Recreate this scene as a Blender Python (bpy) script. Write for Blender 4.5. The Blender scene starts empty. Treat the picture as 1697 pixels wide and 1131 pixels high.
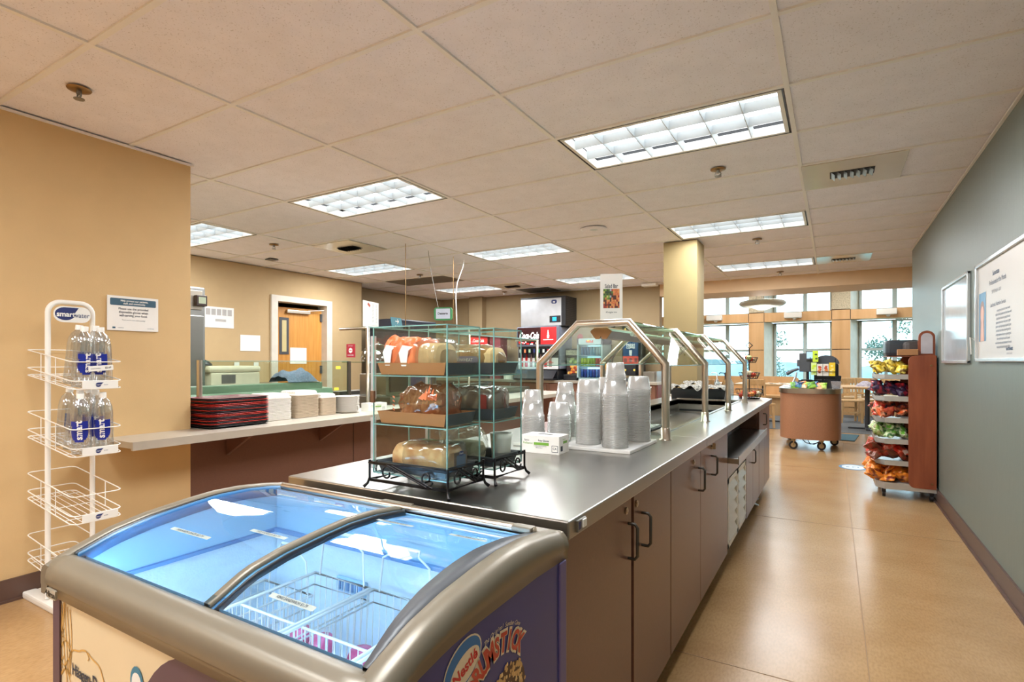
import bpy, bmesh, math, random
from mathutils import Vector, Matrix
RN = random.Random(11)
SC = bpy.context.scene
COL = SC.collection
PI = math.pi

# ------------------------------------------------------------ camera, sky, exposure
cam_d = bpy.data.cameras.new('camera'); cam = bpy.data.objects.new('camera', cam_d); COL.objects.link(cam)
cam.location = (0, 0, 1.235)
cam.rotation_euler = (PI/2, 0, math.radians(30.6))
cam_d.sensor_width = 36.0
cam_d.lens = 900.0/1697*36
cam_d.shift_y = 34.0/1697
cam_d.clip_start = 0.02; cam_d.clip_end = 2000
SC.camera = cam
SC.view_settings.view_transform = 'Standard'
SC.view_settings.look = 'None'
SC.view_settings.gamma = 1.0
SC.view_settings.use_curve_mapping = False
SC.view_settings.exposure = 0.95
LAMP = 2.3       # troffer diffuser strength
WATT = 24.0     # each troffer's light
SKY = 3.4

def lin(c):
    return tuple(((x/255)/12.92 if x/255 <= .04045 else ((x/255+.055)/1.055)**2.4) for x in c)

W = bpy.data.worlds.new('sky'); SC.world = W; W.use_nodes = True
nt = W.node_tree; nt.nodes.clear()
wo = nt.nodes.new('ShaderNodeOutputWorld'); bg = nt.nodes.new('ShaderNodeBackground')
tc = nt.nodes.new('ShaderNodeTexCoord'); sx = nt.nodes.new('ShaderNodeSeparateXYZ')
rp = nt.nodes.new('ShaderNodeValToRGB')
nt.links.new(tc.outputs['Generated'], sx.inputs[0]); nt.links.new(sx.outputs['Z'], rp.inputs[0])
e = rp.color_ramp.elements
e[0].position = 0.0; e[0].color = (.66, .86, 1.0, 1)
e[1].position = 0.6; e[1].color = (.42, .66, 1.0, 1)
nt.links.new(rp.outputs[0], bg.inputs[0]); bg.inputs[1].default_value = SKY
nt.links.new(bg.outputs[0], wo.inputs[0])

# ------------------------------------------------------------ materials
MATS = {}
def mat(name, rgb, rough=.5, metal=0.0, noise=.06, scale=8.0, bump=0.0, bscale=60.0, spec=.5, coat=0.0,
        stretch=None, rgb2=None, emit=None, estr=0.0, sub=None):
    if name in MATS: return MATS[name]
    m = bpy.data.materials.new(name); m.use_nodes = True; n = m.node_tree.nodes; l = m.node_tree.links
    p = n['Principled BSDF']
    p.inputs['Roughness'].default_value = rough; p.inputs['Metallic'].default_value = metal
    p.inputs['Specular IOR Level'].default_value = spec
    if coat: p.inputs['Coat Weight'].default_value = coat; p.inputs['Coat Roughness'].default_value = .12
    c = lin(rgb)
    t = n.new('ShaderNodeTexCoord'); mp = n.new('ShaderNodeMapping'); l.new(t.outputs['Object'], mp.inputs[0])
    if stretch: mp.inputs['Scale'].default_value = stretch
    nz = n.new('ShaderNodeTexNoise'); nz.inputs['Scale'].default_value = scale; nz.inputs['Detail'].default_value = 3
    l.new(mp.outputs[0], nz.inputs['Vector'])
    r = n.new('ShaderNodeValToRGB'); l.new(nz.outputs['Fac'], r.inputs[0])
    r.color_ramp.elements[0].position = .3; r.color_ramp.elements[1].position = .7
    c2 = lin(rgb2) if rgb2 else tuple(min(1, x*(1+noise)) for x in c)
    c1 = c if rgb2 else tuple(x*(1-noise) for x in c)
    r.color_ramp.elements[0].color = (*c1, 1); r.color_ramp.elements[1].color = (*c2, 1)
    l.new(r.outputs[0], p.inputs['Base Color'])
    if bump:
        b = n.new('ShaderNodeBump'); b.inputs['Strength'].default_value = bump; b.inputs['Distance'].default_value = .004
        n2 = n.new('ShaderNodeTexNoise'); n2.inputs['Scale'].default_value = bscale
        l.new(mp.outputs[0], n2.inputs['Vector']); l.new(n2.outputs['Fac'], b.inputs['Height']); l.new(b.outputs[0], p.inputs['Normal'])
    if emit:
        p.inputs['Emission Color'].default_value = (*lin(emit), 1); p.inputs['Emission Strength'].default_value = estr
    MATS[name] = m
    return m

def clear(name, tint, gloss=.09, alpha=0.0, drgb=(255, 255, 255), rough=.02):
    """thin clear sheet: mostly transparent, fresnel gloss, optional milky part"""
    if name in MATS: return MATS[name]
    m = bpy.data.materials.new(name); m.use_nodes = True; n = m.node_tree.nodes; l = m.node_tree.links
    n.clear(); o = n.new('ShaderNodeOutputMaterial')
    tr = n.new('ShaderNodeBsdfTransparent'); tr.inputs[0].default_value = (*lin(tint), 1)
    gl = n.new('ShaderNodeBsdfGlossy'); gl.inputs['Roughness'].default_value = rough
    lw = n.new('ShaderNodeLayerWeight'); lw.inputs[0].default_value = .5
    fr = n.new('ShaderNodeMath'); fr.operation = 'POWER'; fr.inputs[1].default_value = 5.0; l.new(lw.outputs['Facing'], fr.inputs[0])
    mx = n.new('ShaderNodeMixShader'); l.new(gl.outputs[0], mx.inputs[2])
    ad = n.new('ShaderNodeMath'); ad.operation = 'MULTIPLY_ADD'; ad.inputs[1].default_value = .85; ad.inputs[2].default_value = .03+gloss*.25
    ad.use_clamp = True
    l.new(fr.outputs[0], ad.inputs[0]); l.new(ad.outputs[0], mx.inputs[0])
    if alpha:
        df = n.new('ShaderNodeBsdfDiffuse'); df.inputs[0].default_value = (*lin(drgb), 1)
        tl = n.new('ShaderNodeBsdfTranslucent'); tl.inputs[0].default_value = (*lin(drgb), 1)
        m0 = n.new('ShaderNodeMixShader'); m0.inputs[0].default_value = .5
        l.new(df.outputs[0], m0.inputs[1]); l.new(tl.outputs[0], m0.inputs[2])
        nz = n.new('ShaderNodeTexNoise'); nz.inputs['Scale'].default_value = 25
        tcx = n.new('ShaderNodeTexCoord'); l.new(tcx.outputs['Object'], nz.inputs['Vector'])
        mr = n.new('ShaderNodeMapRange'); mr.inputs['To Min'].default_value = alpha*.6; mr.inputs['To Max'].default_value = min(1, alpha*1.4)
        l.new(nz.outputs['Fac'], mr.inputs['Value'])
        m1 = n.new('ShaderNodeMixShader'); l.new(mr.outputs[0], m1.inputs[0])
        l.new(tr.outputs[0], m1.inputs[1]); l.new(m0.outputs[0], m1.inputs[2]); l.new(m1.outputs[0], mx.inputs[1])
    else:
        l.new(tr.outputs[0], mx.inputs[1])
    l.new(mx.outputs[0], o.inputs[0])
    MATS[name] = m
    return m

def glow(name, rgb, s):
    if name in MATS: return MATS[name]
    m = bpy.data.materials.new(name); m.use_nodes = True; n = m.node_tree.nodes; n.clear()
    o = n.new('ShaderNodeOutputMaterial'); em = n.new('ShaderNodeEmission')
    em.inputs[0].default_value = (*lin(rgb), 1); em.inputs[1].default_value = s
    m.node_tree.links.new(em.outputs[0], o.inputs[0]); MATS[name] = m
    return m

# ------------------------------------------------------------ mesh builder
def PM(o, right, up):
    r = Vector(right).normalized(); u = Vector(up).normalized(); n = r.cross(u)
    M = Matrix((r, u, n)).transposed().to_4x4(); M.translation = Vector(o)
    return M
def TR(x, y, z, rz=0): return Matrix.Translation((x, y, z)) @ Matrix.Rotation(rz, 4, 'Z')

TXT = {}
def text_geo(s, bold=0.0, shear=0.0, align='CENTER'):
    k = (s, bold, shear, align)
    if k not in TXT:
        cu = bpy.data.curves.new('t', 'FONT'); cu.body = s; cu.align_x = align; cu.align_y = 'CENTER'
        cu.offset = bold; cu.shear = shear; cu.resolution_u = 3
        o = bpy.data.objects.new('t', cu); me = bpy.data.meshes.new_from_object(o)
        TXT[k] = ([tuple(v.co) for v in me.vertices], [tuple(p.vertices) for p in me.polygons])
        bpy.data.objects.remove(o); bpy.data.meshes.remove(me); bpy.data.curves.remove(cu)
    return TXT[k]

class MB:
    def __init__(s): s.v = []; s.f = []; s.m = []; s.s = []; s.M = Matrix.Identity(4)
    def add(s, vs, fs, m=0, sm=False):
        b = len(s.v); s.v += [tuple(s.M @ Vector(v)) for v in vs]
        s.f += [tuple(b+i for i in f) for f in fs]; s.m += [m]*len(fs)
        s.s += (list(sm) if isinstance(sm, (list, tuple)) else [sm]*len(fs))
        return s
    def box(s, x0, y0, z0, x1, y1, z1, m=0, r=0):
        if r:  # chamfered all round
            xs, ys, zs = sorted((x0, x1)), sorted((y0, y1)), sorted((z0, z1))
            r = min(r, (xs[1]-xs[0])*.45, (ys[1]-ys[0])*.45, (zs[1]-zs[0])*.45)
            bm = bmesh.new(); bmesh.ops.create_cube(bm, size=1)
            for v in bm.verts:
                v.co = Vector(((xs[0]+xs[1])/2+v.co.x*(xs[1]-xs[0]), (ys[0]+ys[1])/2+v.co.y*(ys[1]-ys[0]), (zs[0]+zs[1])/2+v.co.z*(zs[1]-zs[0])))
            bmesh.ops.bevel(bm, geom=bm.edges[:], offset=r, segments=2, affect='EDGES', profile=.6)
            bm.verts.index_update()
            s.add([tuple(v.co) for v in bm.verts], [tuple(v.index for v in f.verts) for f in bm.faces], m); bm.free(); return s
        return s.add([(x0,y0,z0),(x1,y0,z0),(x1,y1,z0),(x0,y1,z0),(x0,y0,z1),(x1,y0,z1),(x1,y1,z1),(x0,y1,z1)],
              [(0,3,2,1),(4,5,6,7),(0,1,5,4),(1,2,6,5),(2,3,7,6),(3,0,4,7)], m)
    def quad(s, a, b, c, d, m=0): return s.add([a, b, c, d], [(0,1,2,3)], m)
    def prism(s, poly, z0, z1, m=0):
        n = len(poly); vs = [(x, y, z0) for x, y in poly]+[(x, y, z1) for x, y in poly]
        return s.add(vs, [tuple(range(n-1, -1, -1)), tuple(range(n, 2*n))]+[(i, (i+1) % n, n+(i+1) % n, n+i) for i in range(n)], m)
    def tube(s, pts, r, n=8, closed=False, m=0):
        pts = [Vector(p) for p in pts]; k = len(pts); rings = []
        prev = None
        for i, p in enumerate(pts):
            if closed: t = (pts[(i+1) % k]-pts[i-1])
            else: t = pts[min(i+1, k-1)]-pts[max(i-1, 0)]
            t.normalize()
            if prev is None:
                a = Vector((0, 0, 1)) if abs(t.z) < .9 else Vector((1, 0, 0)); u = t.cross(a).normalized()
            else:
                u = prev-t*prev.dot(t)
                u = u.normalized() if u.length > 1e-6 else t.orthogonal().normalized()
            prev = u; w = t.cross(u)
            sc = 1.0
            if (closed or 0 < i < k-1):
                d0 = (pts[i]-pts[i-1]).normalized(); d1 = (pts[(i+1) % k]-pts[i]).normalized()
                sc = 1/max(.6, math.sqrt(max(.01, (1+d0.dot(d1))/2)))
            rr = r[i] if isinstance(r, (list, tuple)) else r
            rings.append([p+(u*math.cos(2*PI*j/n)+w*math.sin(2*PI*j/n))*rr*sc for j in range(n)])
        vs = [tuple(q) for R_ in rings for q in R_]; fs = []
        for i in range(k if closed else k-1):
            a = i*n; b = ((i+1) % k)*n
            fs += [(a+j, a+(j+1) % n, b+(j+1) % n, b+j) for j in range(n)]
        sm = [True]*len(fs)
        if not closed:
            b_ = len(vs); vs = vs+vs[:n]+vs[(k-1)*n:k*n]
            fs += [tuple(b_+j for j in range(n-1, -1, -1)), tuple(b_+n+j for j in range(n))]; sm += [False, False]
        return s.add(vs, fs, m, sm)
    def cyl(s, p0, p1, r, n=16, m=0): return s.tube([p0, p1], r, n, m=m)
    def lathe(s, prof, c=(0, 0, 0), n=24, m=0, cap=True, sy=1.0):
        vs = []; fs = []
        for r, z in prof: vs += [(c[0]+r*math.cos(2*PI*j/n), c[1]+sy*r*math.sin(2*PI*j/n), c[2]+z) for j in range(n)]
        for i in range(len(prof)-1): fs += [(i*n+j, i*n+(j+1) % n, (i+1)*n+(j+1) % n, (i+1)*n+j) for j in range(n)]
        sm = [True]*len(fs)
        if cap:
            if prof[0][0] > 1e-5: b_ = len(vs); vs += vs[:n]; fs.append(tuple(b_+j for j in range(n-1, -1, -1))); sm.append(False)
            if prof[-1][0] > 1e-5: b_ = len(vs); vs += vs[(len(prof)-1)*n:len(prof)*n]; fs.append(tuple(b_+j for j in range(n))); sm.append(False)
        return s.add(vs, fs, m, sm)
    def grid(s, fn, nu, nv, m=0, sm=True):
        vs = [fn(i/nu, j/nv) for i in range(nu+1) for j in range(nv+1)]
        return s.add(vs, [(i*(nv+1)+j, (i+1)*(nv+1)+j, (i+1)*(nv+1)+j+1, i*(nv+1)+j+1) for i in range(nu) for j in range(nv)], m, sm)
    def text(s, t, size, M, m=0, bold=0.0, shear=0.0, align='CENTER', sx=1.0):
        vs, fs = text_geo(t, bold, shear, align)
        old = s.M; s.M = old @ M; s.add([(x*size*sx, y*size, 0) for x, y, z in vs], fs, m); s.M = old
        return s
    def rrect(s, w, h, r, M, m=0, t=0.0, n=5):
        pts = []
        for cx, cy, a0 in ((w/2-r, h/2-r, 0), (-w/2+r, h/2-r, PI/2), (-w/2+r, -h/2+r, PI), (w/2-r, -h/2+r, 1.5*PI)):
            pts += [(cx+r*math.cos(a0+PI/2*i/n), cy+r*math.sin(a0+PI/2*i/n)) for i in range(n+1)]
        old = s.M; s.M = old @ M
        if t: s.prism(pts, 0, t, m)
        else: s.add([(x, y, 0) for x, y in pts], [tuple(range(len(pts)))], m)
        s.M = old; return s
    def build(s, name, mats, parent=None, label=None, bev=0.0, loc=None, weld=False):
        if not isinstance(mats, (list, tuple)): mats = [mats]
        me = bpy.data.meshes.new(name)
        vs = s.v
        if loc is not None: vs = [(x-loc[0], y-loc[1], z-loc[2]) for x, y, z in vs]
        me.from_pydata(vs, [], s.f)
        for mm in mats: me.materials.append(mm)
        me.polygons.foreach_set('material_index', s.m); me.polygons.foreach_set('use_smooth', s.s); me.update()
        if weld:
            bm = bmesh.new(); bm.from_mesh(me); bmesh.ops.remove_doubles(bm, verts=bm.verts[:], dist=1e-5); bm.to_mesh(me); bm.free()
        o = bpy.data.objects.new(name, me); COL.objects.link(o)
        if parent: o.parent = parent
        if loc is not None: o.location = loc
        if label: o['label'] = label
        if bev:
            b = o.modifiers.new('bevel', 'BEVEL'); b.width = bev; b.segments = 2; b.limit_method = 'ANGLE'; b.angle_limit = .6
        return o

def thing(name, label, cat, loc=(0, 0, 0), rz=0, group=None):
    o = bpy.data.objects.new(name, None); o.empty_display_size = .05; COL.objects.link(o)
    o.location = loc; o.rotation_euler = (0, 0, rz); o['label'] = label; o['category'] = cat
    if group: o['group'] = group
    return o
def tag(o, label, cat, group=None):
    o['label'] = label; o['category'] = cat
    if group: o['group'] = group
    return o
def struct(mb, name, m, **k):
    o = mb.build(name, m, **k); o['kind'] = 'structure'; return o
def dup(root, loc, rz=None, label=None, group=None):
    r = root.copy(); COL.objects.link(r); r.location = loc
    if rz is not None: r.rotation_euler = (0, 0, rz)
    if label: r['label'] = label
    if group: r['group'] = group
    for ch in list(root.children):
        c = ch.copy(); COL.objects.link(c); c.parent = r
        for g in list(ch.children):
            d = g.copy(); COL.objects.link(d); d.parent = c
    return r

# material set
M_ceil = mat('ceiling_tile', (238, 234, 240), .9, noise=.03, bump=.0)
M_tee = mat('ceiling_tee', (236, 232, 228), .5, noise=.02)
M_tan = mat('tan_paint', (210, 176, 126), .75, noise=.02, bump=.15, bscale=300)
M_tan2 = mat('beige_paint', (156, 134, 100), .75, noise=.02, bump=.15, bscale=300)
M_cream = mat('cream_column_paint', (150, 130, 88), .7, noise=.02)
M_sage = mat('sage_wallcovering', (112, 120, 110), .40, noise=.05, scale=40, stretch=(1, 3, .15), bump=.15, bscale=200)
M_base = mat('brown_baseboard', (92, 68, 58), .4, noise=.05)
M_steel = mat('brushed_steel', (168, 164, 158), .28, 1.0, noise=.05, scale=6, bump=.05, bscale=40, stretch=(1, .15, 1))
M_steel2 = mat('satin_steel_tube', (200, 188, 172), .28, 1.0, noise=.04)
M_steeld = mat('dull_steel', (150, 148, 144), .38, 1.0, noise=.05)
M_lam = mat('brown_laminate', (112, 77, 64), .28, noise=.06, scale=120, bump=.04, bscale=400)
M_lamr = mat('walnut_laminate', (132, 92, 74), .4, noise=.1, scale=150)
M_black = mat('black_plastic', (28, 29, 33), .35, noise=.1)
M_dark = mat('dark_recess', (40, 32, 30), .6)
M_dgrey = mat('dark_grey_plastic', (72, 74, 78), .4)
M_white = mat('white_paint', (236, 234, 228), .4, noise=.02)
M_paper = mat('white_paper', (238, 234, 228), .8, noise=.02)
M_wire = mat('white_coated_wire', (240, 236, 228), .35, noise=.02)
M_iron = mat('black_wrought_iron', (30, 27, 27), .3, .6, noise=.1)
M_glass = clear('clear_glass', (244, 250, 247))
M_glassg = clear('green_tint_glass', (205, 226, 212))
M_gedge = mat('glass_edge_green', (112, 158, 150), .15, noise=.05, spec=.8)
M_plast = clear('clear_film', (250, 250, 250), .2, .35, (245, 245, 245), .12)
M_wood = mat('maple_wood', (228, 186, 136), .45, noise=.06, scale=6, stretch=(1, 1, .12), rgb2=(212, 166, 114))
M_woodl = mat('light_oak', (222, 186, 138), .45, scale=6, stretch=(6, 1, 1), rgb2=(205, 168, 118))
M_cherry = mat('cherry_wood', (134, 66, 40), .38, scale=5, stretch=(4, 4, .5), rgb2=(158, 84, 52))
M_dteal = mat('deep_teal', (34, 92, 108), .5)
M_txt = mat('dark_ink', (50, 56, 70), .7, noise=.02)
M_red = mat('signal_red', (205, 44, 40), .45, noise=.05)
M_yel = mat('label_yellow', (236, 214, 70), .5, noise=.04)
M_navy = mat('navy_blue', (36, 48, 104), .4, noise=.05)
M_brass = mat('brass_metal', (150, 120, 80), .35, .9)

def speckle_tile():
    m = M_ceil; n = m.node_tree.nodes; l = m.node_tree.links; p = n['Principled BSDF']
    src = p.inputs['Base Color'].links[0].from_socket
    t = n.new('ShaderNodeTexCoord'); nz = n.new('ShaderNodeTexNoise'); nz.inputs['Scale'].default_value = 150; nz.inputs['Detail'].default_value = 2
    l.new(t.outputs['Object'], nz.inputs['Vector'])
    r = n.new('ShaderNodeValToRGB'); r.color_ramp.elements[0].position = .63; r.color_ramp.elements[1].position = .70
    r.color_ramp.elements[0].color = (0, 0, 0, 1); r.color_ramp.elements[1].color = (.42, .42, .42, 1)
    l.new(nz.outputs['Fac'], r.inputs[0])
    mx = n.new('ShaderNodeMix'); mx.data_type = 'RGBA'; l.new(r.outputs[0], mx.inputs[0]); l.new(src, mx.inputs[6]); mx.inputs[7].default_value = (*lin((140, 124, 108)), 1)
    l.new(mx.outputs[2], p.inputs['Base Color'])
speckle_tile()

CZ = 2.535; GX = -.1895; GY = 2.2574; PX = 1.2192; PY = .6096
def gx(i): return GX+PX*i
def gy(j): return GY+PY*j
M_floor = mat('tan_sheet_floor', (170, 132, 88), .24, noise=.1, scale=3, rgb2=(184, 147, 102), bump=.04, bscale=30, spec=.5)
def floor_fine():
    m = M_floor; n = m.node_tree.nodes; l = m.node_tree.links; p = n['Principled BSDF']
    src = p.inputs['Base Color'].links[0].from_socket
    t = n.new('ShaderNodeTexCoord'); nz = n.new('ShaderNodeTexNoise'); nz.inputs['Scale'].default_value = 110; nz.inputs['Detail'].default_value = 4
    mp = n.new('ShaderNodeMapping'); mp.inputs['Scale'].default_value = (1, .35, 1); l.new(t.outputs['Object'], mp.inputs[0]); l.new(mp.outputs[0], nz.inputs['Vector'])
    mx = n.new('ShaderNodeMix'); mx.data_type = 'RGBA'; mx.blend_type = 'MULTIPLY'; mx.inputs[0].default_value = .32
    r = n.new('ShaderNodeValToRGB'); r.color_ramp.elements[0].position = .35; r.color_ramp.elements[0].color = (.55, .52, .5, 1); r.color_ramp.elements[1].position = .6
    l.new(nz.outputs['Fac'], r.inputs[0]); l.new(src, mx.inputs[6]); l.new(r.outputs[0], mx.inputs[7])
    # welded seams every 1.83 m
    l.new(mx.outputs[2], p.inputs['Base Color'])
floor_fine()
M_carpet = mat('slate_carpet', (112, 114, 116), .95, noise=.25, scale=120, bump=.4, bscale=400)

# ---- floor
b = MB(); b.box(-9, -4.2, -.1, 4.2, 11.0, 0); struct(b, 'floor', M_floor)
b = MB(); b.box(-9, 11.0, -.1, 4.2, 15.6, .004); struct(b, 'floor_carpet', M_carpet)
b = MB()
for y in (2.35, 4.75, 7.2, 9.6): b.box(-.6, y, 0, .78, y+.003, .0012)
b.box(.12, -1.5, 0, .123, 9.6, .0012)
struct(b, 'trim_1', mat('floor_seam', (150, 116, 78), .5))

# ---- ceiling tiles with openings for lights and air panels, and the T-bar grid
LIGHTS = [(-1, 1), (-1, 5), (-1, 9), (-3, 1), (-3, 5), (-3, 9), (-5, 1), (-5, 5), (-5, 9), (-7, 5), (-1, -3), (-2, -5), (-3, -7), (-1, -8)]  # entries behind the viewer are unseen, added for more bounce light
b = MB()
for i in range(-7, 4):
    for j in range(-11, 12):
        if (i, j) in LIGHTS: continue
        x0, x1, y0, y1 = gx(i)+.012, gx(i+1)-.012, gy(j)+.012, gy(j+1)-.012
        y1 = min(y1, 9.24); y0 = max(y0, -4.2)
        if y1 <= y0: continue
        b.box(x0, y0, CZ+.009, x1, y1, CZ+.02)
struct(b, 'ceiling', M_ceil)
b = MB()
for i in range(-7, 5): b.box(gx(i)-.012, -4.2, CZ, gx(i)+.012, 9.24, CZ+.03)
for j in range(-10, 12):
    for i in range(-7, 4): b.box(gx(i)+.012, gy(j)-.012, CZ+.0004, gx(i+1)-.012, gy(j)+.012, CZ+.03)
struct(b, 'ceiling_grid', M_tee)
b = MB(); b.box(-9, -4.2, CZ+.16, 4.2, 9.24, CZ+.2); struct(b, 'ceiling_slab', M_dark)
b = MB(); b.box(-7, 9.3, 3.2, 4.2, 15.6, 3.3); struct(b, 'ceiling_dining', M_white)

# ---- walls
b = MB(); b.box(-9, -4.2, 0, -3.655, 2.007, CZ); struct(b, 'wall_left', M_tan)
b = MB(); b.box(-9, 2.007, 0, -6.75, 4.815, CZ); b.box(-9, 4.815, 2.13, -6.75, 5.83, CZ); b.box(-9, 5.83, 0, -6.75, 6.5, CZ)
struct(b, 'wall_kitchen', mat('kitchen_paint', (190, 162, 120), .75, noise=.02, bump=.15, bscale=300))
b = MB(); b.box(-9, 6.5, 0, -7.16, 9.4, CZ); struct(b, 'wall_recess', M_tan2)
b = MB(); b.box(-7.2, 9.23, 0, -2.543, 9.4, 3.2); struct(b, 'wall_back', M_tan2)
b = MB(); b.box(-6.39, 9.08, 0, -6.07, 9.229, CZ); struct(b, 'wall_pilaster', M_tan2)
b = MB(); b.box(.79, -4.2, 0, 4.2, 7.79, CZ); struct(b, 'wall_right', M_sage)
b = MB(); b.box(-3.655, -4.35, 0, .79, -4.2, CZ); struct(b, 'wall_rear', M_tan)
b = MB(); b.box(-2.543, 9.24, 2.345, 4.2, 10.1, 3.2); struct(b, 'wall_header', mat('header_paint', (226, 194, 154), .6, noise=.02))
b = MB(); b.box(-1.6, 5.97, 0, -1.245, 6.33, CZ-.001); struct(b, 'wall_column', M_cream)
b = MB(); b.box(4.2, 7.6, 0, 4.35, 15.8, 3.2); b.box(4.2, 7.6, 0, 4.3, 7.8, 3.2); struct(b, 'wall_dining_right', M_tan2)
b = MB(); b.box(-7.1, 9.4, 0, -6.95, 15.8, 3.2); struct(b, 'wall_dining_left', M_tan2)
# baseboards
b = MB(); b.box(.778, -4.2, 0, .79, 7.79, .118); b.box(.766, -1.6, 0, .79, 7.79, .012); b.box(.79, 7.79, 0, 4.2, 7.802, .118); struct(b, 'baseboard_right', M_base)
b = MB(); b.box(-3.655, -4.2, 0, -3.643, 2.0, .115); b.box(-3.655, -1.6, 0, -3.63, 2.0, .012); struct(b, 'baseboard_left', M_base)
b = MB(); b.box(-3.655, -4.2, CZ-.012, -3.64, 2.02, CZ); b.box(.775, -4.2, CZ-.012, .79, 7.8, CZ); struct(b, 'trim_2', M_tee)

# ---- brown half wall under the tray rail
b = MB(); b.box(-3.75, 2.007, 0, -3.655, 7.4, .775)
b.box(-3.655, 3.42, 0, -3.652, 3.424, .775, 1); b.box(-3.655, 4.64, 0, -3.652, 4.644, .775, 1)
struct(b, 'wall_serving', [M_lam, M_dark])

# ---- window wall of the dining room
M_frame = mat('window_frame_grey', (186, 206, 210), .4)
WY = 14.7
piers = [(-7, -5.42), (-3.62, -3.27), (-1.82, -1.47), (-.03, .34), (1.77, 2.12), (3.57, 4.2)]
opens = [(-5.42, -3.62), (-3.27, -1.82), (-1.47, -.03), (.34, 1.77), (2.12, 3.57)]
b = MB()
for x0, x1 in piers:
    b.box(x0, WY, 0, x1, WY+.5, 3.2)
for x0, x1 in opens:
    b.box(x0, WY+.02, 0, x1, WY+.5, .42)
    b.box(x0, WY, 2.21, x1, WY+.5, 2.43)
    b.box(x0, WY+.1, 3.05, x1, WY+.5, 3.2)
struct(b, 'wall_windows', M_wood)
b = MB()
for x0, x1 in piers[1:5]:
    for z in (1.52, 2.205, 2.44): b.box(x0+.01, WY-.004, z-.006, x1-.01, WY, z+.006)
    for x in (x0, x1): b.box(x-.006, WY-.004, 2.21, x+.006, WY, 2.44)
struct(b, 'trim_3', M_dark)
b = MB(); b.box(-7, WY-.05, .421, 4.2, WY-.001, .46); [b.box(x0+.001, WY-.001, .421, x1-.001, WY+.44, .46) for x0, x1 in opens]; b.box(-7, WY-.03, .0, 4.2, WY, .3); struct(b, 'trim_4', M_wood)
M_jamb = mat('pale_jamb', (214, 214, 200), .5)
M_conc = mat('speckled_concrete', (196, 184, 158), .8, noise=.3, scale=60)
b = MB()
for x0, x1 in opens:
    for z0, z1 in ((.46, 2.2), (2.44, 3.05)):
        b.quad((x0+.001, WY+.0, z0), (x0+.19, WY+.5, z0), (x0+.19, WY+.5, z1), (x0+.001, WY+.0, z1))
        b.quad((x0+.001, WY+.5, z0), (x0+.19, WY+.5, z0), (x0+.19, WY+.5, z1), (x0+.001, WY+.5, z1))
struct(b, 'trim_5', M_jamb)
b = MB()
for x0, x1 in piers[1:5]: b.box(x0+.005, WY-.02, 2.45, x1-.005, WY, 3.2)
struct(b, 'trim_6', M_conc)
n_w = 0
for x0, x1 in opens:
    for z0, z1, tz in ((.46, 2.2, 1.52), (2.44, 3.05, None)):
        n_w += 1
        xa = x0+.19; b = MB(); y0, y1 = WY+.44, WY+.5; t = .035
        b.box(xa, y0, z0, xa+t*1.5, y1, z1); b.box(x1-t, y0, z0, x1, y1, z1); b.box(xa, y0, z0, x1, y1, z0+t); b.box(xa, y0, z1-t, x1, y1, z1)
        xm = xa+(x1-xa)*.55; b.box(xm-.03, y0-.02, z0, xm+.03, y1, z1)
        b.box(xm-.045, y0, z0, xm+.045, y1, z1)
        if tz: b.box(xa, y0-.01, tz-.03, x1, y1, tz+.03)
        w = struct(b, 'window_%d' % n_w, M_frame)
        g = MB(); g.box(xa+t, WY+.468, z0+t, x1-t, WY+.474, z1-t); g.build('pane', M_glass, w)
# narrow side window strip seen left of the column
# ---- outside: ground, distant hills, tree
b = MB(); b.box(-200, 16, -6, 200, 400, -5.9); struct(b, 'outdoor_ground', mat('outdoor_green', (120, 150, 130), .9, noise=.3, scale=.05))
def ridge(name, y, z0, amp, col, seed, label):
    r = random.Random(seed); hs = [0]*161
    for k in range(1, 7):
        a = amp/(k**1.1); p_ = r.random()*9; q = r.random()*3+k*1.7
        for i in range(161): hs[i] += a*math.sin(q*i/18+p_)
    hs = [h+r.random()*amp*.35 for h in hs]
    b = MB(); vs = []; fs = []
    for i in range(161):
        x = -y*1.2+i*y*2.4/160
        for (dy, zz) in ((0, -6), (2, max(-4, z0+hs[i])), (25, max(-5, z0+hs[i]*.6-1)), (40, -6)): vs.append((x, y+dy, zz))
    for i in range(160): fs += [(i*4+k, i*4+4+k, i*4+5+k, i*4+1+k) for k in range(3)]
    b.add(vs, fs, 0, True); struct(b, name, mat(name+'_foliage', col, .9, noise=.15, scale=.2))
ridge('outdoor_hills_far', 260, .8, 2.0, (150, 176, 184), 3, '')
ridge('outdoor_hills_near', 90, -3.4, .9, (150, 162, 140), 5, '')
def leafy(mb, c, r, n, rnd, s=.06, m=0):
    for _ in range(n):
        a, e_, q = rnd.random()*2*PI, math.asin(rnd.uniform(-1, 1)), r*rnd.random()**.4
        p = Vector((c[0]+q*math.cos(a)*math.cos(e_), c[1]+q*math.sin(a)*math.cos(e_), c[2]+q*math.sin(e_)))
        u = Vector((rnd.gauss(0, 1), rnd.gauss(0, 1), rnd.gauss(0, 1))).normalized()*s; v = u.orthogonal().normalized()*s*.45
        mb.add([tuple(p-u), tuple(p+v), tuple(p+u), tuple(p-v)], [(0, 1, 2, 3)], m)
M_leaf = mat('dusty_green_leaf', (88, 108, 88), .7, noise=.2)
M_bark = mat('grey_bark', (110, 98, 84), .8)
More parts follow.
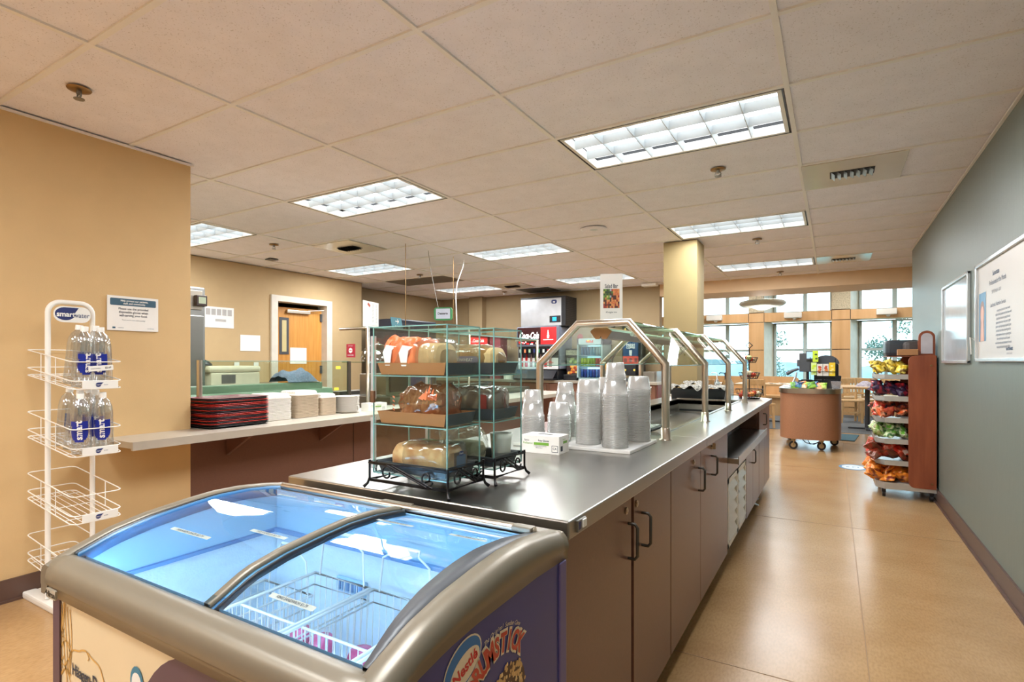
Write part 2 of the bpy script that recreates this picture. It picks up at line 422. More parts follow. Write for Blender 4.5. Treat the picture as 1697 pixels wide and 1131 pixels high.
for (x, y, zt, lab) in ((-1.9, 19, 1.9, 'small outdoor tree seen through the window behind the drinks kiosk'), (1.3, 19, 2.2, 'small outdoor tree seen through the window left of the snack rack')):
    t = thing('garden_tree', lab, 'tree', (x, y, -5.9))
    q = MB(); q.tube([(0, 0, 0), (.05, 0, 4), (0, 0, zt+5.5)], [.12, .08, .03]); q.build('trunk', M_bark, t)
    q = MB(); rr = random.Random(4)
    for k in range(6): leafy(q, (rr.uniform(-.5, .5), rr.uniform(-.4, .4), zt+5.9+rr.uniform(-1.2, .15)), .35, 130, rr)
    q.build('foliage', M_leaf, t)
# cable strung outside the windows
b = MB()
for x0 in (-6, -2, 2):
    b.tube([(x0+4*k/14, 17, 2.62-.28*math.sin(PI*k/14)) for k in range(15)], .008, 5)
tag(b.build('string_light_cable', M_black), 'thin dark cable sagging across the sky outside the dining windows', 'cable')

# ------------------------------------------------------------ ceiling fittings
M_diff = glow('troffer_glow', (246, 252, 255), LAMP)
M_louv = mat('white_louver', (205, 212, 216), .35, noise=.02)
def troffer(i, j, label):
    x0, y0 = gx(i)+.012, gy(j)+.012; w, d = PX-.024, PY-.024
    t = thing('ceiling_light', label, 'ceiling light', (x0+w/2, y0+d/2, CZ), 0, 'recessed fluorescent ceiling lights')
    q = MB()
    a, c = w/2, d/2
    for s in (-1, 1):
        q.box(s*a, -c, 0, s*(a-.006), c, .09); q.box(-a, s*c, 0, a, s*(c-.006), .09)
    q.build('housing', M_black, t)
    q = MB(); a -= .012; c -= .012
    for s in (-1, 1):
        q.box(s*a, -c, .0, s*(a-.02), c, .05); q.box(-a, s*c, 0, a, s*(c-.02), .05)
    q.build('frame', M_white, t)
    q = MB(); q.box(-a+.005, -c+.005, .075, a-.005, c-.005, .085); q.build('diffuser', M_diff, t)
    q = MB()
    for k in range(1, 6): x = -a+2*a*k/6; q.add([(x-.002, -c, .004), (x+.002, -c, .004), (x+.012, -c, .05), (x-.012, -c, .05), (x-.002, c, .004), (x+.002, c, .004), (x+.012, c, .05), (x-.012, c, .05)], [(0,3,2,1),(4,5,6,7),(0,1,5,4),(1,2,6,5),(2,3,7,6),(3,0,4,7)])
    for k in range(1, 3): y = -c+2*c*k/3; q.add([(-a, y-.002, .004), (-a, y+.002, .004), (-a, y+.02, .05), (-a, y-.02, .05), (a, y-.002, .004), (a, y+.002, .004), (a, y+.02, .05), (a, y-.02, .05)], [(0,3,2,1),(4,5,6,7),(0,1,5,4),(1,2,6,5),(2,3,7,6),(3,0,4,7)])
    q.build('louver', M_louv, t)
    ld = bpy.data.lights.new('fluorescent_tubes', 'AREA'); ld.shape = 'RECTANGLE'; ld.size = 1.14; ld.size_y = .53; ld.energy = WATT; ld.color = (.93, .97, 1.0)
    lo = bpy.data.objects.new('fluorescent_tubes', ld); COL.objects.link(lo); lo.parent = t; lo.location = (0, 0, -.003)
    return t
LL = {(-1, 1): 'largest ceiling light, at top right above the steel counter', (-1, 5): 'ceiling light just in front of the cream column top',
      (-1, 9): 'farthest right ceiling light, by the header over the dining windows', (-3, 1): 'second largest ceiling light, above the glass bread cases',
      (-3, 5): 'ceiling light above and left of the salad bar sign', (-3, 9): 'ceiling light directly behind the salad bar sign',
      (-5, 1): 'ceiling light cut off by the corner of the left tan wall', (-5, 5): 'ceiling light in front of the kitchen wall end, left of the hanging rod',
      (-5, 9): 'small far ceiling light above the desserts sign', (-7, 5): 'ceiling light over the far kitchen corner', (-1, -3): 'ceiling light above and just ahead of the viewer, out of view', (-2, -5): 'ceiling light added directly behind the viewer to lift the room light', (-3, -7): 'ceiling light added behind the viewer to brighten the left wall', (-1, -8): 'ceiling light added far behind the viewer to lift the room light'}
LIGHT_T = {}
for ij in LIGHTS:
    if not LIGHT_T: LIGHT_T[ij] = first_light = troffer(ij[0], ij[1], LL[ij])
    else: LIGHT_T[ij] = dup(first_light, (gx(ij[0])+PX/2, gy(ij[1])+PY/2, CZ), label=LL[ij])

M_vent = mat('glossy_vent_panel', (214, 204, 188), .16, noise=.02)
def vent(x, y, label, frm=1.0):
    t = thing('air_diffuser', label, 'vent', (x, y, CZ))
    q = MB(); q.box(-.59*frm, -.29, -.004, .59*frm, .29, .006, r=.003); q.build('panel', M_vent, t)
    q = MB(); q.box(-.13, -.075, -.006, .13, .075, -.004); q.build('grille_back', M_dark, t)
    for k in range(7):
        q = MB(); x_ = -.11+k*.037; q.add([(x_-.012, -.07, -.006), (x_+.008, -.07, -.026), (x_+.008, .07, -.026), (x_-.012, .07, -.006)], [(0, 1, 2, 3)])
        q.add([(x_-.011, -.07, -.006), (x_+.01, -.07, -.025), (x_+.01, .07, -.025), (x_-.011, .07, -.006)], [(3, 2, 1, 0)]); q.build('slat', M_steeld, t)
vent(gx(0)+.30, gy(3)+.305, 'glossy white air vent panel in the ceiling beside the green wall, nearest one', .5)
vent(gx(0)+.30, gy(9)+.305, 'far glossy air vent panel in the ceiling beside the green wall', .5)
vent(-4.75, gy(3)+.305, 'air vent panel in the ceiling above the menu card', .5)
vent(-4.75, gy(9)+.305, 'far air vent panel in the ceiling in front of the ice machine', .5)
b = MB(); b.box(gx(-5)+.02, gy(7)+.02, CZ-.002, gx(-4)-.02, gy(8)-.02, CZ+.003)
for k in range(30): b.box(gx(-5)+.03+k*.039, gy(7)+.03, CZ-.006, gx(-5)+.036+k*.039, gy(8)-.03, CZ-.002)
tag(b.build('return_air_grille', mat('grey_grille', (128, 116, 104), .5), loc=(gx(-5)+.6, gy(7)+.3, CZ)), 'dark grey return air grille in the ceiling right of the hanging rod', 'vent')
b = MB(); b.box(-4.95, 8.5, CZ-.003, -4.3, 9.05, CZ+.003); tag(b.build('return_air_grille', mat('dark_grille', (84, 80, 78), .5), loc=(-4.6, 8.8, CZ)), 'dark air grille in the ceiling above the ice machine', 'vent')
def sprinkler(x, y, label, s=1.0):
    t = thing('sprinkler_head', label, 'sprinkler', (x, y, CZ), 0, 'ceiling sprinklers')
    q = MB(); q.lathe([(.04*s, 0), (.038*s, -.004), (.022*s, -.008)], n=20); q.build('escutcheon', M_brass, t)
    q = MB(); q.cyl((0, 0, 0), (0, 0, -.02*s), .009*s, 10); q.tube([(.012*s, 0, -.015*s), (.015*s, 0, -.028*s), (0, 0, -.036*s)], .003*s, 6); q.tube([(-.012*s, 0, -.015*s), (-.015*s, 0, -.028*s), (0, 0, -.036*s)], .003*s, 6)
    q.lathe([(.018*s, -.036*s), (.018*s, -.039*s)], n=14); q.build('nozzle', M_steeld, t)
    return t
sp = sprinkler(-3.097, 1.179, 'bronze sprinkler head in the ceiling at top left above the tan wall', 1.25)
for x, y, l_ in ((-.67, 3.871, 'sprinkler head right behind the largest ceiling light'), (-.695, 6.302, 'sprinkler head just right of the cream column top'),
                 (-5.359, 3.855, 'sprinkler head right of the ceiling light cut off by the left wall'), (-5.34, 6.315, 'sprinkler head beside the dark return air grille'),
                 (-5.278, 8.648, 'sprinkler head near the far back wall above the ice machine'), (-.661, 8.762, 'farthest sprinkler head, by the header over the windows')):
    dup(sp, (x, y, CZ), label=l_)
t = thing('ceiling_speaker', 'round beige ceiling speaker left of the cream column', 'speaker', (-2.023, 4.997, CZ))
q = MB(); q.lathe([(.13, 0), (.128, -.006), (.105, -.008)], n=32); q.build('ring', M_ceil, t)
q = MB(); q.lathe([(.104, -.004), (.06, -.006), (.03, -.009), (0, -.01)], n=32); q.build('cone_cover', M_louv, t)
b = MB(); b.box(-6.2, 4.33, CZ-.012, -6.08, 4.44, CZ, r=.004); tag(b.build('ceiling_sensor', M_dgrey), 'small dark flat sensor in the ceiling above the kitchen door', 'sensor')
b = MB(); b.box(-2.75, 8.86, CZ-.05, -2.5, 9.02, CZ, r=.012); tag(b.build('emergency_light', M_white), 'small white box unit on the ceiling left of the cream column', 'ceiling fixture')

# ============================================================ ICE CREAM FREEZER
FX0, FX1 = -1.50, -.504
def interp(tab, y):
    for (a, za), (b_, zb) in zip(tab, tab[1:]):
        if a <= y <= b_: return za+(zb-za)*(y-a)/(b_-a)
    return tab[0][1] if y < tab[0][0] else tab[-1][1]
ZT = [(.49, .786), (.54, .812), (.62, .842), (.70, .859), (.80, .871), (.87, .877), (.95, .876), (1.03, .868), (1.10, .856)]
ZL = [(.50, .728), (.56, .770), (.60, .783), (.666, .794), (.74, .80), (.95, .805), (1.10, .80)]
M_rim = mat('champagne_grey_rim', (122, 113, 98), .34, .25, noise=.03)
M_fblue = mat('deep_blue_vinyl', (52, 58, 128), .35, noise=.04)
M_fcream = mat('cream_vinyl', (222, 202, 166), .4, noise=.02)
M_fplum = mat('plum_vinyl', (84, 62, 78), .4, noise=.03)
M_lblue = mat('pale_blue_liner', (150, 186, 208), .4, noise=.03)
M_frost = mat('frosty_white_liner', (222, 236, 246), .6, noise=.03, scale=60, bump=.3, bscale=150)
M_gfree = clear('freezer_glass', (206, 226, 240), .12)
M_gold = mat('gold_print', (206, 158, 82), .4, noise=.02)
fz = thing('ice_cream_freezer', 'large chest freezer with curved sliding glass top and blue side panel in the foreground', 'freezer', (-1.0, .8, 0))
FM = Matrix.Translation((1.0, -.8, 0))
def FMB():
    q = MB(); q.M = FM.copy(); return q
# outer body
q = FMB(); q.box(FX0+.02, .52, .06, FX1-.006, .532, .76); q.box(FX0+.02, 1.07, .06, FX1-.006, 1.085, .82)
q.prism([(FX0+.02, .52), (FX0+.035, .52), (FX0+.035, 1.085), (FX0+.02, 1.085)], .06, .76)
q.box(FX0+.02, .52, .02, FX1-.006, 1.085, .059, 1); q.box(FX0+.018, .516, .08, FX0+.05, .535, .74, 2)
q.build('body', [M_fcream, M_black, M_fplum], fz)
q = FMB(); ys = [.52+.565*i/12 for i in range(13)]
q.add([(FX1-.004, y, .08) for y in ys]+[(FX1-.004, y, interp(ZL, y)+.01) for y in ys]+[(FX1-.02, y, .08) for y in ys]+[(FX1-.02, y, interp(ZL, y)+.01) for y in ys],
      [(i, i+1, 14+i, 13+i) for i in range(12)]+[(26+i+1, 26+i, 39+i, 40+i) for i in range(12)]+[(0, 13, 39, 26), (12, 38, 51, 25)])
q.build('side_panel', M_fblue, fz, 'deep blue printed side panel')
q = FMB(); q.box(FX1-.006, 1.055, .08, FX1, 1.088, .80, r=.003); q.build('corner_trim', mat('violet_trim', (92, 84, 140), .4), fz); q = FMB(); q.box(FX1-.006, .514, .08, FX1, .53, .735, r=.002); q.build('corner_trim', mat('violet_trim', (92, 84, 140), .4), fz)
# liner
q = FMB(); lx0, lx1, ly0, ly1 = FX0+.06, FX1-.06, .560, 1.045
for (z0, z1, m) in ((.36, .725, 0), (.725, .738, 2), (.738, .86, 1)):
    for k_ in range(10):
        ya, yb = ly0+(ly1-ly0)*k_/10, ly0+(ly1-ly0)*(k_+1)/10
        za, zb2 = (min(z1, interp(ZT, ya)-.014), min(z1, interp(ZT, yb)-.014)) if m == 1 else (z1, z1)
        q.quad((lx0, ya, z0), (lx0, yb, z0), (lx0, yb, zb2), (lx0, ya, za), m)
        q.quad((lx1, yb, z0), (lx1, ya, z0), (lx1, ya, za), (lx1, yb, zb2), m)
    q.quad((lx0, ly1, z0), (lx1, ly1, z0), (lx1, ly1, min(z1, .852)), (lx0, ly1, min(z1, .852)), m)
    q.quad((lx1, ly0, z0), (lx0, ly0, z0), (lx0, ly0, min(z1, .80)), (lx1, ly0, min(z1, .80)), m)
q.quad((lx0, ly0, .36), (lx1, ly0, .36), (lx1, ly1, .36), (lx0, ly1, .36), 0)
q.box(lx0, ly1-.012, .728, lx1, ly1, .738, 2); q.box(lx0, ly0, .728, lx0+.006, ly1, .736, 2)
q.build('liner', [M_frost, M_lblue, mat('darker_blue_line', (88, 128, 170), .5)], fz)  # ledge line in a darker blue than the liner
# rim strips: right, left, front, back
def side_rim(xo, xi, sg):
    q = FMB(); n = 24; vs = []; prof = None
    for i in range(n+1):
        y = .50+(1.10-.50)*i/n; zt = interp(ZT, y); zl = interp(ZL, y)
        pts = [(xi, zt-.030), (xi, zt-.004), (xi-sg*(-.004), zt), (xo-sg*.022, zt+.001), (xo-sg*.012, zt-.003), (xo-sg*.004, zt-.012), (xo, zt-.026),
               (xo, zl+.020), (xo-sg*.003, zl+.017), (xo-sg*.003, zl), (xo-sg*.02, zl)]
        k = len(pts); vs += [(x, y, z) for x, z in pts]
    fs = []
    for i in range(n): fs += [((i*k+j), (i*k+j+1), (i+1)*k+j+1, (i+1)*k+j) for j in range(k-1)]
    fs += [tuple(range(k)), tuple(n*k+j for j in range(k-1, -1, -1))]
    if sg < 0: fs = [tuple(reversed(f)) for f in fs]
    q.add(vs, fs, 0, [True]*(len(fs)-2)+[False, False])
    return q
side_rim(FX1, FX1-.05, 1).build('rim', M_rim, fz)
side_rim(FX0, FX0+.045, -1).build('rim', M_rim, fz)
q = FMB(); FP = [(.552, .780), (.552, .801), (.545, .8045), (.530, .807), (.514, .804), (.504, .797), (.4975, .785), (.4945, .770), (.495, .758), (.4965, .754), (.4995, .754), (.501, .750), (.506, .726), (.525, .726)]
n = 26; vs = []
for i in range(n+1):
    x = FX0+(FX1-FX0)*i/n
    e_ = min((x-FX0), (FX1-x)); dz = -.020*max(0, 1-e_/.035)**2; dy = .020*max(0, 1-e_/.035)**2
    vs += [(x, y+(dy if z > .72 else 0), z+(dz if z > .78 else 0)) for y, z in FP]
k = len(FP)
q.add(vs, [(i*k+j, (i+1)*k+j, (i+1)*k+j+1, i*k+j+1) for i in range(n) for j in range(k-1)]+[tuple(range(k)), tuple(n*k+j for j in range(k-1, -1, -1))], 0, [True]*(n*(k-1))+[False]*2)
q.build('front_rim', M_rim, fz)
q = FMB(); q.box(FX0+.01, 1.062, .80, FX1-.012, 1.105, .857, r=.008); q.build('back_rim', M_rim, fz)
q = FMB(); q.tube([(FX0+.08, 1.052, .862), (FX1-.06, 1.052, .862)], .009, 10); q.build('back_rail', M_steel2, fz)
q = FMB()
for (x0) in (-.585,): q.box(x0-.03, 1.035, .86, x0+.02, 1.06, .872, r=.003)
q.build('rail_cap', M_rim, fz)
q = FMB(); q.box(-1.02, 1.05, .866, -.92, 1.066, .872, r=.002)
q.build('rail_cap', M_rim, fz)
# glass lids
XD = -.95
def lid(xa, xb, dz):
    q = FMB()
    q.grid(lambda u, v: (xa+(xb-xa)*u, .545+.51*v, interp(ZT, .545+.51*v)-.012+dz), 1, 24)
    return q
lid(FX0+.045, XD, .004).build('glass_lid', M_gfree, fz)
lid(XD, FX1-.05, -.003).build('glass_lid', M_gfree, fz)
q = FMB()
for (xa, xb, m_, dz) in ((XD-.012, XD+.006, 0, .004), (XD+.006, XD+.016, 1, -.004), (XD+.016, XD+.020, 2, -.002)):
    vs = []
    for i in range(25):
        y = .552+.508*i/24; z = interp(ZT, y)+dz-.010*max(0, 1-i/4); vs += [(xa, y, z-.018), (xa, y, z-.004), (xb, y, z-.004), (xb, y, z-.018)]
    q.add(vs, [(i*4+j, (i+1)*4+j, (i+1)*4+(j+1) % 4, i*4+(j+1) % 4) for i in range(24) for j in range(4)], m_, True)
q.build('lid_divider', [M_rim, mat('blue_lid_gasket', (86, 140, 176), .3), M_black], fz)
for (xg, w_, mm) in ((FX0+.047, .006, M_black), (FX0+.060, .004, mat('lid_edge_blue', (60, 110, 150), .3)), (FX1-.054, .012, M_dgrey)):
    q = FMB(); vs = []
    for i in range(25):
        y = .545+.515*i/24; z = interp(ZT, y)-.004; bul = (.035*math.sin(PI*i/24) if xg > -1 else 0)
        vs += [(xg-w_/2-bul, y, z-.012), (xg-w_/2-bul, y, z), (xg+w_/2, y, z), (xg+w_/2, y, z-.03)]
    q.add(vs, [(i*4+j, (i+1)*4+j, (i+1)*4+(j+1) % 4, i*4+(j+1) % 4) for i in range(24) for j in range(4)], 0, True)
    q.build('gasket', mm, fz)
# price strips on the glass
M_strip = mat('frosted_label_strip', (150, 158, 152), .6, noise=.04)
for (x, y, t_, w_) in ((-1.245, .683, 'HAAGEN DAZS $2.79', .15), (-1.06, .749, 'HD VANILLA $2.79', .12), (-1.285, .965, 'CRUNCH $1.79', .075), (-1.12, .965, 'ICE BAR $1.79', .10),
                       (-.797, .608, 'KING SANDWICH $1.79', .115), (-.871, .941, 'DRUMSTICK $2.19', .11), (-.665, .940, 'FRUIT BAR $1.79', .095)):
    dz = .004 if x < XD else -.003
    z = interp(ZT, y)-.0105+dz; sl = (interp(ZT, y+.02)-interp(ZT, y-.02))/.04
    q = FMB(); P_ = PM((x, y, z), (1, 0, 0), (0, 1, sl))
    q.rrect(w_, .011, .002, P_); q.M = FM @ P_; q.text(t_, .0085, Matrix.Translation((0, 0, .0006)), 1, bold=.01, sx=w_/.0085/len(t_)*1.25)
    q.build('price_strip', [M_strip, M_txt], fz)
# brand lettering and pictures on the panels
PF = lambda x, z: PM((x, .5195, z), (1, 0, 0), (0, 0, 1))
q = FMB(); q.M = FM @ PM((-1.441, .4995, .702), (1, 0, 0), (0, 0, 1))
q.rrect(.044, .020, .003, Matrix.Translation((.006, .037, 0.0)), 0, .004); q.text('Hiron', .018, Matrix.Translation((.006, .036, .0045)), 1, bold=.03)
q.build('maker_plate', [mat('pale_plate', (172, 162, 144), .4), M_black], fz)
q = FMB(); q.M = FM @ PF(0, 0)
ang = [(-1.375+.0, .0)]
rr = random.Random(2)
def line(q, pts, w, m=0):
    for (a, b_) in zip(pts, pts[1:]):
        d = Vector((b_[0]-a[0], b_[1]-a[1])); 
        if d.length < 1e-6: continue
        d.normalize(); nx, ny = -d.y*w/2, d.x*w/2
        q.add([(a[0]-nx, a[1]-ny, .0006), (b_[0]-nx, b_[1]-ny, .0006), (b_[0]+nx, b_[1]+ny, .0006), (a[0]+nx, a[1]+ny, .0006)], [(0, 1, 2, 3)], m)
for k in range(7):
    xs = -1.462+k*.0095
    line(q, [(xs+.006*math.sin(j*.5+k), .715-j*.018-abs(k-3)*.004) for j in range(9)], .003)
for k in range(9):
    zz = .63-k*.03; sg = 1 if k % 2 else -1
    line(q, [(-1.462+.06*j/6, zz+.026*math.sin(PI*j/6)*.7+sg*.004*j) for j in range(7)], .0026)
    line(q, [(-1.462+.055*j/6, zz+.018*j/2) for j in range(4)], .0026)
frm = []
for a in range(40):
    th = 2*PI*a/40; rr_ = 1+.04*math.sin(9*th)
    frm.append((-1.335+.092*rr_*math.cos(th), .566+.066*rr_*math.sin(th)))
line(q, frm+[frm[0]], .0036)
line(q, [(-1.325+.006*math.sin(t_*.9), .617+.0035*t_) for t_ in range(6)], .0026)
q.text('Häagen-Dazs', .034, Matrix.Translation((-1.322, .580, .001)), 1, bold=.025, sx=.82)
q.build('front_print', [M_gold, M_txt], fz)
q = FMB(); q.M = FM @ PF(0, 0)
arc = [(-1.15, .08)]+[(-1.15+.22*(1-math.cos(a*PI/24)), .45+.275*math.sin(a*PI/24)) for a in range(13)]+[(FX1-.01, .725), (FX1-.01, .08)]
q.add([(x, z, .0004) for x, z in arc], [tuple(range(len(arc)-1, -1, -1))])
o_ = [(-1.125+.024*math.cos(a*PI/8), .632+.03*math.sin(a*PI/8)) for a in range(16)]
q.add([(x, z, .001) for x, z in o_], [tuple(range(16))], 1); q.add([(-1.125+(x+1.125)*.75, .629+(z-.632)*.72, .0014) for x, z in o_], [tuple(range(16))], 2)
q.build('front_print', [M_fplum, mat('teal_print', (40, 120, 150), .4), M_white], fz)
# right side panel: y runs away from the viewer
PS = PM((FX1-.0035, 0, 0), (0, 1, 0), (0, 0, 1))
M_ltr = mat('cream_outline_print', (232, 214, 188), .4, noise=.02)
q = FMB(); q.M = FM @ PS
def oval(cx, cy, a, b_, rot, z, m, n=28, c=1, s=0):
    pts = []
    for k in range(n):
        th = 2*PI*k/n; x, y = a*math.cos(th), b_*math.sin(th)
        pts.append((cx+x*math.cos(rot)-y*math.sin(rot), cy+x*math.sin(rot)+y*math.cos(rot), z))
    q.add(pts, [tuple(range(n))], m)
oval(.705, .752, .054, .037, .35, .0004, 0); oval(.705, .752, .051, .034, .35, .0007, 1); oval(.710, .745, .042, .023, .33, .001, 0)
q.M = FM @ PS @ Matrix.Translation((.710, .745, .0014)) @ Matrix.Rotation(.33, 4, 'Z'); q.text('Nestlé', .026, Matrix.Identity(4), 2, bold=.03)
q.build('brand_oval', [M_ltr, mat('oval_blue_print', (30, 110, 178), .4), M_red], fz)
q = FMB(); letters = list('DRUMSTICK'); c0 = (.812, .617); R_ = .116
for i, ch in enumerate(letters):
    a = PI/2-(i-4.35)*.182; sz = .047 if i > 3 else .052
    Mt = FM @ PS @ Matrix.Translation((c0[0]+R_*math.cos(a), c0[1]+R_*math.sin(a), .0006)) @ Matrix.Rotation(a-PI/2, 4, 'Z')
    q.M = Mt; q.text(ch, sz*1.10, Matrix.Translation((0, 0, .0000+i*.00005)), 0, bold=.085, sx=.74)
    q.text(ch, sz*1.0, Matrix.Translation((0, 0, .0009+i*.00004)), 1, bold=.035, sx=.70)
q.build('brand_lettering', [M_ltr, mat('lettering_red_print', (196, 62, 42), .4)], fz)
q = FMB(); s_ = 'The Original Sundae Cone'
for i, ch in enumerate(s_):
    a = 1.88-i*.036
    q.M = FM @ PS @ Matrix.Translation((c0[0]+.146*math.cos(a), c0[1]+.146*math.sin(a), .0006)) @ Matrix.Rotation(a-PI/2, 4, 'Z')
    if ch != ' ': q.text(ch, .0115, Matrix.Identity(4), 0, shear=.3)
q.build('slogan', M_ltr, fz)
q = FMB(); q.M = FM @ PS
rr = random.Random(5)
cc = (.848, .632)
q.add([(cc[0]+.058*math.cos(2*PI*k/30), cc[1]+.052*math.sin(2*PI*k/30), .0004) for k in range(30)], [tuple(range(30))], 1)
q.add([(cc[0]-.06, cc[1]-.02, .0004), (cc[0], cc[1]-.25, .0004), (cc[0]+.06, cc[1]-.02, .0004)], [(0, 1, 2)], 2)
for k in range(150):
    a = rr.random()*2*PI; r_ = math.sqrt(rr.random()); x, y = cc[0]+.058*r_*math.cos(a), cc[1]+.052*r_*math.sin(a)+.004
    if r_ < .45 and rr.random() < .6: continue
    s2 = rr.uniform(.0035, .006); b0 = rr.random()*PI
    q.add([(x+s2*math.cos(b0+j*2*PI/5)*(1 if j % 2 else .7), y+s2*math.sin(b0+j*2*PI/5), .0006+k*.000003) for j in range(5)], [tuple(range(5))], rr.choice((0, 0, 3)))
q.build('cone_picture', [mat('nut_print', (214, 172, 112), .4), mat('chocolate_print', (78, 48, 36), .4), mat('wafer_print', (190, 140, 84), .4), mat('nut_light_print', (236, 206, 150), .4)], fz)
q = FMB(); q.tube([(FX0+.10, .568, .785), (FX1-.10, .568, .785)], .006, 8); q.build('inner_lamp', glow('freezer_led', (196, 224, 255), 4.0), fz)
for xx in (-1.25, -.75):
    ld = bpy.data.lights.new('freezer_led', 'AREA'); ld.shape = 'RECTANGLE'; ld.size = .4; ld.size_y = .02; ld.energy = 3.6; ld.color = (.78, .92, 1.0)
    lo = bpy.data.objects.new('freezer_led', ld); COL.objects.link(lo); lo.parent = fz; lo.location = (xx+1.0, .585-.8, .775); lo.rotation_euler = (math.radians(-35), 0, 0)
q = FMB(); q.box(-1.17, 1.034, .61, -1.06, 1.045, .65, r=.004)
for k in range(6): q.box(-1.16+k*.016, 1.031, .617, -1.152+k*.016, 1.034, .643, 1)
q.build('thermostat_grille', [M_lblue, mat('darker_blue_line', (0, 0, 0))], fz)

def basket(w, d, h, label, loc, dip=.0):
    t = thing('wire_basket', label, 'basket', loc, 0, 'white wire baskets inside the freezer')
    q = MB(); r1, r2 = .0024, .0017
    a, c = w/2, d/2
    for z, k in ((h, 1), (h-.03, .985), (.0, .93)):
        q.tube([(-a*k, -c*k, z), (a*k, -c*k, z), (a*k, c*k, z), (-a*k, c*k, z)], r1*1.3 if z == h else r2, 5, True)
    n = int(w/.021)
    for i in range(n+1):
        x = -a+w*i/n
        q.tube([(x, -c, h), (x*.93, -c*.93, 0), (x*.93, c*.93, 0), (x, c, h)], r2, 4)
    n = int(d/.021)
    for i in range(n+1):
        y = -c+d*i/n
        q.tube([(-a, y, h), (-a*.93, y*.93, 0), (a*.93, y*.93, 0), (a, y, h)], r2, 4)
    q.build('wire_grid', M_wire, t)
    for s in (-1, 1):
        q = MB(); zt = .305 if s > 0 else .235
        q.tube([(-a*.8, s*c, h), (-a*.72, s*c*1.02, zt-.02), (-a*.40, s*c*1.02, zt), (-a*.38, s*c*1.05, zt+.012), (a*.38, s*c*1.05, zt+.012), (a*.40, s*c*1.02, zt), (a*.72, s*c*1.02, zt-.02), (a*.8, s*c, h)], .0026, 6)
        q.tube([(-a*.33, s*c*1.05, zt+.012), (a*.33, s*c*1.05, zt+.012)], .0045, 8)
        q.build('handle', M_wire, t)
    q = MB(); q.tube([(-a*.98, 0, h*.98), (a*.98, 0, h*.98)], .003, 6)
    for i in range(9): q.tube([(-a*.9+a*1.8*i/8, 0, h*.98), (-a*.85+a*1.7*i/8, 0, .0)], r2, 4)
    q.build('divider', M_wire, t)
    return t
bk = basket(.205, .43, .20, 'wire basket in the freezer with pink cone packs, left of two under the divider bar', (-1.112, .785, .46))
dup(bk, (-.894, .785, .46), label='wire basket in the freezer just right of the glass divider bar')
dup(bk, (-.676, .785, .46), label='rightmost empty wire basket in the freezer')
dup(bk, (-1.33, .785, .395), label='leftmost empty low wire basket in the freezer')
M_pink = mat('pink_foil_pack', (170, 44, 84), .35, noise=.3, scale=30, rgb2=(238, 110, 160))
rr = random.Random(9)
q = MB(); q.lathe([(.004, 0), (.012, .02), (.030, .07), (.033, .08), (.026, .095), (0, .10)], n=14)
c1 = None
M_viol = mat('violet_foil_pack', (96, 60, 160), .35, noise=.3, scale=30)
q2 = MB(); q2.v = q.v; q2.f = q.f; q2.m = q.m; q2.s = q.s
LB = ['pink wrapped ice cream cone lying in the freezer basket']
src = tag(q.build('wrapped_cone', M_pink), 'pink wrapped ice cream cones standing in the freezer basket', 'ice cream', 'pink wrapped cones in the freezer')
src2 = tag(q2.build('wrapped_cone', M_viol), 'violet wrapped ice cream cones standing in the freezer basket', 'ice cream', 'violet wrapped cones in the freezer')
k = 0
for ix in range(3):
    for iy in range(4):
        s0 = src2 if (ix*4+iy) % 4 == 2 else src
        first = (s0.location.length < 1e-6)
        o = s0 if first else s0.copy()
        if not first: COL.objects.link(o)
        o.location = (-1.165+ix*.085+rr.uniform(-.004, .004) if ix < 2 else -.95, .655+iy*.085+rr.uniform(-.004, .004), .465)

# ============================================================ MAIN SERVING COUNTER
ZC = .865
CX0, CX1 = -1.52, -.525
def hole_top(q):
    """counter top with an octagonal far right corner and the salad well cut out"""
    wx0, wx1, wy0, wy1 = -1.30, -.76, 2.74, 5.40
    z0, z1 = ZC-.045, ZC
    q.box(CX0, 1.145, z0, CX1, wy0, z1)
    q.box(CX0, wy0, z0, wx0, wy1, z1); q.box(wx1, wy0, z0, CX1, wy1, z1)
    q.prism([(CX0, wy1), (CX1, wy1), (CX1, 5.98), (-.78, 6.27), (-1.2, 6.27), (-1.2, 5.95), (CX0, 5.95)], z0, z1)
top = thing('steel_countertop', 'long stainless steel counter top running from the freezer to the far aisle', 'countertop', (-1.0, 3.6, ZC))
q = MB(); q.M = Matrix.Translation((1.0, -3.6, -ZC)); hole_top(q); q.build('worktop', M_steel, top, bev=.004)
q = MB(); q.M = Matrix.Translation((1.0, -3.6, -ZC))
wx0, wx1, wy0, wy1 = -1.30, -.76, 2.74, 5.40; zb = ZC-.12
for (a, b_, c_, d_) in (((wx0, wy0, zb), (wx0, wy1, zb), (wx0, wy1, ZC), (wx0, wy0, ZC)), ((wx1, wy1, zb), (wx1, wy0, zb), (wx1, wy0, ZC), (wx1, wy1, ZC)),
                        ((wx0, wy1, zb), (wx1, wy1, zb), (wx1, wy1, ZC), (wx0, wy1, ZC)), ((wx1, wy0, zb), (wx0, wy0, zb), (wx0, wy0, ZC), (wx1, wy0, ZC)), ((wx0, wy0, zb), (wx1, wy0, zb), (wx1, wy1, zb), (wx0, wy1, zb))): q.quad(a, b_, c_, d_)
q.box(wx0+.01, wy1-.02, zb+.012, wx1-.01, wy1-.004, zb+.03, 1)
q.box(wx0-.02, wy0-.02, ZC, wx1+.02, wy0, ZC+.006); q.box(wx0-.02, wy1, ZC, wx1+.02, wy1+.03, ZC+.012); q.box(wx0-.02, wy0, ZC, wx0, wy1, ZC+.006); q.box(wx1, wy0, ZC, wx1+.02, wy1, ZC+.006)
q.build('cold_well', [M_steel, M_black], top)
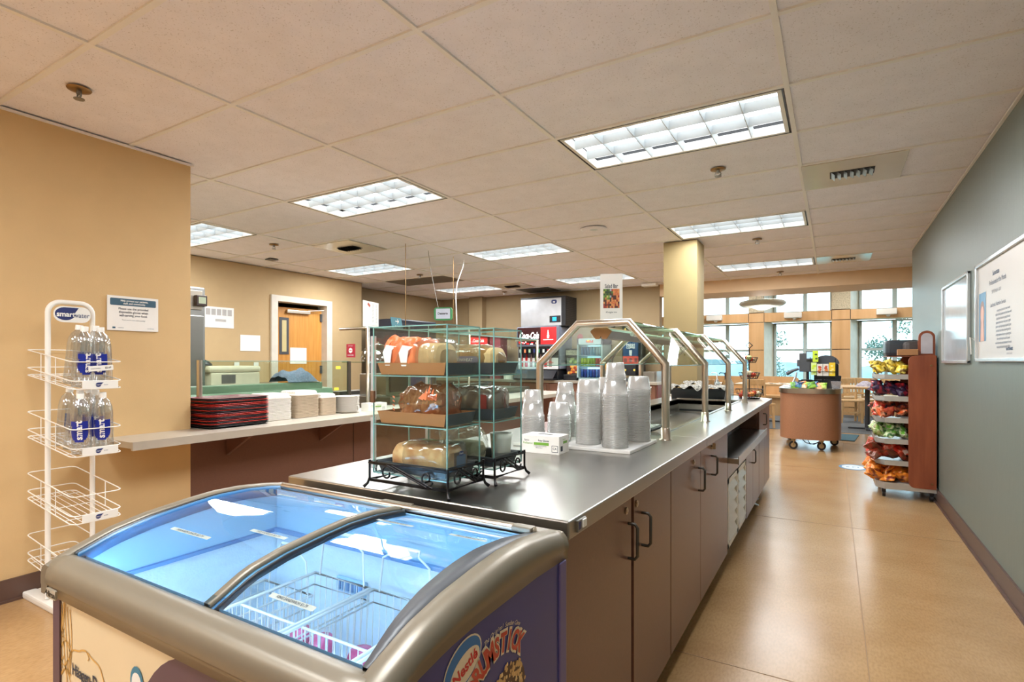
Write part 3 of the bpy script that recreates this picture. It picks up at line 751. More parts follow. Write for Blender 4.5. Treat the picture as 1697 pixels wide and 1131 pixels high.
q = MB(); q.M = Matrix.Translation((1.0, -3.6, -ZC))
q.box(CX1, 1.185, ZC-.035, CX1+.006, 1.235, ZC-.008); q.box(CX1+.001, 1.190, ZC-.030, CX1+.0065, 1.202, ZC-.012, 1); q.box(CX1+.001, 1.21, ZC-.030, CX1+.009, 1.232, ZC-.010, 2, r=.002)
q.build('switch_plate', [M_steeld, M_navy, M_paper], top)
FXC = -.545
def cab_box(y0, y1, ztop, label, x0=-1.5, depth_front=None):
    t = thing('base_cabinet', label, 'cabinet', (-1.0, y0, 0))
    q = MB(); q.M = Matrix.Translation((1.0, -y0, 0))
    q.box(x0, y0+.001, .10, FXC-.02, y1-.001, min(ztop, .735)); q.box(-.70, y0+.001, min(ztop, .73), FXC-.02, y1-.001, ztop); q.box(x0+.02, y0+.001, 0, FXC-.075, y1-.001, .10, 1)
    q.box(FXC-.074, y0+.002, 0, FXC-.070, y1-.002, .10, 2)
    q.build('carcass', [M_lam, M_dark, M_steeld], t)
    return t
def door(t, y0, y1, z0, z1, hy=None, hz0=.62, hz1=.745, lock=None, oy=0, thick=.02, x=None, key=False):
    x = FXC if x is None else x
    d = MB(); d.M = Matrix.Translation((1.0, -oy, 0)); d.box(x-thick+.001, y0+.0025, z0, x, y1-.0025, z1, r=.0015); dd = d.build('door', M_lam, t)
    if hy is not None:
        h = MB(); h.M = Matrix.Translation((1.0, -oy, 0))
        h.tube([(x, hy, hz0), (x+.022, hy, hz0), (x+.030, hy, hz0+.010), (x+.030, hy, hz1-.010), (x+.022, hy, hz1), (x, hy, hz1)], .0048, 8)
        h.build('handle', mat('dark_pewter', (84, 80, 74), .35, .8), dd)
    if lock is not None:
        h = MB(); h.M = Matrix.Translation((1.0, -oy, 0)); h.cyl((x, lock, hz1+.045), (x+.006, lock, hz1+.045), .011, 14); h.cyl((x+.006, lock, hz1+.045), (x+.008, lock, hz1+.045), .006, 10)
        if key: h.box(x+.006, lock+.001, hz1+.035, x+.022, lock+.004, hz1+.065)
        h.build('lock', M_steel2, dd)
    return dd
c = cab_box(1.16, 2.14, .82, 'brown laminate base cabinet with two doors nearest the freezer')
door(c, 1.165, 1.66, .085, .815, 1.625, .628, .735, 1.60, oy=1.16); door(c, 1.68, 2.138, .085, .815, 1.765, .628, .735, 1.70, oy=1.16)
c = cab_box(2.14, 3.46, .82, 'brown laminate base cabinet second from the freezer, a key in its right door')
door(c, 2.142, 2.69, .085, .815, 2.64, .63, .735, 2.535, oy=2.14); door(c, 2.69, 3.458, .085, .815, 2.955, .648, .745, 2.955, oy=2.14, key=True)
c = cab_box(3.46, 4.27, .62, 'low base cabinet with two white louvered doors below the steel tray shelf')
q = MB(); q.M = Matrix.Translation((1.0, -3.46, 0)); q.box(FXC-.02, 3.463, .53, FXC, 4.268, .618); q.build('panel', M_lam, c)
for (ya, yb) in ((3.485, 3.86), (3.875, 4.255)):
    q = MB(); q.M = Matrix.Translation((1.0, -3.46, 0))
    for (a, b_, z0, z1) in ((ya, ya+.03, .10, .52), (yb-.03, yb, .10, .52), (ya, yb, .10, .13), (ya, yb, .49, .52)): q.box(FXC-.018, a, z0, FXC, b_, z1)
    q.box(FXC-.03, ya, .10, FXC-.026, yb, .52, 1)
    ld_ = q.build('door', [M_white, M_black], c, 'white louvered door')
    for k in range(5):
        z = .145+k*.072; s = MB(); s.M = Matrix.Translation((1.0, -3.46, 0))
        s.add([(FXC-.024, ya+.03, z+.055), (FXC-.024, yb-.03, z+.055), (FXC+.006, yb-.03, z), (FXC+.006, ya+.03, z), (FXC-.026, ya+.03, z+.05), (FXC-.026, yb-.03, z+.05), (FXC+.002, yb-.03, z-.004), (FXC+.002, ya+.03, z-.004)],
              [(0, 3, 2, 1), (4, 5, 6, 7), (3, 7, 6, 2), (0, 1, 5, 4)]); s.build('louver', M_white, ld_)
c = cab_box(4.27, 5.07, .62, 'low base cabinet with plain doors below the far half of the steel tray shelf')
door(c, 4.272, 4.66, .085, .615, 4.57, .45, .55, oy=4.27); door(c, 4.66, 5.068, .085, .615, oy=4.27)
c = thing('base_cabinet', 'tall narrow end cabinet at the far aisle end of the steel counter', 'cabinet', (-1.0, 5.07, 0))
q = MB(); q.M = Matrix.Translation((1.0, -5.07, 0)); q.prism([(-1.5, 5.072), (FXC-.02, 5.072), (FXC-.02, 5.95), (-.79, 6.22), (-1.2, 6.22), (-1.2, 5.9), (-1.5, 5.9)], .10, .735); q.box(-.70, 5.072, .73, FXC-.02, 5.94, .82)
q.prism([(-1.4, 5.072), (FXC-.09, 5.072), (FXC-.09, 5.9), (-.85, 6.1), (-1.15, 6.1), (-1.15, 5.9), (-1.4, 5.9)], 0, .10, 1); q.build('carcass', [M_lam, M_dark], c)
door(c, 5.075, 5.5, .085, .815, 5.37, .665, .765, 5.25, oy=5.07); door(c, 5.5, 5.94, .085, .815, oy=5.07)
# niche above the tray shelf
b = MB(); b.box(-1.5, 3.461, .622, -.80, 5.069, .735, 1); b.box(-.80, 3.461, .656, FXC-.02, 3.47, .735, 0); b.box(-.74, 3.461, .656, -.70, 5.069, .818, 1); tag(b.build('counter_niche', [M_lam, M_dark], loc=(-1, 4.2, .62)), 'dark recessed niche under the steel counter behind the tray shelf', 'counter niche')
b = MB(); b.box(-.798, 3.47, .622, -.485, 5.068, .655, r=.003); b.box(-.488, 3.47, .618, -.482, 5.068, .668); tag(b.build('tray_shelf', M_steel, loc=(-.64, 4.2, .622)), 'lower stainless steel tray shelf projecting from the counter front above the louvers', 'shelf')

# ============================================================ SNEEZE GUARD OVER THE SALAD BAR
sg = thing('sneeze_guard', 'steel tube and glass sneeze guard arching over the salad bar on the steel counter', 'sneeze guard', (-1.01, 3.9, ZC))
SM = Matrix.Translation((1.01, -3.9, -ZC))
HY = [2.58, 3.50, 4.36, 5.25]; XL_, XR_ = -1.352, -.682; TL, TRr = -1.13, -.86; KZ, TZ = 1.222, 1.428
for y in HY:
    q = MB(); q.M = SM
    q.tube([(XL_, y, ZC), (XL_, y, KZ), (TL, y, TZ), (TRr, y, TZ), (XR_, y, KZ), (XR_, y, ZC)], .0185, 16)
    for x in (XL_, XR_): q.lathe([(.030, 0), (.030, .004), (.0225, .005), (.0225, .055), (.019, .057)], (x, y, ZC), 20)
    q.build('hoop', M_steel2, sg)
for a, b_ in zip(HY, HY[1:]):
    for (x0, z0, x1, z1) in ((XR_-.018, KZ-.006, TRr-.012, TZ-.012), (XL_+.018, KZ-.006, TL+.012, TZ-.012)):
        q = MB(); q.M = SM; q.quad((x0, a+.02, z0), (x0, b_-.02, z0), (x1, b_-.02, z1), (x1, a+.02, z1)); g = q.build('glass_panel', M_glassg, sg)
        q = MB(); q.M = SM; q.box(x0-.003, a+.02, z0-.005, x0+.003, b_-.02, z0); q.build('glass_edge', M_gedge, g)
    q = MB(); q.M = SM; q.box(TL+.01, a+.02, TZ+.004, TRr-.01, b_-.02, TZ+.010); q.build('top_glass', M_glassg, sg)
q = MB(); q.M = SM
q.prism([(0, 0)]*0 or [(-1.15, 2.66), (-1.0, 2.66), (-1.0, 2.661), (-1.15, 2.661)], 1.39, 1.391)
q = MB(); q.M = SM
hex_ = [(-1.098, 1.392), (-1.075, 1.410), (-1.005, 1.410), (-.978, 1.392), (-1.008, 1.352), (-1.028, 1.352), (-1.038, 1.368), (-1.048, 1.352), (-1.068, 1.352)]
vs = [(x, 2.66, z) for x, z in hex_]+[(x, 2.668, z) for x, z in hex_]; n = len(hex_)
q.add(vs, [tuple(range(n)), tuple(range(2*n-1, n-1, -1))]+[(i, n+i, n+(i+1) % n, (i+1) % n) for i in range(n)])
q.build('housing_end_cap', mat('brown_cardboard', (176, 126, 82), .8, noise=.04), sg)
q = MB(); q.M = SM
hx = [(-1.095, 1.392), (-1.073, 1.408), (-1.007, 1.408), (-.980, 1.392), (-1.010, 1.356), (-1.066, 1.356)]
for (ya, yb) in ((2.669, 3.42), (3.56, 4.30), (4.42, 5.2)):
    vs = [(x, ya, z) for x, z in hx]+[(x, yb, z) for x, z in hx]
    q.add(vs, [(i, 6+i, 6+(i+1) % 6, (i+1) % 6) for i in range(6)]+[tuple(range(6)), tuple(range(11, 5, -1))])
q.build('light_housing', M_steeld, sg)
q = MB(); q.M = SM; q.cyl((-.95, 2.9, 1.385), (-.95, 5.1, 1.385), .012, 10); q.build('light_tube', M_white, sg)
# salad bar sign
sgn = thing('sign_card', 'tall white Salad Bar sign card standing on top of the sneeze guard', 'sign', (-1.08, 2.93, 1.439))
q = MB(); q.M = Matrix.Rotation(.42, 4, 'Z'); q.box(-.062, -.002, 0, .062, .002, .292); q.build('card', M_paper, sgn)
PQ = lambda x, z, d=-.0026: Matrix.Rotation(.42, 4, 'Z') @ PM((x, d, z), (1, 0, 0), (0, 0, 1))
q = MB(); q.text('Salad Bar', .032, PQ(0, .222), 0, bold=.01, sx=.62); q.text('All veggies here', .014, PQ(0, .075), 0, sx=.7); q.build('lettering', M_txt, sgn)
q = MB(); rr = random.Random(3)
food = [(120, 160, 60), (90, 120, 50), (210, 120, 70), (160, 60, 50), (200, 190, 110), (90, 50, 40), (170, 180, 190), (220, 150, 90), (60, 80, 50)]
for i in range(10):
    for j in range(9):
        x, z = -.045+i*.009, .098+j*.012
        mi = rr.choice([0, 1, 4, 8]) if (j > 4 and i < 4) else (rr.choice([2, 3, 7, 5]) if i > 5 or j < 4 else rr.randrange(9))
        o_ = PQ(x, z, -.0026-.00002*j); q2 = q.M; q.M = o_; q.add([(0, 0, 0), (.0093, 0, 0), (.0093, .0123, 0), (0, .0123, 0)], [(0, 1, 2, 3)], mi); q.M = q2
q.build('food_picture', [mat('food_print_%d' % i, c, .5, noise=.3, scale=200) for i, c in enumerate(food)], sgn)
# speckled and dark insert panels on the cold well
b = MB(); b.box(-1.26, 2.76, ZC+.008, -.80, 3.02, ZC+.022, r=.004); b.box(-1.24, 2.78, ZC+.0221, -.82, 3.0, ZC+.0226, 1)
def specmat():
    m = mat('black_white_speckle', (30, 32, 36), .3, noise=.0, scale=160, rgb2=(214, 214, 210)); m.node_tree.nodes['Principled BSDF']
    for nd in m.node_tree.nodes:
        if nd.type == 'VALTORGB': nd.color_ramp.elements[0].position = .46; nd.color_ramp.elements[1].position = .54
    return m
tag(b.build('serving_board', [M_black, specmat()], loc=(-1.03, 2.9, ZC+.008)), 'black and white speckled board lying over the near end of the cold well', 'board')
b = MB(); b.box(-1.265, 3.06, ZC-.075, -.79, 3.55, ZC-.065, r=.003); b.box(-1.27, 3.04, ZC-.066, -.785, 3.06, ZC-.03); tag(b.build('well_cover', M_steel, loc=(-1.03, 3.3, ZC-.075)), 'flat steel cover plate sunk in the cold well behind the speckled board', 'cover')

# ---- marble boards and deli cup stacks
M_marble = mat('white_marble', (226, 222, 216), .25, noise=0, scale=9, rgb2=(200, 198, 196))
b = MB(); b.box(-1.0, 2.10, 0, -.70, 2.45, .014, r=.004); 
b2 = MB(); b2.box(-1.0, 2.09, ZC, -.692, 2.47, ZC+.015, r=.004)
tag(b2.build('marble_board', M_marble, loc=(-.85, 2.28, ZC)), 'white marble board under the tall clear cup stacks on the steel counter', 'board')
b2 = MB(); b2.box(-1.215, 2.06, ZC, -1.005, 2.46, ZC+.015, r=.004)
tag(b2.build('marble_board', M_marble, loc=(-1.12, 2.28, ZC)), 'white marble board under the short cup stacks behind the glove box', 'board')
M_cup = clear('translucent_cup_plastic', (246, 246, 246), .6, .42, (250, 248, 244), .14)
def cup_mesh(r, h, k=.80):
    q = MB(); q.lathe([(r, 0), (r+.0022, .0012), (r+.002, .0024), (r*.965, .0034), (r*k+.002, h-.004), (r*k-.001, h), (0, h-.0015)], n=22, cap=False)
    return q
cup_first = cup_mesh(.0525, .058).build('deli_cup', M_cup); tag(cup_first, '', 'cup')
CB = ZC+.015
small_first = cup_mesh(.0425, .052).build('deli_cup', M_cup); tag(small_first, '', 'cup')
STK = [(-.912, 2.19, 41, 0, 'left tall stack of clear deli cups on the marble board'), (-.778, 2.157, 41, 7, 'tallest middle stack of clear deli cups, small cups on top'),
       (-.752, 2.385, 43, 0, 'right tall stack of clear deli cups on the marble board'), (-.885, 2.36, 42, 0, 'rear tall stack of clear deli cups between the left and middle stacks'),
       (-1.15, 2.125, 22, 4, 'short left stack of clear deli cups behind the glove box'), (-1.06, 2.21, 22, 0, 'short right stack of clear deli cups behind the glove box'), (-1.10, 2.36, 27, 4, 'short rear stack of clear deli cups behind the glove box')]
used = [False, False]
for (x, y, n, ns, lab) in STK:
    for k in range(n+ns):
        big = k < n; s0 = cup_first if big else small_first; ui = 0 if big else 1
        if not used[ui]: o = s0; used[ui] = True
        else: o = s0.copy(); COL.objects.link(o)
        z = CB+k*.0055 if big else CB+(n-1)*.0055+.058+(k-n)*.0055-.012
        o.location = (x+RN.uniform(-.0008, .0008), y+RN.uniform(-.0008, .0008), z)
        o['label'] = ('nested cup in the '+lab.split(',')[0].replace(' on the marble board', ' on marble').replace('between the left and middle stacks', 'between two others').replace(' of clear deli cups', '')) if big else 'small cup topping the '+lab.split(' of clear')[0]
        o['group'] = lab if big else 'small cups on the '+lab.split(' of clear')[0]
        o['category'] = 'cup'
# glove box
def glove_box(loc, rz, label, w=.165, d=.10, h=.072):
    t = thing('glove_box', label, 'box', loc, rz)
    q = MB(); q.box(-w/2, -d/2, 0, w/2, d/2, h, r=.0015); q.build('carton', M_paper, t)
    q = MB(); n = 16; q.add([(w*.22*math.cos(2*PI*k/n), .011*math.sin(2*PI*k/n), h+.0006) for k in range(n)], [tuple(range(n))]); q.build('opening', M_black, t)
    P0 = lambda x, z: PM((x, -d/2-.0006, z), (1, 0, 0), (0, 0, 1))
    q = MB(); q.text('Poly Gloves', .010, P0(.015, .052), 0, bold=.02); q.text('Sysco', .010, P0(-.060, .052), 0); q.text('Reliance', .013, P0(-.055, .040), 1)
    q.rrect(.066, .011, .0, P0(.005, .039), 1); q.text('medium gloves guantes', .006, P0(.0, .030), 0); q.text('500 per box', .006, P0(-.005, .023), 0)
    q.rrect(.027, .027, .001, P0(.064, .022), 0)
    q.rrect(.023, .023, .001, PM((.064, -d/2-.0009, .022), (1, 0, 0), (0, 0, 1)), 2); q.text('CA', .012, PM((.064, -d/2-.0012, .023), (1, 0, 0), (0, 0, 1)), 0, bold=.02)
    P1 = lambda y, z: PM((w/2+.0006, y, z), (0, 1, 0), (0, 0, 1))
    q.rrect(.04, .010, .0, P1(.01, .045), 1); q.rrect(.02, .02, .0, P1(-.025, .022), 0); q.text('Reliance', .009, P1(.0, .057), 1)
    q.build('print', [M_txt, mat('leaf_green_print', (118, 170, 60), .5), M_paper], t)
glove_box((-1.015, 1.985, ZC), .04, 'white and green box of poly gloves in front of the clear cup stacks')
glove_box((-3.60, 3.62, .79), 1.4, 'white glove box on the tray rail right of the paper plates', .20, .11, .07)

# ============================================================ GLASS BREAD CASES
def bread_case(loc, w, d, label, gl):
    t = thing('display_case', label, 'display case', loc)
    H = .425; z0 = .045; T = .004
    q = MB(); hw, hd = w/2, d/2
    for (xa, ya, xb, yb) in ((-hw, -hd, hw, -hd+T), (-hw, hd-T, hw, hd), (hw-T, -hd, hw, hd)): pass
    names = []
    for (a, b_) in (((-hw, -hd), (hw, -hd)), ((hw, -hd), (hw, hd)), ((hw, hd), (-hw, hd)), ((-hw, hd), (-hw, -hd))):
        q = MB(); q.quad((*a, z0), (*b_, z0), (*b_, z0+H), (*a, z0+H)); q.build('glass_wall', M_glass, t)
    q = MB(); q.quad((-hw, -hd, z0+H), (hw, -hd, z0+H), (hw, hd, z0+H), (-hw, hd, z0+H)); q.build('top_glass', M_glass, t)
    for k in range(3):
        q = MB(); z = z0+k*H/3+.002; q.box(-hw+T, -hd+T, z-.003, hw-T, hd-T, z+.001); q.build('glass_shelf', M_glass, t)
    q = MB(); e_ = .0016
    for x in (-hw, hw):
        for y in (-hd, hd): q.box(x-e_, y-e_, z0, x+e_, y+e_, z0+H)
    for k in range(4):
        z = z0+k*H/3; q2 = e_*(.8 if k in (1, 2) else 1)
        for y in (-hd, hd): q.box(-hw, y-q2, z-q2, hw, y+q2, z+q2)
        for x in (-hw, hw): q.box(x-q2, -hd, z-q2, x+q2, hd, z+q2)
    q.build('glass_edges', M_gedge, t)
    # plastic hinge strips and latch on the left end
    for (za, zb) in ((.03, .16), (.235, .40)):
        q = MB(); q.tube([(-hw-.006, -hd+.01, z0+za-.02), (-hw-.006, -hd+.01, z0+zb)], .005, 8); q.box(-hw-.016, -hd+.004, z0+za-.02, -hw-.002, -hd+.008, z0+zb); q.build('hinge_strip', M_plast, t)
    q = MB(); q.box(-hw-.003, -hd-.012, z0+.205, -hw+.012, -hd-.004, z0+.240, r=.002); q.build('latch', mat('bronze_latch', (104, 72, 48), .4, .3), t)
    return t
def iron_stand(loc, w, d, label):
    t = thing('wire_stand', label, 'stand', loc)
    hw, hd = w/2+.008, d/2+.008; r = .0035
    q = MB()
    for z in (.024, .074): q.tube([(-hw, -hd, z), (hw, -hd, z), (hw, hd, z), (-hw, hd, z)], r, 8, True)
    for x in (-.06, .06): q.tube([(x, -hd, .036), (x, hd, .036)], .0025, 6)
    q.build('frame', M_iron, t)
    for sx_ in (-1, 1):
        for sy in (-1, 1):
            q = MB(); x, y = sx_*hw, sy*hd
            q.tube([(x, y, .082), (x, y, .03), (x+sx_*.004, y+sy*.004, .014), (x+sx_*.012, y+sy*.012, .004)], [r, r, r*1.1, r*1.5], 8); q.build('leg', M_iron, t)
    def scroll(q, c, ax, s, ph):
        pts = []
        for k in range(22):
            a = ph+k*.30; R_ = .022*(1-k*.028)
            u, v = R_*math.cos(a)*s, R_*math.sin(a)
            pts.append((c[0]+ax[0]*u, c[1]+ax[1]*u, c[2]+v))
        q.tube(pts, .0028, 7)
    for (c0, ax, L) in (((0, -hd-.002, .049), (1, 0), w), ((hw+.002, 0, .049), (0, 1), d), ((0, hd+.002, .049), (1, 0), w), ((-hw-.002, 0, .049), (0, 1), d)):
        q = MB(); o_ = L*.27
        scroll(q, (c0[0]-ax[0]*o_, c0[1]-ax[1]*o_, .049), ax, 1, 0.4); scroll(q, (c0[0]+ax[0]*o_, c0[1]+ax[1]*o_, .049), ax, -1, 0.4-PI)
        q.tube([(c0[0]-ax[0]*(o_+.0), c0[1]-ax[1]*o_, .073), (c0[0]+ax[0]*o_, c0[1]+ax[1]*o_, .025)], .003, 7)
        q.tube([(c0[0]-ax[0]*(o_-.02), c0[1]-ax[1]*(o_-.02), .073), (c0[0]+ax[0]*(o_+.02), c0[1]+ax[1]*(o_+.02), .025)], .003, 7)
        q.build('scroll', M_iron, t)
    return t
C1 = (-1.028, 1.245); C2 = (-1.0, 1.455)
iron_stand((*C1, ZC), .27, .155, 'black wrought iron scroll stand under the nearer glass bread case')
iron_stand((*C2, ZC), .25, .165, 'black wrought iron scroll stand under the farther glass bread case')
bread_case((*C1, ZC), .27, .155, 'nearer three-tier glass bread case on a black scroll stand', 0)
bread_case((*C2, ZC), .25, .165, 'farther three-tier glass bread case behind the nearer one', 0)
def tray_open(x, y, z, w, d, h, m, label, m2=None):
    t = MB(); hw, hd = w/2, d/2; k = .92; T = .002
    o = [(-hw*k, -hd*k, 0), (hw*k, -hd*k, 0), (hw*k, hd*k, 0), (-hw*k, hd*k, 0)]; u = [(-hw, -hd, h), (hw, -hd, h), (hw, hd, h), (-hw, hd, h)]
    i_ = [(a*(1-T/hw*1.2), b_*(1-T/hd*1.2), c+T) for a, b_, c in o]; v = [(a*(1-T/hw*1.2), b_*(1-T/hd*1.2), c) for a, b_, c in u]
    t.add(o+u+i_+v, [(3, 2, 1, 0), (8, 9, 10, 11)]+[(a, (a+1) % 4, 4+(a+1) % 4, 4+a) for a in range(4)]+[(8+(a+1) % 4, 8+a, 12+a, 12+(a+1) % 4) for a in range(4)]+[(4+a, 4+(a+1) % 4, 12+(a+1) % 4, 12+a) for a in range(4)], 0)
    t.s = [False]*len(t.f)
    if m2: t.m = [1 if i in (3, 7) else 0 for i in range(len(t.f))]
    ob = t.build('bread_tray', [m, m2 or m]); ob.location = (x, y, z); tag(ob, label, 'tray'); return ob
M_kraft = mat('kraft_brown_card', (168, 112, 66), .75, noise=.04); M_charc = mat('charcoal_tray', (66, 68, 74), .6, noise=.05)
M_tray = M_charc
Zs = [ZC+.045+.004, ZC+.045+.142+.004, ZC+.045+.2835+.004]
def tb(*a): return tray_open(*a)
tb(C1[0], C1[1], Zs[2], .252, .143, .034, M_kraft, 'open brown bread tray on the top shelf of the nearer glass case', M_charc)
tb(C1[0], C1[1], Zs[1], .252, .143, .034, M_kraft, 'open brown bread tray on the middle shelf of the nearer glass case', M_charc)
tb(C1[0], C1[1], Zs[0], .252, .143, .030, M_charc, 'shallow dark bread tray on the bottom shelf of the nearer glass case')
tb(C2[0], C2[1], Zs[2], .235, .152, .034, M_charc, 'open charcoal bread tray on the top shelf of the farther glass case')
tb(C2[0], C2[1], Zs[1], .235, .152, .034, M_charc, 'open charcoal bread tray on the middle shelf of the farther glass case')
tb(C2[0], C2[1], Zs[0], .235, .152, .030, M_charc, 'shallow charcoal bread tray on the bottom shelf of the farther glass case')
M_crust = mat('golden_bread_crust', (186, 112, 52), .8, scale=16, rgb2=(240, 210, 158), bump=.3, bscale=60)
M_crumb = mat('brown_bread_crust', (160, 100, 56), .8, noise=.2, scale=20, bump=.3)
M_wheat = mat('tan_sliced_bread', (198, 166, 118), .8, noise=.12, scale=40)
M_film = clear('crinkled_bag_film', (246, 246, 244), .5, .05, (240, 238, 232), .10)
def crinkle_bag(t, L, w, h, mt, seed, name='bag', knot=None, amp=.05, nu=34, nv=30, sx0=0.0):
    """closed plastic bag along x, narrowing to a gathered end at +x or -x (knot)"""
    r = random.Random(seed); ph = [r.random()*9 for _ in range(12)]
    def fn(u, v):
        x = -L/2+L*u; a = 2*PI*v
        e0 = min(1, u/.10); e1 = min(1, (1-u)/.10); env = math.sqrt(max(0, 1-(1-e0)**2))*math.sqrt(max(0, 1-(1-e1)**2))
        if knot == 'neg': env *= .22+.78*min(1, max(0, (u-.02)/.30))**.8
        if knot == 'pos': env *= .22+.78*min(1, max(0, (.98-u)/.30))**.8
        cr = 1+amp*(math.sin(5*a+9*u+ph[0])*.5+math.sin(9*a-14*u+ph[1])*.35+math.sin(31*u+3*a+ph[2])*.4+math.sin(17*a+ph[3]+22*u)*.25)
        ca, sa = math.cos(a), math.sin(a); p_ = .62
        y = w/2*math.copysign(abs(ca)**p_, ca)*env*cr; z = h/2+h/2*math.copysign(abs(sa)**p_, sa)*env*cr
        return (x, y, max(.0, z))
    q = MB(); q.grid(fn, nu, nv); return q.build(name, mt, t, weld=True)
def loaf(t, L, w, h, m, name='loaf', slices=0):
    q = MB(); prof = []
    for k in range(20):
        a = -PI/2+2*PI*k/20; ca, sa = math.cos(a), math.sin(a)
        prof.append((w/2*math.copysign(abs(ca)**.55, ca), h/2+h/2*math.copysign(abs(sa)**.6, sa)))
    n = max(12, slices*2); vs = []
    for i in range(n+1):
        x = -L/2+L*i/n; e_ = min(i, n-i)/n; k = 1-.22*max(0, 1-e_/.08)**2
        if slices and i % 2: k *= .965
        vs += [(x, y*k, z*k) for y, z in prof]
    fs = [(i*20+j, (i+1)*20+j, (i+1)*20+(j+1) % 20, i*20+(j+1) % 20) for i in range(n) for j in range(20)]
    q.add(vs, fs+[tuple(range(20)), tuple(n*20+j for j in range(19, -1, -1))], 0, [not slices]*len(fs)+[False]*2)
    return q.build(name, m, t)
# bottom loaf with label
t = thing('bread_loaf', 'golden loaf in a clear blue-labelled bag, bottom shelf of the nearer case', 'bread', (C1[0]+.005, C1[1], Zs[0]+.006))
loaf(t, .205, .10, .075, M_crust); crinkle_bag(t, .235, .112, .086, M_film, 1, 'clear_bag', 'neg')
q = MB(); q.M = Matrix.Identity(4)
q.box(.118, -.030, .012, .1195, .030, .060, 0); q.rrect(.044, .034, .004, PM((.1202, .0, .035), (0, 1, 0), (0, 0, 1)), 1); q.rrect(.022, .014, .007, PM((.1206, .0, .056), (0, 1, 0), (0, 0, 1)), 2); q.text('Franz', .008, PM((.1210, 0, .056), (0, 1, 0), (0, 0, 1)), 3)
q.rrect(.05, .02, .004, PM((.02, -.016, .0885), (1, 0, 0), (0, 1, 0)), 4)
q.build('label', [mat('brown_label', (92, 74, 60), .5), mat('slate_blue_label', (70, 96, 124), .5), M_navy, M_paper, mat('olive_green_label', (96, 124, 50), .5)], t)
# top: orange bag of bread
M_orange = mat('orange_printed_bag', (222, 96, 50), .35, scale=14, rgb2=(236, 128, 80), noise=.1)
t = thing('bread_bag', 'orange and white printed bread bag with a gathered end, top shelf of the nearer case', 'bread', (C1[0]-.02, C1[1]-.005, Zs[2]+.004))
loaf(t, .15, .10, .085, M_wheat, slices=9).location = (.03, 0, .002)
crinkle_bag(t, .19, .118, .10, M_film, 3, 'clear_bag').location = (.02, 0, 0)
o = crinkle_bag(t, .15, .124, .104, M_orange, 4, 'printed_bag', 'neg', amp=.09); o.location = (-.035, 0, 0)
q = MB(); rr = random.Random(6); pts = []
q.grid(lambda u, v: (-.098-.022*math.sin(PI*u)*math.cos(2*PI*v+.5)+.006*math.sin(9*v*PI), (.024*math.sin(2*PI*v))*math.sin(PI*u*.96), .062+.044*u+.010*math.sin(6*PI*v+u*4)), 10, 18); q.build('gathered_end', M_orange, t)
q = MB()
for (x0, z0, sc) in ((-.062, .022, 1), (.0, .02, 1)):
    q.add([(x0-.014, -.0655, z0), (x0+.004, -.0655, z0), (x0+.012, -.0655, z0+.045), (x0+.03, -.0655, z0+.055), (x0-.01, -.066, z0+.06), (x0-.024, -.066, z0+.038)], [(0, 1, 2, 3, 4, 5)])
q.build('white_stripe', M_paper, t)
# top right: tan loaf bag lying across into the farther case
t = thing('bread_bag', 'tan sliced bread bag with a dark oval print, top shelf of the farther case', 'bread', (C2[0]+.0, C2[1]-.0, Zs[2]+.004), .1)
loaf(t, .19, .10, .078, M_wheat, slices=14); crinkle_bag(t, .225, .118, .088, clear('tan_bag_film', (226, 206, 170), .5, .35, (206, 176, 128), .15), 8, 'clear_bag', 'pos')
q = MB(); q.rrect(.11, .024, .010, PM((-.01, -.0625, .038), (1, 0, 0), (0, 0, 1))); q.text('OROWHEAT', .014, PM((-.01, -.0632, .038), (1, 0, 0), (0, 0, 1)), 1, sx=.9); q.build('print', [mat('plum_grey_print', (98, 84, 96), .5), mat('pale_tan_print', (196, 180, 156), .5)], t)
# middle: crumpled clear orange bag with buns
t = thing('bread_bag', 'crumpled clear bag of brown rolls with orange print, middle shelf of the nearer case', 'bread', (C1[0]-.0, C1[1], Zs[1]+.005))
for (x, y, s_) in ((.05, -.025, 1), (.06, .03, .95), (-.03, .02, 1), (-.04, -.02, .9)):
    q = MB(); q.lathe([(0, 0), (.028*s_, .004), (.036*s_, .018), (.030*s_, .036), (.014*s_, .045), (0, .047)], (x, y, .0), 16); q.build('bread_roll', M_crumb, t)
crinkle_bag(t, .20, .12, .105, clear('orange_tint_film', (236, 206, 184), .6, .28, (208, 132, 92), .08), 12, 'clear_bag', 'neg', amp=.16)
q = MB(); rr = random.Random(8)
for k in range(5):
    x = .02+k*.012; q.add([(x, -.060, .07), (x+.018, -.062, .065), (x+.015, -.055, .11-abs(k-2)*.012)], [(0, 1, 2)])
for k in range(5): q.add([(-.105, -.030, .02+k*.012), (-.07, -.0585, .018+k*.012), (-.07, -.0585, .024+k*.012), (-.105, -.030, .025+k*.012)], [(0, 1, 2, 3)])
q.build('orange_print', M_orange, t)
# middle right: wrapped loaf with red and grey print
t = thing('bread_bag', 'grey and red printed loaf bag on the middle shelf of the farther case', 'bread', (C2[0], C2[1], Zs[1]+.005))
loaf(t, .19, .10, .078, M_crumb, slices=14); crinkle_bag(t, .222, .120, .092, clear('grey_print_film', (214, 204, 196), .5, .5, (176, 160, 150), .18), 15, 'printed_bag', 'neg', amp=.10)
q = MB()
for (x, w_, mi) in ((-.07, .03, 0), (-.035, .02, 1), (.075, .025, 0)): q.rrect(w_, .06, .003, PM((x, -.0655, .042), (1, 0, 0), (0, 0, 1)), mi)
q.text('ORGANIC', .014, Matrix.Translation((.1135, .0, .045)) @ PM((0, 0, 0), (0, 0, 1), (0, -1, 0)), 0, bold=.02); q.build('print', [mat('brick_red_print', (140, 56, 50), .5), mat('dark_navy_print', (50, 50, 74), .5)], t)
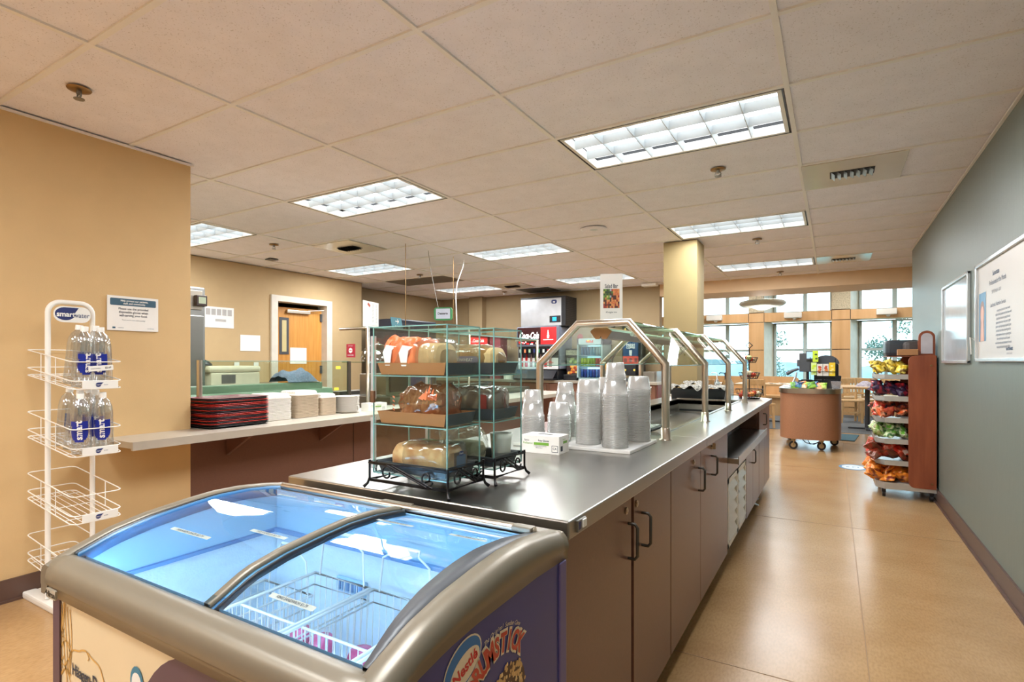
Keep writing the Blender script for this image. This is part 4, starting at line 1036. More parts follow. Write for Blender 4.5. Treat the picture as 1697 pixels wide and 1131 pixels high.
# bottom right: clear bag and a white mug
t = thing('bread_bag', 'loose crumpled clear plastic bag on the bottom shelf of the farther case', 'plastic bag', (C2[0]-.035, C2[1], Zs[0]+.004))
crinkle_bag(t, .165, .12, .10, M_film, 21, 'clear_bag', 'pos', amp=.18); loaf(t, .11, .085, .06, mat('pale_bread', (222, 208, 176), .8), slices=6)
q = MB(); q.lathe([(.026, 0), (.029, .004), (.034, .07), (.0365, .088), (.0335, .087), (.030, .01), (0, .006)], n=28, cap=False)
o = q.build('ceramic_cup', M_white, loc=(0, 0, 0)); o.location = (C2[0]+.082, C2[1]+.028, Zs[0]+.004); tag(o, 'white round cup on the bottom shelf of the farther case', 'cup')
q = MB(); q.box(-.02, -.003, 0, .02, .003, .05, r=.001); o = q.build('price_clip', M_charc); o.location = (C2[0]+.05, C2[1]+.0, Zs[0]+.092); o.rotation_euler = (.0, .5, .3); 
bpy.data.objects.remove(o)

# ============================================================ TRAY RAIL, TRAYS AND CONTAINERS (left)
ZR = .79
b = MB(); b.box(-3.654, 1.50, ZR-.035, -3.316, 2.0075, ZR); b.box(-3.90, 2.008, ZR-.014, -3.316, 7.4, ZR); b.box(-3.315, 1.50, ZR-.045, -3.295, 7.4, ZR+.002)
tag(b.build('tray_rail', mat('satin_steel_shelf', (206, 198, 184), .5, .55, noise=.03), loc=(-3.5, 4.0, ZR)), 'long stainless steel tray rail along the tan wall and the serving line', 'shelf')
def bracket(y, lab):
    t = MB(); t.add([(-3.652, y, ZR-.036), (-3.345, y, ZR-.036), (-3.652, y, ZR-.21), (-3.652, y+.025, ZR-.036), (-3.345, y+.025, ZR-.036), (-3.652, y+.025, ZR-.21)],
          [(0, 1, 2), (5, 4, 3), (0, 3, 4, 1), (1, 4, 5, 2), (2, 5, 3, 0)])
    return tag(t.build('shelf_bracket', M_lam, loc=(-3.65, y, ZR-.2)), lab, 'bracket')
b0 = bracket(2.25, 'triangular brown bracket under the tray rail below the red trays')
for y, l_ in ((3.05, 'triangular brown bracket under the tray rail below the paper plates'), (4.3, 'triangular brown bracket under the tray rail hidden behind the bread cases')):
    o = b0.copy(); COL.objects.link(o); o.location = (-3.65, y, ZR-.2); o['label'] = l_
# cafeteria trays
def cafeteria_tray(m, w=.45, d=.35):
    q = MB(); rows = []
    def ring(w, d, r, z, n=6):
        pts = []
        for cx, cy, a0 in ((w/2-r, d/2-r, 0), (-w/2+r, d/2-r, PI/2), (-w/2+r, -d/2+r, PI), (w/2-r, -d/2+r, 1.5*PI)):
            pts += [(cx+r*math.cos(a0+PI/2*i/n), cy+r*math.sin(a0+PI/2*i/n), z) for i in range(n+1)]
        return pts
    R_ = [ring(w-.05, d-.05, .03, 0), ring(w-.012, d-.012, .05, .010), ring(w, d, .055, .0105), ring(w, d, .055, .0135), ring(w-.014, d-.014, .05, .0135), ring(w-.052, d-.052, .03, .003)]
    n = len(R_[0]); vs = [p for r in R_ for p in r]
    fs = [(i*n+j, i*n+(j+1) % n, (i+1)*n+(j+1) % n, (i+1)*n+j) for i in range(5) for j in range(n)]
    q.add(vs, fs+[tuple(range(n-1, -1, -1)), tuple(5*n+j for j in range(n))], 0, True); q.s[-2:] = [False, False]
    return q.build('cafeteria_tray', m)
M_tr = mat('red_tray_plastic', (206, 50, 40), .3, noise=.1); M_tb = mat('black_tray_plastic', (34, 30, 32), .3)
M_tm = mat('maroon_speckled_tray', (112, 52, 62), .35, noise=.3, scale=90)
proto = {}
order = 'bbrbrmbrrmbrbmrrbrbmb'[:20]
for k, ch in enumerate(order):
    mm = {'b': M_tb, 'r': M_tr, 'm': M_tm}[ch]
    if ch not in proto: o = cafeteria_tray(mm); proto[ch] = o; 
    else: o = proto[ch].copy(); COL.objects.link(o)
    o.location = (-3.655+RN.uniform(-.003, .003), 2.262+RN.uniform(-.003, .003), ZR+.001+k*.0098); o.rotation_euler = (0, 0, PI/2+RN.uniform(-.01, .01))
    nm = {'b': 'black', 'r': 'bright red', 'm': 'maroon'}[ch]
    tag(o, '%s cafeteria tray within the stack of trays on the tray rail' % nm if k < 19 else 'black cafeteria tray on top of the tray stack', 'tray', '%s trays in the tray stack' % nm)
    if k == 19: del o['group']
# foam clamshells
M_foam = mat('white_foam', (236, 230, 222), .7, noise=.02)
M_fiber = mat('beige_pulp_fiber', (204, 184, 160), .85, noise=.05)
def shell(w, h, m, lid=False):
    t = MB(); n = 5
    def ring(w_, z, r):
        pts = []
        for cx, cy, a0 in ((w_/2-r, w_/2-r, 0), (-w_/2+r, w_/2-r, PI/2), (-w_/2+r, -w_/2+r, PI), (w_/2-r, -w_/2+r, 1.5*PI)):
            pts += [(cx+r*math.cos(a0+PI/2*i/n), cy+r*math.sin(a0+PI/2*i/n), z) for i in range(n+1)]
        return pts
    if lid: R_ = [ring(w, 0, .02), ring(w, .006, .02), ring(w*.95, .008, .02), ring(w*.88, .030, .025), ring(w*.84, .034, .025)]
    else: R_ = [ring(w*.93, 0, .02), ring(w*.985, h*.35, .02), ring(w, h*.55, .02), ring(w, h, .02)]
    k = len(R_[0]); vs = [p for r in R_ for p in r]
    t.add(vs, [(i*k+j, i*k+(j+1) % k, (i+1)*k+(j+1) % k, (i+1)*k+j) for i in range(len(R_)-1) for j in range(k)]+[tuple(range(k-1, -1, -1)), tuple((len(R_)-1)*k+j for j in range(k))])
    if lid:
        for s in (-1, 1):
            for j in range(7):
                x = -w*.36+j*w*.12
                t.box(x-.006, s*w*.455, .008, x+.006, s*w*.43, .028); t.box(s*w*.455, x-.006, .008, s*w*.43, x+.006, .028)
    return t.build('food_container', m)
for (cx, cy, w, n, mm, lab) in ((-3.71, 2.635, .225, 17, M_foam, 'left square stack of white foam containers'), (-3.71, 2.895, .225, 18, M_fiber, 'middle square stack of beige pulp containers'), (-3.69, 3.115, .165, 15, M_fiber, 'small right stack of beige pulp containers')):
    base = None; pitch = .0098 if w > .2 else .0095
    for k in range(n):
        if base is None: base = o = shell(w, .0094, mm)
        else: o = base.copy(); COL.objects.link(o)
        o.location = (cx+RN.uniform(-.002, .002), cy+RN.uniform(-.002, .002), ZR+.001+k*pitch); tag(o, 'flat nested food container in the '+lab, 'container', lab)
    o = shell(w, 0, M_foam, True); o.location = (cx, cy, ZR+.001+n*pitch); tag(o, 'ribbed white lid half on top of the '+lab, 'container')
base = None
for k in range(16):
    if base is None:
        q = MB(); q.lathe([(.07, 0), (.085, .006), (.108, .016), (.112, .0165), (.112, .0175), (.084, .0085), (0, .002)], n=28); base = o = q.build('paper_plate', M_foam)
    else: o = base.copy(); COL.objects.link(o)
    o.location = (-3.66+RN.uniform(-.003, .003), 3.345+RN.uniform(-.003, .003), ZR+.001+k*.0085); tag(o, 'white paper plates piled beside the small container stack', 'plate', 'paper plates on the tray rail')
# ============================================================ SERVING LINE GUARDS AND KITCHEN
g = thing('serving_guard', 'clear glass serving guard with a round steel post behind the red trays', 'sneeze guard', (-3.83, 2.8, ZR))
GM = Matrix.Translation((3.83, -2.8, -ZR))
def gm():
    q = MB(); q.M = GM.copy(); return q
q = gm(); q.cyl((-3.83, 2.165, ZR), (-3.83, 2.165, 1.245), .019, 18); q.lathe([(.03, 0), (.03, .006), (.02, .007)], (-3.83, 2.165, ZR), 20); q.build('post', M_steel2, g)
q = gm(); q.quad((-3.83, 2.19, .84), (-3.83, 3.52, .84), (-3.83, 3.52, 1.238), (-3.83, 2.19, 1.238)); q.build('glass_panel', clear('mint_glass', (222, 236, 222), .1), g)
q = gm(); q.box(-3.834, 2.19, 1.236, -3.826, 3.52, 1.240); q.build('glass_edge', M_gedge, g)
q = gm(); q.box(-3.845, 3.52, .80, -3.815, 3.545, 1.238, r=.003); q.build('end_channel', mat('bronze_channel', (88, 76, 66), .4, .4), g)
q = gm(); q.rrect(.055, .026, .006, PM((-3.822, 3.40, 1.18), (0, 1, 0), (0, 0, 1))); q.build('yellow_label', M_yel, g)
q = gm(); q.rrect(.055, .026, .006, PM((-3.822, 3.38, .99), (0, 1, 0), (0, 0, 1))); q.build('yellow_label', M_yel, g)
b = MB(); b.box(-4.58, 2.05, .0, -3.90, 3.62, .85); tag(b.build('steam_table', M_steeld, loc=(-4.3, 2.8, .7)), 'steel steam table body behind the serving glass', 'steam table')
t = thing('hood_cover', 'long green-grey sloping steel cover on the steam table behind the glass', 'cover', (-4.2, 2.8, .85))
q = MB(); M_green = mat('greenish_steel', (136, 160, 140), .35, .35, noise=.06)
q.add([(.24, -.72, 0), (.24, .70, 0), (.18, .70, .14), (.18, -.72, .14), (-.1, -.72, .17), (-.1, .62, .17), (-.1, -.72, 0), (-.1, .62, 0)], [(0, 1, 2, 3), (3, 2, 5, 4), (7, 6, 4, 5), (1, 7, 5, 2), (0, 3, 4, 6), (0, 6, 7, 1)]); q.build('cover', M_green, t)
q = MB(); q.box(.05, -.72, .14, .17, .60, .20, r=.006); q.build('upper_ledge', M_green, t)
# folded blue cloth
q = MB(); rr = random.Random(31)
def clothf(u, v):
    x, y = -.13+.26*u, -.17+.34*v
    e_ = max(0, 1-(abs(u-.5)*2)**4)*max(0, 1-(abs(v-.45)*2)**3)
    return (x, y, .10*e_**.7*(1+.2*math.sin(9*v+3*u)+.12*math.sin(16*u+8*v))+.0)
q.grid(clothf, 22, 30); o = q.build('folded_cloth', mat('slate_blue_cloth', (112, 124, 146), .95, noise=.2, scale=60, bump=.5)); o.location = (-4.15, 3.20, 1.055); tag(o, 'crumpled slate blue cloth lying on the green-grey steel cover', 'cloth')
# end frame with menu and pass-through shelves
g2 = thing('pass_shelf', 'tall steel framed glass shelf unit right of the serving guard', 'shelf unit', (-3.83, 5.0, ZR)); P2 = Matrix.Translation((3.83, -5.0, -ZR))
def gm2():
    q = MB(); q.M = P2.copy(); return q
for (y) in (3.60, 5.2, 6.9):
    q = gm2(); q.tube([(-3.66, y, ZR), (-3.66, y, 1.54), (-4.02, y, 1.54)], .014, 10); q.build('frame_post', M_steel2, g2)
q = gm2(); q.box(-4.02, 3.60, 1.545, -3.66, 6.9, 1.553); q.build('glass_shelf', M_glassg, g2)
q = gm2(); q.box(-3.664, 3.60, 1.543, -3.656, 6.9, 1.555); q.build('glass_edge', M_gedge, g2)
q = gm2(); q.box(-4.02, 3.62, 1.225, -3.66, 6.9, 1.232); q.build('glass_shelf', M_glassg, g2)
q = gm2(); q.box(-3.664, 3.62, 1.222, -3.656, 6.9, 1.234); q.build('glass_edge', M_gedge, g2)
q = gm2(); q.quad((-3.66, 3.61, .83), (-3.66, 6.9, .83), (-3.66, 6.9, 1.22), (-3.66, 3.61, 1.22)); q.build('glass_panel', M_glassg, g2)
# red do-not-enter sign on the end frame
sg2 = thing('warning_sign', 'small red Do Not Enter sign with a white circle left of the glass shelves', 'sign', (-3.84, 3.565, 1.335))
q = MB(); q.box(-.055, -.003, -.062, .055, .003, .062); q.build('plate', mat('crimson_sign', (176, 40, 58), .5, noise=.03), sg2)
q = MB(); A = PM((0, -.004, 0), (1, 0, 0), (0, 0, 1)); q.M = A; n = 24
q.add([(.024*math.cos(2*PI*k/n), .024*math.sin(2*PI*k/n)+.002, 0) for k in range(n)], [tuple(range(n))]); q.rrect(.030, .007, .0, Matrix.Translation((0, .002, .0006)), 1)
q.text('STAFF ONLY', .012, Matrix.Translation((0, .044, 0)), 0, sx=.9); q.text('DO NOT ENTER', .013, Matrix.Translation((0, -.042, 0)), 0, bold=.02, sx=.8); q.build('symbol', [M_paper, mat('crimson_sign', (0, 0, 0))], sg2)
# menu card standing on the shelf
mc = thing('menu_card', 'white laminated menu card standing on top of the glass shelf unit', 'sign', (-3.72, 3.70, 1.556), .28)
q = MB(); q.box(-.003, -.14, 0, .003, .14, .238); q.build('card', M_paper, mc)
q = MB(); A = lambda y, z: PM((.0036, y, z), (0, 1, 0), (0, 0, 1)); rr = random.Random(12)
for k in range(13):
    for (y0, w_) in ((.03, .045), (.095, .025)): q.M = A(y0, .215-k*.0135); q.rrect(w_*rr.uniform(.7, 1), .0035, 0, Matrix.Identity(4), 0)
q.M = A(0, .02); q.rrect(.25, .002, 0, Matrix.Identity(4), 0)
q.M = A(-.045, .205) @ Matrix.Rotation(-.5, 4, 'Z'); q.rrect(.05, .026, .004, Matrix.Identity(4), 1); q.build('print', [mat('pale_grey_print', (176, 172, 168), .6), mat('rust_red_print', (176, 76, 48), .6)], mc)
ar = thing('arrow_sign', 'teal sign with a white right arrow on top of the glass shelf unit', 'sign', (-3.70, 4.03, 1.556), .35)
q = MB(); vs = [(0, -.155, .105), (0, .10, .115), (0, .16, .01), (0, -.11, .0)]; q.add(vs+[(-.004, y, z) for _, y, z in vs], [(3, 2, 1, 0)[::-1], (4, 5, 6, 7)[::-1], (0, 1, 5, 4), (1, 2, 6, 5), (2, 3, 7, 6), (3, 0, 4, 7)]); q.build('plate', mat('teal_sign', (70, 136, 150), .4), ar)
q = MB(); A = PM((.002, -.0, .06), (0, 1, 0), (0, 0, 1)); q.M = A
q.add([(-.045, .010, 0), (-.045, .018, 0), (.015, .018, 0), (.015, .010, 0)], [(3, 2, 1, 0)]); q.add([(.0, .040, 0), (.045, .014, 0), (.0, -.012, 0), (.012, .014, 0)], [(3, 2, 1, 0)]); q.text('Please Keep Moving', .021, Matrix.Translation((.02, -.034, 0)), 0, bold=.02, sx=.75); q.build('arrow', M_paper, ar)
# domed covers, bottles and boxes seen through the cases
q = MB(); q.lathe([(.17, 0), (.168, .03), (.15, .10), (.10, .15), (.04, .172), (0, .176)], n=32); q.lathe([(.012, .176), (.018, .195), (0, .20)], n=12)
tag(q.build('food_dome', clear('dome_plastic', (246, 246, 246), .8), loc=(0, 0, 0)), 'clear plastic food dome on the glass shelf behind the bread cases', 'cover').location = (-3.85, 3.92, 1.233)
b = MB(); b.box(-4.9, 4.2, 0, -3.95, 7.2, .86); b.box(-4.9, 4.2, .86, -4.7, 7.2, .9); tag(b.build('prep_counter', M_steeld, loc=(-4.4, 5.7, .7)), 'long steel preparation counter behind the glass shelf unit', 'counter')
b = MB(); b.box(-6.7, 6.55, 0, -6.05, 7.6, 1.93, r=.02); b.box(-6.045, 6.6, .1, -6.03, 7.55, 1.85, 1, r=.004)
tag(b.build('dark_refrigerator', [mat('dark_navy_cabinet', (28, 34, 48), .35), mat('dark_navy_cabinet', (0, 0, 0))], loc=(-6.4, 7, 0)), 'tall dark navy refrigerator behind the teal arrow sign', 'refrigerator')
b = MB(); b.box(-4.55, 4.35, .861, -4.15, 4.75, 1.10, r=.01); b.box(-4.145, 4.40, .90, -4.14, 4.70, 1.07, 1); tag(b.build('toaster', [M_steel, M_black], loc=(-4.3, 4.5, .861)), 'steel countertop toaster on the preparation counter behind the cases', 'toaster')
b = MB(); b.box(-4.5, 4.9, .861, -4.2, 5.2, 1.30, r=.02); tag(b.build('water_cooler', mat('royal_blue_plastic', (30, 56, 120), .4), loc=(-4.3, 5.0, .861)), 'dark blue upright container on the preparation counter behind the cases', 'container')
hd = thing('hanging_sign', 'small green framed Desserts sign hanging above the bread cases', 'sign', (-3.88, 5.0, 1.71), .35)
q = MB(); q.rrect(.215, .15, .03, PM((0, .012, .075), (1, 0, 0), (0, 0, 1)), 0, .03); q.build('frame', mat('leaf_green_frame', (62, 140, 84), .5), hd)
q = MB(); q.box(-.082, -.022, .018, .088, -.019, .135); q.text('Desserts', .034, PM((0, -.0225, .078), (1, 0, 0), (0, 0, 1)), 1, bold=.03); q.build('card', [mat('pale_lilac_card', (208, 212, 230), .6), M_black], hd)
q = MB(); q.tube([(-.06, 0, .14), (-.16, .02, .60), (-.20, .05, CZ-1.71)], .0025, 5); q.build('cord', M_steeld, hd)
for (x, y, z0, l_) in ((-4.06, 4.56, 1.56, 'thin steel hanging rod dropping from the ceiling left of the desserts sign'), (-4.05, 5.42, 1.56, 'thin chain dropping from the ceiling right of the desserts sign')):
    q = MB(); q.cyl((x, y, z0), (x, y, CZ), .004, 6)
    for k in range(30): q.lathe([(.0065, 0), (.0065, .004)], (x, y, z0+.02+k*.014), 6)
    tag(q.build('hanging_rod', M_brass, loc=(x, y, z0)), l_, 'rod')
q = MB(); q.tube([(-4.06, 5.66, CZ), (-4.05, 5.62, CZ-.10), (-4.05, 5.50, 2.22), (-4.05, 5.47, 2.05), (-4.05, 5.50, 1.56)], .007, 8)
tag(q.build('flexible_conduit', M_white, loc=(-4.05, 5.5, 1.56)), 'white flexible conduit curving down from the ceiling beside the desserts sign', 'conduit')
b = MB(); b.box(-3.95, 5.1, 1.556, -3.72, 5.55, 1.60, r=.004); tag(b.build('heat_lamp_shelf', M_steel, loc=(-3.83, 5.3, 1.556)), 'flat steel heat lamp unit on the glass shelf unit top', 'lamp')

# kitchen corner behind the glass
ov = thing('combi_oven', 'tall stainless steel oven cabinet at the edge of the left tan wall', 'oven', (-4.95, 2.35, 0))
q = MB(); q.box(-.35, -.30, 0, .35, .30, 1.86, r=.01); q.build('cabinet', M_steeld, ov)
q = MB(); q.box(.351, -.24, .9, .365, .28, 1.62, r=.004); q.build('door', M_steel, ov)
q = MB(); q.box(.352, .12, 1.67, .36, .27, 1.83, r=.002); q.text('N', .035, PM((.3605, .10, 1.81), (0, 1, 0), (0, 0, 1)), 1, bold=.03); q.build('control_panel', [M_steel2, M_black], ov)
q = MB(); q.box(.352, .20, 1.70, .40, .29, 1.79, r=.006); q.box(.401, .215, 1.72, .403, .275, 1.775, 1); q.build('timer', [mat('dark_brown_plastic', (60, 44, 38), .4), mat('pale_green_display', (176, 186, 160), .3)], ov)
def wallpaper(name, y0, y1, z0, z1, lab, fn=None, x=-6.748, cat='paper'):
    t = thing(name, lab, cat, (x, (y0+y1)/2, z0)); w, h = y1-y0, z1-z0
    q = MB(); q.box(0, -w/2, 0, .004, w/2, h); q.build('sheet', M_paper, t)
    if fn: q = MB(); fn(q, w, h); q.build('print', mat('pale_grey_print', (0, 0, 0)), t)
    return t
def tbl(q, w, h):
    for k in range(7): q.box(.0042, -w*.22+k*w*.1, h*.60, .0046, -w*.14+k*w*.1, h*.90)
    for k in range(4): q.box(.0042, -w*.46, h*(.62+.07*k), .0046, -w*.28, h*(.63+.07*k))
    q.box(.0042, w*.15, h*.3, .0046, w*.35, h*.42)
wallpaper('schedule_sheet', 3.55, 4.26, 1.665, 1.93, 'wide white schedule sheet taped to the kitchen wall left of the door', tbl)
wallpaper('note_pad', 4.35, 4.64, 1.375, 1.59, 'white paper pad hanging on the kitchen wall nearest the door frame', None)
dr = thing('kitchen_door', 'half open oak door with a narrow glass slot in the kitchen wall', 'door', (-6.85, 5.76, 0), 0)
DM = Matrix.Rotation(-.10, 4, 'Z')
q = MB(); q.M = DM; q.box(-.045, -.90, .01, 0, 0, 2.03); q.build('door_leaf', mat('honey_oak', (196, 132, 56), .4, scale=7, stretch=(8, 8, .35), rgb2=(212, 152, 74)), dr)
q = MB(); q.M = DM; q.box(-.002, -.70, 1.34, .006, -.55, 1.88); q.build('window_frame', M_dgrey, dr)
q = MB(); q.M = DM; q.box(.004, -.66, 1.38, .008, -.59, 1.84); q.build('glass_slot', mat('milky_glass', (206, 190, 140), .2), dr)
q = MB(); q.M = DM; q.box(0, -.60, 1.945, .05, -.22, 1.995, r=.008); q.tube([(.03, -.25, 1.998), (.06, -.12, 2.01), (.10, -.02, 2.02)], .008, 8); q.build('door_closer', M_steel2, dr)
q = MB(); q.M = DM; q.box(.001, -.53, 1.20, .005, -.26, 1.44, r=.001); q.build('taped_paper', M_paper, dr)
for z in (.35, 1.05, 1.85):
    q = MB(); q.M = DM; q.box(-.02, -.03, z, .02, .03, z+.12, r=.003); q.build('hinge', M_dgrey, dr)
b = MB()
for (y0, y1, z0, z1) in ((4.80, 4.90, 0, 2.09), (5.76, 5.86, 0, 2.09), (4.80, 5.86, 2.09, 2.17)): b.box(-6.93, y0, z0, -6.72, y1, z1)
struct(b, 'door_1', mat('door_frame_white', (214, 206, 192), .5))
b = MB(); b.box(-9, 4.6, 0, -8.2, 6.3, 2.5); struct(b, 'wall_corridor', mat('warm_corridor', (220, 190, 120), .7))
b = MB(); b.box(-9, 4.0, 2.30, -6.95, 6.49, 2.36); struct(b, 'ceiling_corridor', mat('warm_corridor', (0, 0, 0)))
ld = bpy.data.lights.new('corridor_lamp', 'AREA'); ld.size = .5; ld.energy = 14; ld.color = (1, .85, .6); lo = bpy.data.objects.new('corridor_lamp', ld); COL.objects.link(lo); lo.location = (-7.6, 5.3, 2.27)
lo['label'] = 'warm corridor lamp beyond the kitchen door'; lo['category'] = 'lamp'
b = MB(); b.box(-6.74, 2.1, .0, -6.15, 4.7, .95); tag(b.build('back_counter', M_steeld, loc=(-6.4, 3.4, 0)), 'steel back counter along the kitchen wall behind the serving glass', 'counter')
for (y, w_, h, l_) in ((3.25, .5, .20, 'left cream food warmer box on the kitchen back counter'), (3.95, .62, .23, 'right cream food warmer box on the kitchen back counter')):
    t = thing('food_warmer', l_, 'appliance', (-6.40, y, .951))
    q = MB(); q.box(-.2, -w_/2, 0, .2, w_/2, h*.65, r=.01); q.build('body', mat('cream_enamel', (214, 208, 184), .4), t)
    q = MB(); q.box(-.2, -w_/2-.02, h*.66, .2, w_/2+.02, h, r=.03); q.build('lid', mat('cream_enamel', (0, 0, 0)), t)
    q = MB(); q.box(.201, -w_*.3, h*.1, .204, -w_*.02, h*.55); q.build('panel', M_steeld, t)
q = MB(); q.lathe([(.13, 0), (.13, .02), (.10, .06), (.05, .09), (0, .095)], n=24, sy=1.6); o = q.build('black_pan_lid', M_black); o.location = (-6.4, 3.55, 1.185); tag(o, 'black domed lid resting on the cream food warmers', 'lid')
for y in (4.30, 4.58):
    b = MB(); b.box(-.0, -.035, -.055, .008, .035, .055, r=.002); o = b.build('wall_outlet', M_white); o.location = (-6.749, y, 1.17); tag(o, 'white wall outlet above the food warmers, %s one' % ('left' if y < 4.5 else 'right'), 'outlet')

# sign on the left tan wall
t = thing('notice_sign', 'white laminated glove notice sign on the left tan wall', 'sign', (-3.648, 1.664, 1.42), 0)
q = MB(); q.box(-.002, -.139, 0, .003, .139, .205); q.build('sheet', M_paper, t)
A = lambda y, z, d=.0036: PM((d, y, z), (0, 1, 0), (0, 0, 1))
q = MB(); q.M = A(0, .170); q.rrect(.25, .042, .006, Matrix.Identity(4), 0); q.build('banner', mat('slate_teal_print', (58, 92, 112), .5), t)
q = MB(); q.text('Help protect our patients,', .0155, A(.005, .178, .0042), 0, bold=.02, sx=.92); q.text('staff, and community.', .0155, A(.005, .162, .0042), 0, bold=.02, sx=.92)
q.text('Please use the provided', .0185, A(0, .130), 1, bold=.015, sx=.92); q.text('disposable gloves when', .0185, A(0, .110), 1, bold=.015, sx=.92); q.text('self-serving your food.', .0185, A(0, .090), 1, bold=.015, sx=.92)
q.text('Thank you for your understanding!', .009, A(0, .063), 1); q.text('CALENDAR', .006, A(-.07, .016), 1, bold=.02); q.text('northwest', .009, A(.095, .017), 2); q.rrect(.016, .010, 0, A(-.105, .016), 2); q.build('lettering', [M_paper, M_txt, mat('slate_teal_print', (0, 0, 0))], t)

# ============================================================ SMARTWATER RACK
wr = thing('bottle_rack', 'white wire bottle rack with a blue and white oval sign against the left tan wall', 'rack', (-3.38, 1.25, 0))
PX_ = -3.41-(-3.38)
q = MB(); yl, yr = 1.166-1.25, 1.358-1.25; pts = [(PX_, yl, .04)]
for k in range(7): a = PI-k*PI/12; pts.append((PX_, yl+.055+.055*math.cos(a), 1.505+.055*math.sin(a)-.02))
for k in range(7): a = PI/2-k*PI/12; pts.append((PX_, yr-.055+.055*math.cos(a), 1.505+.055*math.sin(a)-.02))
pts.append((PX_, yr, .04))
for (dx) in (0,):
    rad = .0125
    q.tube(pts, rad, 8)
q.build('arch_frame', M_wire, wr)
q = MB(); q.box(-.26, yl-.03, 0, .20, yl+.03, .035, r=.01); q.box(-.26, yr-.03, 0, .20, yr+.03, .035, r=.01); q.box(-.25, yl, .005, -.20, yr, .03); q.build('base', M_wire, wr)
q = MB(); q.rrect(.158, .082, .038, PM((PX_+.016, (yl+yr)/2, 1.478), (0, 1, 0), (0, 0, 1)), 0, .006)
B = lambda y, z, d=.0226: PM((PX_+d, (yl+yr)/2+y, z), (0, 1, 0), (0, 0, 1))
q.M = B(-.02, 1.480); n = 26
q.add([(-.012+.043*math.cos(2*PI*k/n), .033*math.sin(2*PI*k/n), 0) for k in range(n)]+[], [tuple(range(n))], 1); q.add([(-.02, .033, .0001), (.046, .033, .0001), (.024, -.004, .0001)], [(2, 1, 0)[::-1]], 1)
q.M = Matrix.Identity(4)
q.text('smart', .036, B(-.029, 1.477, .0232), 0, bold=.03, sx=.95); q.text('water', .034, B(.038, 1.474, .0232), 1, sx=.88)
q.build('brand_sign', [M_white, M_navy], wr)
def ring_pts(x0, x1, y0, y1, z0, tilt, r=.03, n=4):
    pts = []
    for cx, cy, a0 in ((x1-r, y1-r, 0), (x0+r, y1-r, PI/2), (x0+r, y0+r, PI), (x1-r, y0+r, 1.5*PI)):
        for i in range(n+1):
            x = cx+r*math.cos(a0+PI/2*i/n); y = cy+r*math.sin(a0+PI/2*i/n); pts.append((x, y, z0-(x-x0)*tilt))
    return pts
TI = .12; bx0, bx1, by0, by1 = -.235, .30, -.105, .105
for zb_ in (1.167, .845, .526, .205):
    q = MB(); yy = .012
    for (dz, r_) in ((.13, .0028), (.038, .0028), (0, .0028)): q.tube(ring_pts(bx0, bx1, by0, by1, zb_+dz, TI), r_, 6, True)
    for k in range(7):
        y = by0+.02+k*(by1-by0-.04)/6; q.tube([(bx0, y, zb_), (bx1, y, zb_-TI*(bx1-bx0))], .0018, 5)
    for x in (bx0+.06, .02, bx1-.08): q.tube([(x, by0, zb_-TI*(x-bx0)), (x, by1, zb_-TI*(x-bx0))], .002, 5)
    for (x, y) in ((-.05, by0), (-.05, by1), (.12, by0), (.12, by1)): q.tube([(x, y, zb_-TI*(x-bx0)), (x, y, zb_+.13-TI*(x-bx0))], .0022, 5)
    w_ = q.build('wire_basket', M_wire, wr)
    q = MB(); zf = zb_-TI*(bx1-bx0)+.019; q.box(bx1-.002, -.065, zf-.018, bx1+.003, .085, zf+.018)
    q.M = PM((bx1+.0036, .0, zf), (0, 1, 0), (0, 0, 1)); q.add([(.012*math.cos(2*PI*k/14), .011*math.sin(2*PI*k/14), 0) for k in range(14)], [tuple(range(14))], 1); q.add([(0, .011, .0002), (.022, .011, .0002), (.010, 0, .0002)], [(2, 1, 0)], 1)
    q.text('smart', .010, Matrix.Translation((-.002, 0, .0004)), 0); q.text('water', .008, Matrix.Translation((.032, 0, .0004)), 1); q.build('name_strip', [M_white, M_navy], w_)
q = MB(); zf = 1.167-TI*(bx1-bx0)+.10; q.M = PM((bx1+.006, .01, zf), (0, 1, .08), (0, -.08, 1)); q.rrect(.105, .026, .004, Matrix.Identity(4), 0); q.text('smartwater', .009, Matrix.Translation((-.022, 0, .0005)), 1); q.text('$2.69', .012, Matrix.Translation((.030, 0, .0005)), 1, bold=.02); q.build('price_tag', [M_white, M_black], wr)
